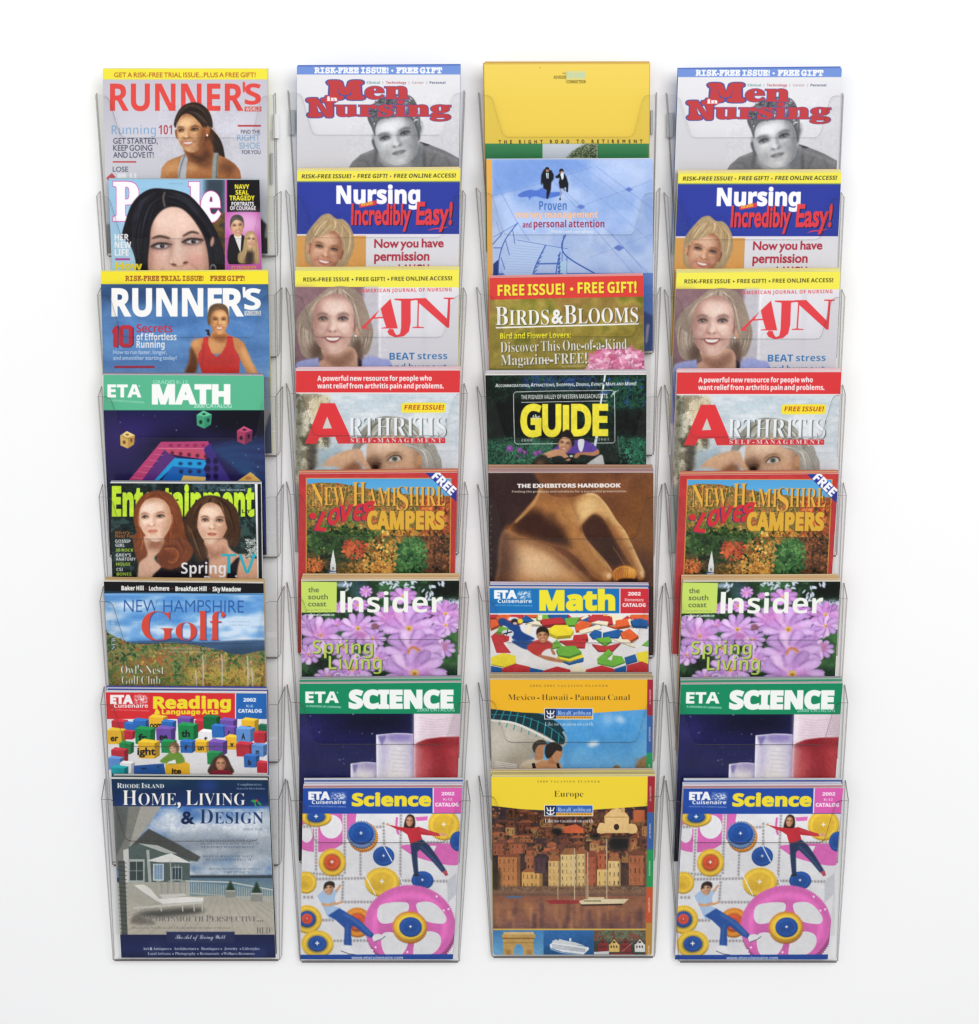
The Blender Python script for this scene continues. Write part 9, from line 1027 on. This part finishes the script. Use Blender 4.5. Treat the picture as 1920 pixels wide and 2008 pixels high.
    c.P([(450, 1465), (500, 1462), (660, 1465), (665, 1485), (480, 1488)], 0x9A2A30); c.P([(660, 1470), (700, 1458), (975, 1455), (940, 1488), (680, 1495)], 0xE0D0A8); c.P([(665, 1490), (940, 1485), (930, 1496), (680, 1500)], 0x3A2420); c.R(690, 1466, 800, 1472, 0x5A4A40); c.R(720, 1445, 820, 1458, 0xD8C8A0); c.P([(195, 1440), (260, 1436), (310, 1440), (290, 1450), (210, 1450)], 0x4A6890)
    for x, y0 in ((632, 1135), (835, 1080), (527, 1225), (716, 1160), (705, 1300)): c.L([(x, y0), (x+1, 1460)], 6 if y0 < 1200 else 4, 0xC8B494)
    for a, b in (((632, 1140), (600, 1455)), ((835, 1085), (780, 1450)), ((835, 1085), (950, 1455)), ((632, 1140), (690, 1450))): c.L([a, b], 1.6, 0xA89478, 0, 0, .7)
    c.R(100, 1290, 1100, 1440, 0xE0A050, 60, .12); c.grain(60, 870, 1240, 1650, .09)
    c.R(60, 1643, 1240, 1653, 0xD8B04C)
    c.G(60, 1653, 437, 1860, [0x3A7CB8, 0x5A9CCC, 0x7AB0D0]); c.G(437, 1653, 755, 1860, [0x2A68AC, 0x1E5894, 0x164878]); c.G(755, 1653, 1240, 1860, [0x5A6A60, 0x3A3E34, 0x4A3C38])
    A = 0xC89C54
    c.P([(175, 1680), (385, 1678), (385, 1700), (375, 1705), (375, 1835), (312, 1835), (312, 1770), (295, 1742), (265, 1742), (250, 1770), (250, 1835), (182, 1835), (182, 1705), (175, 1700)], A); c.R(185, 1664, 375, 1680, 0xD8B478); c.R(180, 1700, 380, 1708, 0x8A6430); c.R(180, 1730, 380, 1734, 0x9A7438)
    for x in (200, 330): c.R(x, 1775, x+32, 1820, 0xA87C40, 3)
    c.NR(120, 1815, 437, 1840, [0x2A3A1C, 0x6A5A34, 0x3A4A24], 14, soft=4)
    c.P([(475, 1745), (500, 1725), (720, 1760), (725, 1772), (690, 1805), (560, 1790), (480, 1765)], 0xE4E6E8); c.P([(490, 1722), (530, 1705), (560, 1715), (640, 1730), (700, 1752), (500, 1735)], 0xD0D4D8)
    for i in range(4): c.L([(490, 1742+i*8), (700, 1772+i*6)], 2.5, 0x6A7A8C)
    c.R(520, 1702, 536, 1716, 0x3A5A8A); c.R(600, 1704, 612, 1722, 0xE8E8EA); c.L([(480, 1770), (560, 1795), (690, 1808)], 5, 0xC8DCE8, 1, 2)
    c.NR(755, 1655, 1090, 1720, [0x4A5A3C, 0x7A8468, 0x5A4A40, 0x8A4A34], 20, gain=2.6)
    for x, k in ((780, 0x8A2A2C), (850, 0xD8B460), (922, 0x8A2C2C), (1012, 0xDCDCD8)): c.P([(x, 1740), (x+32, 1700), (x+66, 1740), (x+66, 1790), (x, 1790)], k); c.P([(x-3, 1742), (x+32, 1696), (x+69, 1742), (x+60, 1742), (x+32, 1708), (x+8, 1742)], 0x5A3A30); [c.R(x+10+i*17, 1750, x+18+i*17, 1764, 0x3A2A28) for i in range(3)]; c.R(x+24, 1722, x+40, 1734, 0x3A2A28)
    c.P([(860, 1800), (1000, 1796), (985, 1818), (870, 1816)], 0x9A2A34); c.P([(755, 1790), (850, 1785), (850, 1806), (755, 1806)], 0xD0D4D8); c.G(755, 1818, 1090, 1860, [0x3A4A5A, 0x2A3440]); c.L([(930, 1790), (1000, 1730)], 2.5, 0xB0A898)
    c.grain(60, 1655, 1090, 1860, .1)
    cruise_head(c, 682, 0xF2D22E, 'Europe', 504, 184, 38); c.NR(100, 690, 1090, 850, [0xF2D02C, 0xF4DC4C], 50, a=.5)
    c.R(442, 863, 750, 934, 0xE8E4D8); cruise_head(c, 682, 0xF2D22E, 'Europe', 504, 184, 38); c.R(60, 640, 1240, 684, 0xF0D43C)
    c.T('2000 VACATION PLANNER', 398, 722, 394, 12, 0x6A5A24, 's', tr=.5, a=.8)
    cruise_tabs(c, 682, 1094, ('DESTINATIONS', 'ACTIVITIES', 'MEDITERRANEAN', 'SCANDINAVIA & BRITISH ISLES', 'ASIA'), 0)
# ------------------------------------------------------------------ materials
def mat(name):
    m = bpy.data.materials.new(name); m.use_nodes = True
    return m, m.node_tree.nodes, m.node_tree.links, m.node_tree.nodes['Principled BSDF']
def lin(c):
    c = rgb(c); return tuple(np.where(c <= .04045, c/12.92, ((c+.055)/1.055)**2.4))+(1.,)
def print_material():
    m, n, l, b = mat('printed_paper')
    a = n.new('ShaderNodeVertexColor'); a.layer_name = 'ink'
    b.inputs['Roughness'].default_value = .42; b.inputs['Specular IOR Level'].default_value = .2
    tc = n.new('ShaderNodeTexCoord'); nz = n.new('ShaderNodeTexNoise'); nz.inputs['Scale'].default_value = 5; nz.inputs['Detail'].default_value = 2
    bp = n.new('ShaderNodeBump'); bp.inputs['Strength'].default_value = .25; bp.inputs['Distance'].default_value = .004
    l.new(tc.outputs['Object'], nz.inputs['Vector']); l.new(nz.outputs['Fac'], bp.inputs['Height']); l.new(bp.outputs['Normal'], b.inputs['Normal'])
    l.new(a.outputs['Color'], b.inputs['Base Color'])
    return m
def paper_material(name, col):
    m, n, l, b = mat(name)
    tc = n.new('ShaderNodeTexCoord'); mp = n.new('ShaderNodeMapping'); mp.inputs['Scale'].default_value = (6, 900, 60)
    nz = n.new('ShaderNodeTexNoise'); nz.inputs['Scale'].default_value = 1; mx = n.new('ShaderNodeMixRGB')
    c = lin(col); mx.inputs[1].default_value = tuple(x*.8 for x in c[:3])+(1,); mx.inputs[2].default_value = tuple(min(x*1.12, .8) for x in c[:3])+(1,)
    l.new(tc.outputs['Object'], mp.inputs['Vector']); l.new(mp.outputs['Vector'], nz.inputs['Vector']); l.new(nz.outputs['Fac'], mx.inputs[0]); l.new(mx.outputs[0], b.inputs['Base Color'])
    b.inputs['Roughness'].default_value = .6
    return m
def clear_material(name, tint, refl=1., haze=.0):
    m, n, l, b = mat(name); n.remove(b)
    out = n['Material Output']; tr = n.new('ShaderNodeBsdfTransparent'); gl = n.new('ShaderNodeBsdfGlossy'); gl.inputs['Roughness'].default_value = .06
    tr.inputs['Color'].default_value = tint
    lw = n.new('ShaderNodeLayerWeight'); lw.inputs['Blend'].default_value = .5
    p = n.new('ShaderNodeMath'); p.operation = 'POWER'; p.inputs[1].default_value = 5
    q = n.new('ShaderNodeMath'); q.operation = 'MULTIPLY_ADD'; q.inputs[1].default_value = .8*refl; q.inputs[2].default_value = .012*refl
    mx = n.new('ShaderNodeMixShader')
    l.new(lw.outputs['Facing'], p.inputs[0]); l.new(p.outputs[0], q.inputs[0]); l.new(q.outputs[0], mx.inputs[0]); l.new(tr.outputs[0], mx.inputs[1]); l.new(gl.outputs[0], mx.inputs[2])
    last = mx
    nz = n.new('ShaderNodeTexNoise'); nz.inputs['Scale'].default_value = 3.; bp = n.new('ShaderNodeBump'); bp.inputs['Strength'].default_value = .12; bp.inputs['Distance'].default_value = .01
    l.new(nz.outputs['Fac'], bp.inputs['Height']); l.new(bp.outputs['Normal'], gl.inputs['Normal'])
    if haze:
        df = n.new('ShaderNodeBsdfDiffuse'); df.inputs['Color'].default_value = (.8, .8, .8, 1); m2 = n.new('ShaderNodeMixShader'); m2.inputs[0].default_value = haze
        l.new(mx.outputs[0], m2.inputs[1]); l.new(df.outputs[0], m2.inputs[2]); last = m2
    l.new(last.outputs[0], out.inputs['Surface'])
    return m
def edge_material(name, k):
    m, n, l, b = mat(name); n.remove(b)
    out = n['Material Output']; tr = n.new('ShaderNodeBsdfTransparent'); tr.inputs['Color'].default_value = (.74, .72, .71, 1)
    df = n.new('ShaderNodeBsdfPrincipled'); df.inputs['Base Color'].default_value = (.15, .135, .13, 1); df.inputs['Roughness'].default_value = .25
    lw = n.new('ShaderNodeLayerWeight'); rp = n.new('ShaderNodeMapRange'); rp.inputs['To Min'].default_value = k; rp.inputs['To Max'].default_value = k*.75
    mx = n.new('ShaderNodeMixShader'); l.new(lw.outputs['Facing'], rp.inputs['Value']); l.new(rp.outputs[0], mx.inputs[0])
    l.new(tr.outputs[0], mx.inputs[1]); l.new(df.outputs[0], mx.inputs[2]); l.new(mx.outputs[0], out.inputs['Surface'])
    return m
INK = print_material(); CLEAR = clear_material('clear_acrylic', (.982, .982, .982, 1)); SIDE = clear_material('clear_acrylic_side', (.988, .99, .992, 1), .18); EDGE = edge_material('acrylic_cut_edge', .8); SOFT = edge_material('acrylic_bent_edge', .24)
WHITE_PAGES = paper_material('page_edges_white', 0xE2DFD8)
_pm = {}
def paper(col):
    if col not in _pm: _pm[col] = paper_material('page_edges_and_glare', col)
    return _pm[col]
# ------------------------------------------------------------------ helpers
def link(name, verts, faces, mats, parent=None, org=(0, 0, 0), fm=None, smooth=False):
    me = bpy.data.meshes.new(name); me.from_pydata([tuple(v[i]-org[i] for i in range(3)) for v in verts], [], faces)
    for k in mats: me.materials.append(k)
    if fm: me.polygons.foreach_set('material_index', fm)
    me.update()
    o = bpy.data.objects.new(name, me); C.collection.objects.link(o); o.parent = parent
    if parent is None: o.location = org
    return o
def empty(name, loc, parent=None):
    o = bpy.data.objects.new(name, None); o.empty_display_size = .05; C.collection.objects.link(o); o.location = loc; o.parent = parent
    return o
def tag(o, label, cat, group=None):
    o['label'] = label; o['category'] = cat
    if group: o['group'] = group
def sheet(name, outline, ofs, mats, parent, org, bent=()):
    """a sheet of acrylic: outline of 3-D points, thickened by ofs; cut edges get the second material"""
    n = len(outline); V = list(outline)+[tuple(p[i]+ofs[i] for i in range(3)) for p in outline]
    F = [tuple(range(n)), tuple(range(2*n-1, n-1, -1))]+[(i, i+n, (i+1) % n+n, (i+1) % n) for i in range(n)]
    o = link(name, V, F, mats, parent, org, [0, 0]+[2 if i in bent else 1 for i in range(n)])
    bm = bmesh.new(); bm.from_mesh(o.data); bmesh.ops.recalc_face_normals(bm, faces=bm.faces); bmesh.ops.triangulate(bm, faces=[f for f in bm.faces if len(f.verts) > 4]); bm.to_mesh(o.data); bm.free()
    return o
# ------------------------------------------------------------------ the wall
m, n, l, b = mat('white_wall_paint')
nz = n.new('ShaderNodeTexNoise'); nz.inputs['Scale'].default_value = 220; nz.inputs['Detail'].default_value = 4
bp = n.new('ShaderNodeBump'); bp.inputs['Strength'].default_value = .04; bp.inputs['Distance'].default_value = .001
l.new(nz.outputs['Fac'], bp.inputs['Height']); l.new(bp.outputs['Normal'], b.inputs['Normal'])
b.inputs['Base Color'].default_value = (.872, .873, .88, 1); b.inputs['Roughness'].default_value = .7
wl = link('wall', [(-4, 0, -.6), (4, 0, -.6), (4, 0, 4), (-4, 0, 4), (-4, .12, -.6), (4, .12, -.6), (4, .12, 4), (-4, .12, 4)], [(0, 1, 2, 3), (5, 4, 7, 6), (4, 5, 1, 0), (3, 2, 6, 7), (1, 5, 6, 2), (4, 0, 3, 7)], [m]); wl['kind'] = 'structure'
# ------------------------------------------------------------------ the racks
ROWY = [182, 383, 579, 772, 970, 1172, 1378, 1571]; H = 314; SLOPE = .036
def depth(r, py): return .056-SLOPE*(py-ROWY[r])/H
#        top left, top right, bottom left, bottom right edge of the pockets; how far the wall-side edges sit to the side
COL = [dict(x=[189, 535, 212, 545], dy=0, rl=7, rr=14, y=[187, 385, 579, 778, 975, 1180, 1382, 1568]),
       dict(x=[568, 911, 585, 897], dy=0, rl=-7, rr=-6, y=ROWY),
       dict(x=[942, 1285, 961, 1279], dy=0, rl=-8, rr=7, y=[186, 378, 578, 778, 975, 1179, 1374, 1562]),
       dict(x=[1310, 1653, 1327, 1639], dy=5, rl=-7, rr=-6, y=ROWY)]
#  the pocket mouths grow a little wider towards the foot of the rack
def pocket_x(c, r):
    g = (r-1)*1.2; x = COL[c]['x']; k = {0: (1, 1), 1: (-1, 1.4), 2: (.5, 1.2), 3: (-1, 1.4)}[c]
    if c == 0: return x[0]+r*1.6, x[1]+r*1.5, x[2]+r*1.6, x[3]+r*.6-2
    return x[0]+r*.9*(1 if c == 2 else .6), x[1]+r*1.4, x[2]+r*.8, x[3]+r*.4
RACK_LABELS = ['clear eight-pocket wall rack at the far left, filled with running, golf and home magazines',
               'clear eight-pocket wall rack second from the left, with nursing magazines at its top',
               'clear eight-pocket wall rack third from the left, plain yellow folder in its top pocket',
               'clear eight-pocket wall rack at the far right, beside the bare white wall']
g_, n_, l_, b_ = mat('grey_bracket_plastic'); b_.inputs['Base Color'].default_value = (.42, .44, .45, 1); b_.inputs['Roughness'].default_value = .4
gw, n_, l_, b_ = mat('white_bracket_plastic'); b_.inputs['Base Color'].default_value = (.8, .81, .83, 1); b_.inputs['Roughness'].default_value = .35
def box_px(name, x0, y0, x1, y1, d0, d1, m, parent, org):
    V = [P(x, y, d) for d in (d0, d1) for x, y in ((x0, y0), (x1, y0), (x1, y1), (x0, y1))]
    return link(name, V, [(3, 2, 1, 0), (4, 5, 6, 7), (0, 1, 5, 4), (1, 2, 6, 5), (2, 3, 7, 6), (3, 0, 4, 7)], [m], parent, org)
for c in range(4):
    cx = (COL[c]['x'][0]+COL[c]['x'][1])/2
    org = P(cx, 1890, 0); rack = empty('magazine_rack', org)
    tag(rack, RACK_LABELS[c], 'magazine rack', 'clear racks side by side on the wall')
    for r in range(8):
        y = COL[c]['y'][r]+COL[c]['dy']*(1-r/7); xl, xr, bl, br = pocket_x(c, r); yb = y+H; S = .056; B = .056-SLOPE
        po = P((xl+xr)/2, yb, B); pk = None
        loc = tuple(po[i]-org[i] for i in range(3))
        # floor and back of the pocket
        b0, b1, b2, b3 = P(bl+1, yb, B), P(br-1, yb, B), P(br-3, yb, .006), P(bl+3, yb, .006)
        k0, k1, k2, k3 = P(bl+4, y+70, .004), P(br-4, y+70, .004), P(br-4, yb-50, .004), P(bl+4, yb-50, .004)
        V = [b0, b1, b2, b3]; V += [(p[0], p[1], p[2]-.002) for p in V]; n0 = len(V); V += [k0, k1, k2, k3]; V += [(p[0], p[1]+.0015, p[2]) for p in (k0, k1, k2, k3)]
        F = [(3, 2, 1, 0), (4, 5, 6, 7), (0, 1, 5, 4), (1, 2, 6, 5), (2, 3, 7, 6), (3, 0, 4, 7)]
        F += [tuple(i+n0 for i in f) for f in F]
        pk = link('pocket', V, F, [CLEAR, EDGE], rack, po, [0, 0, 1, 1, 1, 1, 0, 0, 0, 0, 0, 0]); pk.location = loc
        # front panel with its finger notch
        W0, W1 = bl-xl, br-xr
        half = [(0, 0), (14, 0), (20, 2.5), (24, 8), (26, 14), (38.5, 68), (41, 76), (45, 80.5), (51, 82)]
        pts = [(xl+a+W0*b/H, y+b) for a, b in half]+[(xr-a+W1*b/H, y+b) for a, b in half[::-1]]+[(br, yb), (bl, yb)]
        def FP(px, py): return P(px, py, S-SLOPE*(py-y)/H)
        sheet('front_panel', [FP(*q) for q in pts], (0, .0022, 0), [CLEAR, EDGE, SOFT], pk, po, (len(pts)-3, len(pts)-1))
        ry = y-(5+36*r/7); q = .3 if r == 0 else 1
        for s, (xt, xb, rx) in enumerate(((xl, bl, xl+COL[c]['rl']*q), (xr, br, xr+COL[c]['rr']*q))):
            o_ = -.0015 if s == 0 else .0015
            sheet('side_panel', [P(xt, y, S), P(xb, yb, B), P(xb+(rx-xt)*.3, yb-8, .004), P(rx, ry, .004)], (o_, 0, 0), [SIDE, EDGE, SOFT], pk, po, (0, 1, 2))
    for s in (0, 1):
        x = COL[c]['x'][s]; y0 = 222
        if c == 0 and s == 1: box_px('mounting_bracket', x+1, 224, x+12, 271, .001, .012, gw, rack, org); box_px('mounting_bracket', x-4, 300, x, 360, .001, .010, g_, rack, org)
        elif s == 0 and c in (1, 3): box_px('mounting_bracket', x-2, y0-6+COL[c]['dy'], x+10, y0+42+COL[c]['dy'], .001, .012, g_, rack, org)
        elif c == 2 and s == 1: box_px('mounting_bracket', x-9, y0-6, x-4, y0+40, .001, .012, g_, rack, org)
# ------------------------------------------------------------------ the magazines
#   printed cover, measuring view, corners TL TR and a lower left / right pair, edges of copies behind (colour, rise)
MAGS = [
 (0, print_running_grey, 'magazine', A1, (98, 113), (1570, 113), (128, 1085), (1572, 1085), [(0xE4E0B0, 1.2)], 'grey running magazine with red masthead and ponytailed woman in a tank top', 'magazine'),
 (0, print_portrait_woman, 'magazine', A1, (150, 1100), (1500, 1108), (190, 1900), (1527, 1900), [(0x9CB4BC, 2)], 'celebrity magazine with large face of a dark-haired woman and pink side strip', 'magazine'),
 (0, print_running_blue, 'magazine', A2, (80, 57), (1577, 52), (110, 950), (1600, 950), [(0xEDE36A, 2)], 'blue running magazine with white masthead and runner in a red top', 'magazine'),
 (0, print_math_green, 'catalog', A2, (92, 982), (1537, 990), (145, 1920), (1557, 1920), [(0xB8B0BC, 1.8), (0x8C8494, 2)], 'math catalog with green band and linked cubes floating in space', 'catalog'),
 (0, print_two_women, 'magazine', A3, (160, 126), (1512, 133), (190, 965), (1527, 980), [(0xE0E0E2, 2), (0x8A9098, 2)], 'entertainment magazine with two long-haired women and lime green masthead', 'magazine'),
 (0, print_golf, 'magazine', A3, (108, 1006), (1537, 1022), (165, 1915), (1557, 1930), [(0xD8D0C0, 2), (0xC8AC7C, 2.3), (0xBE9C68, 2.3)], 'golf magazine with red title over blue sky and autumn hills', 'magazine'),
 (0, print_reading, 'catalog', A4, (92, 92), (1140, 100), (120, 625), (1147, 630), [(0xD8D8E4, 3), (0x3A44A0, 1.4), (0xC8C8D4, 2.4), (0x4048A0, 2)], 'reading catalog with red band above colourful letter blocks', 'catalog'),
 (0, print_home_living, 'magazine', A4, (128, 657), (1150, 664), (195, 1840), (1200, 1845), [(0xD0D4D0, 2), (0x20303C, 1.2), (0xC0C4C0, 2)], 'dark blue home and design magazine showing a seaside deck with white lounger', 'magazine'),
 (1, print_men_nursing, 'magazine', B1, (148, 98), (1610, 88), (148, 980), (1592, 980), [(0x6080C8, 1.6), (0x5C7CC4, 1.6), (0x5878BC, 1.6)], 'grey magazine with red nursing title and portrait of a man', 'magazine'),
 (1, print_nursing_easy, 'magazine', B1, (150, 1030), (1607, 1020), (142, 1880), (1590, 1880), [(0xE8DC8C, 2.4), (0xE6D49A, 2.4), (0xE2CC98, 2.4)], 'blue nursing magazine with yellow band and smiling blonde woman', 'magazine'),
 (1, print_journal, 'magazine', B2, (132, 95), (1597, 85), (128, 950), (1585, 950), [(0xE8DE8A, 2.4), (0xE4D68C, 2.4), (0xE0D090, 2.4)], 'nursing journal with tall red letters beside a blonde woman', 'magazine'),
 (1, print_arthritis, 'magazine', B2, (140, 992), (1607, 985), (133, 1880), (1585, 1880), [(0xEACCD0, 2.4), (0xE6C4C8, 2.4), (0xE2C0C4, 2.2)], 'arthritis magazine with red band and woman resting on hand', 'magazine'),
 (1, print_campers, 'brochure', B3, (165, 90), (1582, 76), (158, 985), (1548, 985), [(0xD86060, 1.6), (0xD8A878, 2.4), (0xC87060, 2)], 'red-bordered campers brochure with autumn forest and white church steeple', 'brochure'),
 (1, print_insider, 'magazine', B3, (190, 1048), (1600, 1043), (190, 1890), (1577, 1890), [(0xD8D0BC, 2.6), (0xD0B48C, 3.4), (0xCCA878, 3.4), (0xD4BC94, 3)], 'spring magazine covered with lilac flowers and a lime corner square', 'magazine'),
 (1, print_science_green, 'catalog', B4, (122, 100), (1142, 92), (118, 700), (1110, 700), [(0xB0A8A8, 2.5), (0x2A9A74, 2.4), (0xA8B8A8, 2.5), (0x9A98A8, 2.4)], 'science catalog with green band and beakers of red liquid', 'catalog'),
 (1, print_science_gears, 'catalog', B4, (142, 758), (1146, 755), (125, 1848), (1087, 1845), [(0xC08890, 2.4), (0xD8D4DC, 3.5), (0xC0C4D8, 3), (0x4060A8, 1.6), (0xD0D0D4, 4)], 'science catalog with children among pink and yellow gears', 'catalog'),
 (2, print_retirement, 'folder', C1, (88, 75), (1567, 72), (103, 910), (1560, 910), [(0xDCB850, 2.4), (0xD0AC50, 2.4), (0xCCA850, 2.4)], 'plain yellow retirement folder with small logo and green strip', 'folder'),
 (2, print_money, 'brochure', C1, (108, 925), (1597, 922), (122, 1945), (1597, 1940), [(0xC8CCE4, 2)], 'pale blue brochure with two people in suits walking across a plaza', 'brochure'),
 (2, print_birds, 'magazine', C2, (140, 68), (1512, 47), (135, 890), (1527, 890), [(0xE08888, 2.2), (0xD8A0A0, 2.2)], 'olive bird and flower magazine with red top band and pink bloom', 'magazine'),
 (2, print_guide, 'magazine', C2, (100, 940), (1542, 935), (130, 1730), (1537, 1755), [(0xE4E0E0, 2.4), (0xC8C4C8, 2.4), (0xD8D4D8, 2.4), (0xB8B4B8, 2.4)], 'dark green visitor guide with yellow title and person leaning on a bicycle', 'guide'),
 (2, print_handbook, 'catalog', C3, (125, 80), (1602, 78), (140, 1050), (1602, 1050), [(0xB8989C, 2.9), (0xA88884, 2.9), (0xB4908C, 2.9), (0xA8846C, 2.9), (0xB88C74, 2.9)], 'brown exhibitors handbook showing a large hand and an orange shell', 'handbook'),  # pale copy edges: glare along the cover tops put into their colour
 (2, print_math_blocks, 'catalog', C3, (138, 1110), (1560, 1116), (150, 1865), (1557, 1870), [(0xC8C0CC, 2.6), (0x4060A8, 1.6), (0xC8C8D4, 2.8), (0xC0B0C0, 2.8)], 'math catalog with blue band and boy lying among coloured blocks', 'catalog'),  # lilac copy edges also have cover-top glare mixed into the colour
 (2, print_cruise_sky, 'brochure', C4, (100, 74), (1127, 72), (115, 640), (1122, 645), [(0xC8B48C, 2.7), (0xA89880, 2.6), (0xC0AC84, 2.7), (0xA09488, 2.6)], 'orange-topped cruise brochure with couple under a ship and blue sky', 'brochure'),
 (2, print_cruise_town, 'brochure', C4, (108, 686), (1140, 682), (122, 1842), (1117, 1842), [(0xE0D088, 2.8), (0xB8A878, 2.8), (0xD8C880, 2.8), (0xC0B0A0, 2.8)], 'yellow-topped cruise brochure with a harbour town and three small pictures', 'brochure'),
]
WHERE = ['far left rack', 'second rack', 'third rack', 'far right rack']
def cover_mesh(mag, r, fn):
    vw = mag[3]; q = lambda p: np.array([vw[0]+p[0]/vw[2], vw[1]+p[1]/vw[2]])
    TL, TR, L2, R2 = map(q, mag[4:8]); c = mag[0]
    yb = COL[c]['y'][r]+COL[c]['dy']+H-4
    BL = TL+(L2-TL)*((yb-TL[1])/(L2[1]-TL[1])); BR = TR+(R2-TR)*((yb-TR[1])/(R2[1]-TR[1]))
    if r < 7:
        BL[0] = L2[0]+(BL[0]-L2[0])*.5; BR[0] = R2[0]+(BR[0]-R2[0])*.5
    x0 = math.floor(min(TL[0], BL[0]))-3; x1 = math.ceil(max(TR[0], BR[0]))+3; y0 = math.floor(min(TL[1], TR[1]))-3; y1 = math.ceil(yb)+3
    pr = Print(x0, y0, x1, y1, 0x888888); fn(pr)
    im = np.clip(pr.im, 0, 1); g = im.mean(2, keepdims=True); im = (im+(g-im)*.07)*.985+.005       # printing inks are a little duller than pure colours
    im = (im+np.roll(im, 1, 0)+np.roll(im, 1, 1)+np.roll(np.roll(im, 1, 0), 1, 1))/4        # two samples per point
    vis = (yb if r == 7 else COL[c]['y'][r+1]-8); hh = yb-TL[1]
    n1 = int(round(vis-TL[1])); v = list(np.arange(n1)/hh)
    if r < 7: v += list(np.linspace(n1/hh, 1, 34))
    else: v.append(1.)
    v = np.array(v)[:, None]; nu = int(TR[0]-TL[0]); u = np.linspace(0, 1, nu+1)[None]
    px = (TL[0]*(1-u)+TR[0]*u)*(1-v)+(BL[0]*(1-u)+BR[0]*u)*v; py = (TL[1]*(1-u)+TR[1]*u)*(1-v)+(BL[1]*(1-u)+BR[1]*u)*v
    fx = np.clip((px-x0)*SS, 0, pr.w-1.001); fy = np.clip((py-y0)*SS, 0, pr.h-1.001); ix = fx.astype(int); iy = fy.astype(int); fx = (fx-ix)[..., None]; fy = (fy-iy)[..., None]
    col = (im[iy, ix]*(1-fx)+im[iy, ix+1]*fx)*(1-fy)+(im[iy+1, ix]*(1-fx)+im[iy+1, ix+1]*fx)*fy
    rs = np.random.RandomState(r*7+c); bow = .0005+.0016*rs.rand(); lean = .0008*rs.rand()
    d = depth(r, py-(COL[c]['y'][r]-ROWY[r]))-.0040-bow*(2*u-1)**2*(.3+.7*v)-lean*(1-v)
    k = U*(D-d)/D
    X = (px-VX)*k; Y = -d; Z = EYE-(py-VY)*k
    nv, nu = px.shape
    org = np.array([X[-1].mean(), Y[-1].mean(), Z[-1].mean()])
    co = np.stack([X, Y, Z], -1).reshape(-1, 3)-org
    i = np.arange(nv*nu).reshape(nv, nu); f = np.stack([i[:-1, :-1], i[1:, :-1], i[1:, 1:], i[:-1, 1:]], -1).reshape(-1, 4)
    me = bpy.data.meshes.new('cover'); me.vertices.add(len(co)); me.vertices.foreach_set('co', co.astype(np.float32).ravel())
    me.loops.add(f.size); me.loops.foreach_set('vertex_index', f.ravel().astype(np.int32)); me.polygons.add(len(f)); me.polygons.foreach_set('loop_start', np.arange(0, f.size, 4, dtype=np.int32))
    me.polygons.foreach_set('use_smooth', np.ones(len(f), bool)); me.update(calc_edges=True)
    at = me.color_attributes.new('ink', 'BYTE_COLOR', 'POINT')
    at.data.foreach_set('color_srgb', np.concatenate([col.reshape(-1, 3), np.ones((len(co), 1))], 1).astype(np.float32).ravel())
    me.materials.append(INK)
    # the block of pages behind the cover
    t = .0019; e = .0003
    rim = [(0, 0), (0, nu//4), (0, nu//2), (0, 3*nu//4), (0, nu-1), (nv//2, nu-1), (nv-1, nu-1), (nv-1, nu//2), (nv-1, 0), (nv//2, 0)]
    G3 = np.stack([X, Y, Z], -1); V = [tuple(G3[a]+np.array([0, e, 0])-org) for a in rim]; V += [(p[0], p[1]+t, p[2]) for p in V]; n = len(rim)
    F = [tuple(range(n))[::-1], tuple(range(n, 2*n))]+[(a, (a+1) % n, (a+1) % n+n, a+n) for a in range(n)]
    pg = bpy.data.meshes.new('pages'); pg.from_pydata(V, [], F); pg.materials.append(WHITE_PAGES); pg.update()
    return me, pg, tuple(org)
def place(mag, me, pg, org, r, c, dx, dy):
    fn, kind, edges, text, cat = mag[1], mag[2], mag[8], mag[9], mag[10]
    base = P(0, 0, 0); o3 = (org[0]+dx, org[1], org[2]+dy)
    root = empty(kind, o3)
    twin = c in (1, 3)
    tag(root, text+(', in the %s' % WHERE[c] if twin else ''), cat, (('front %s of beakers' if 'beakers' in text else 'front %s in two racks') % text.replace(' covered', '').split(' with ')[0].split(' showing ')[0]) if twin else None)
    for nm, me_ in (('cover', me), ('pages', pg)):
        o = bpy.data.objects.new(nm, me_); C.collection.objects.link(o); o.parent = root
    back = .0026; up = 0; rs = random.Random(r*13+c)
    short = 'green-banded science catalog' if 'beakers' in text else 'gear-covered science catalog' if 'gears' in text else text.replace(' covered', '').split(' with ')[0].split(' showing ')[0].split(' covered ')[0].split(' beside ')[0]
    for j, (col, rise) in enumerate(edges):
        up += rise*.8*U; d = (j+1)*back
        o = bpy.data.objects.new(kind, pg); C.collection.objects.link(o)
        o.location = (o3[0]+rs.uniform(-1, 1)*.0011, o3[1]+d, o3[2]+up*.93)
        o.rotation_euler = (0, rs.uniform(-.0022, .0022), 0)
        o.material_slots[0].link = 'OBJECT'; o.material_slots[0].material = paper(col)
        tag(o, 'spare copy behind %s, %s' % (short.replace('smiling ', ''), WHERE[c]), cat, 'spare copies behind the %s, %s' % (short, WHERE[c]))
rows = [0, 0, 0, 0]
for mag in MAGS:
    c = mag[0]; r = rows[c]; rows[c] += 1
    me, pg, org = cover_mesh(mag, r, mag[1])
    place(mag, me, pg, org, r, c, 0, 0)
    if c == 1:                                             # the far right rack holds the same eight titles as the second
        d = depth(r, ROWY[r]+H/2); k = U*(D-d)/D
        place(mag, me, pg, org, r, 3, 742*k, -(5-4.5*r/7)*k)
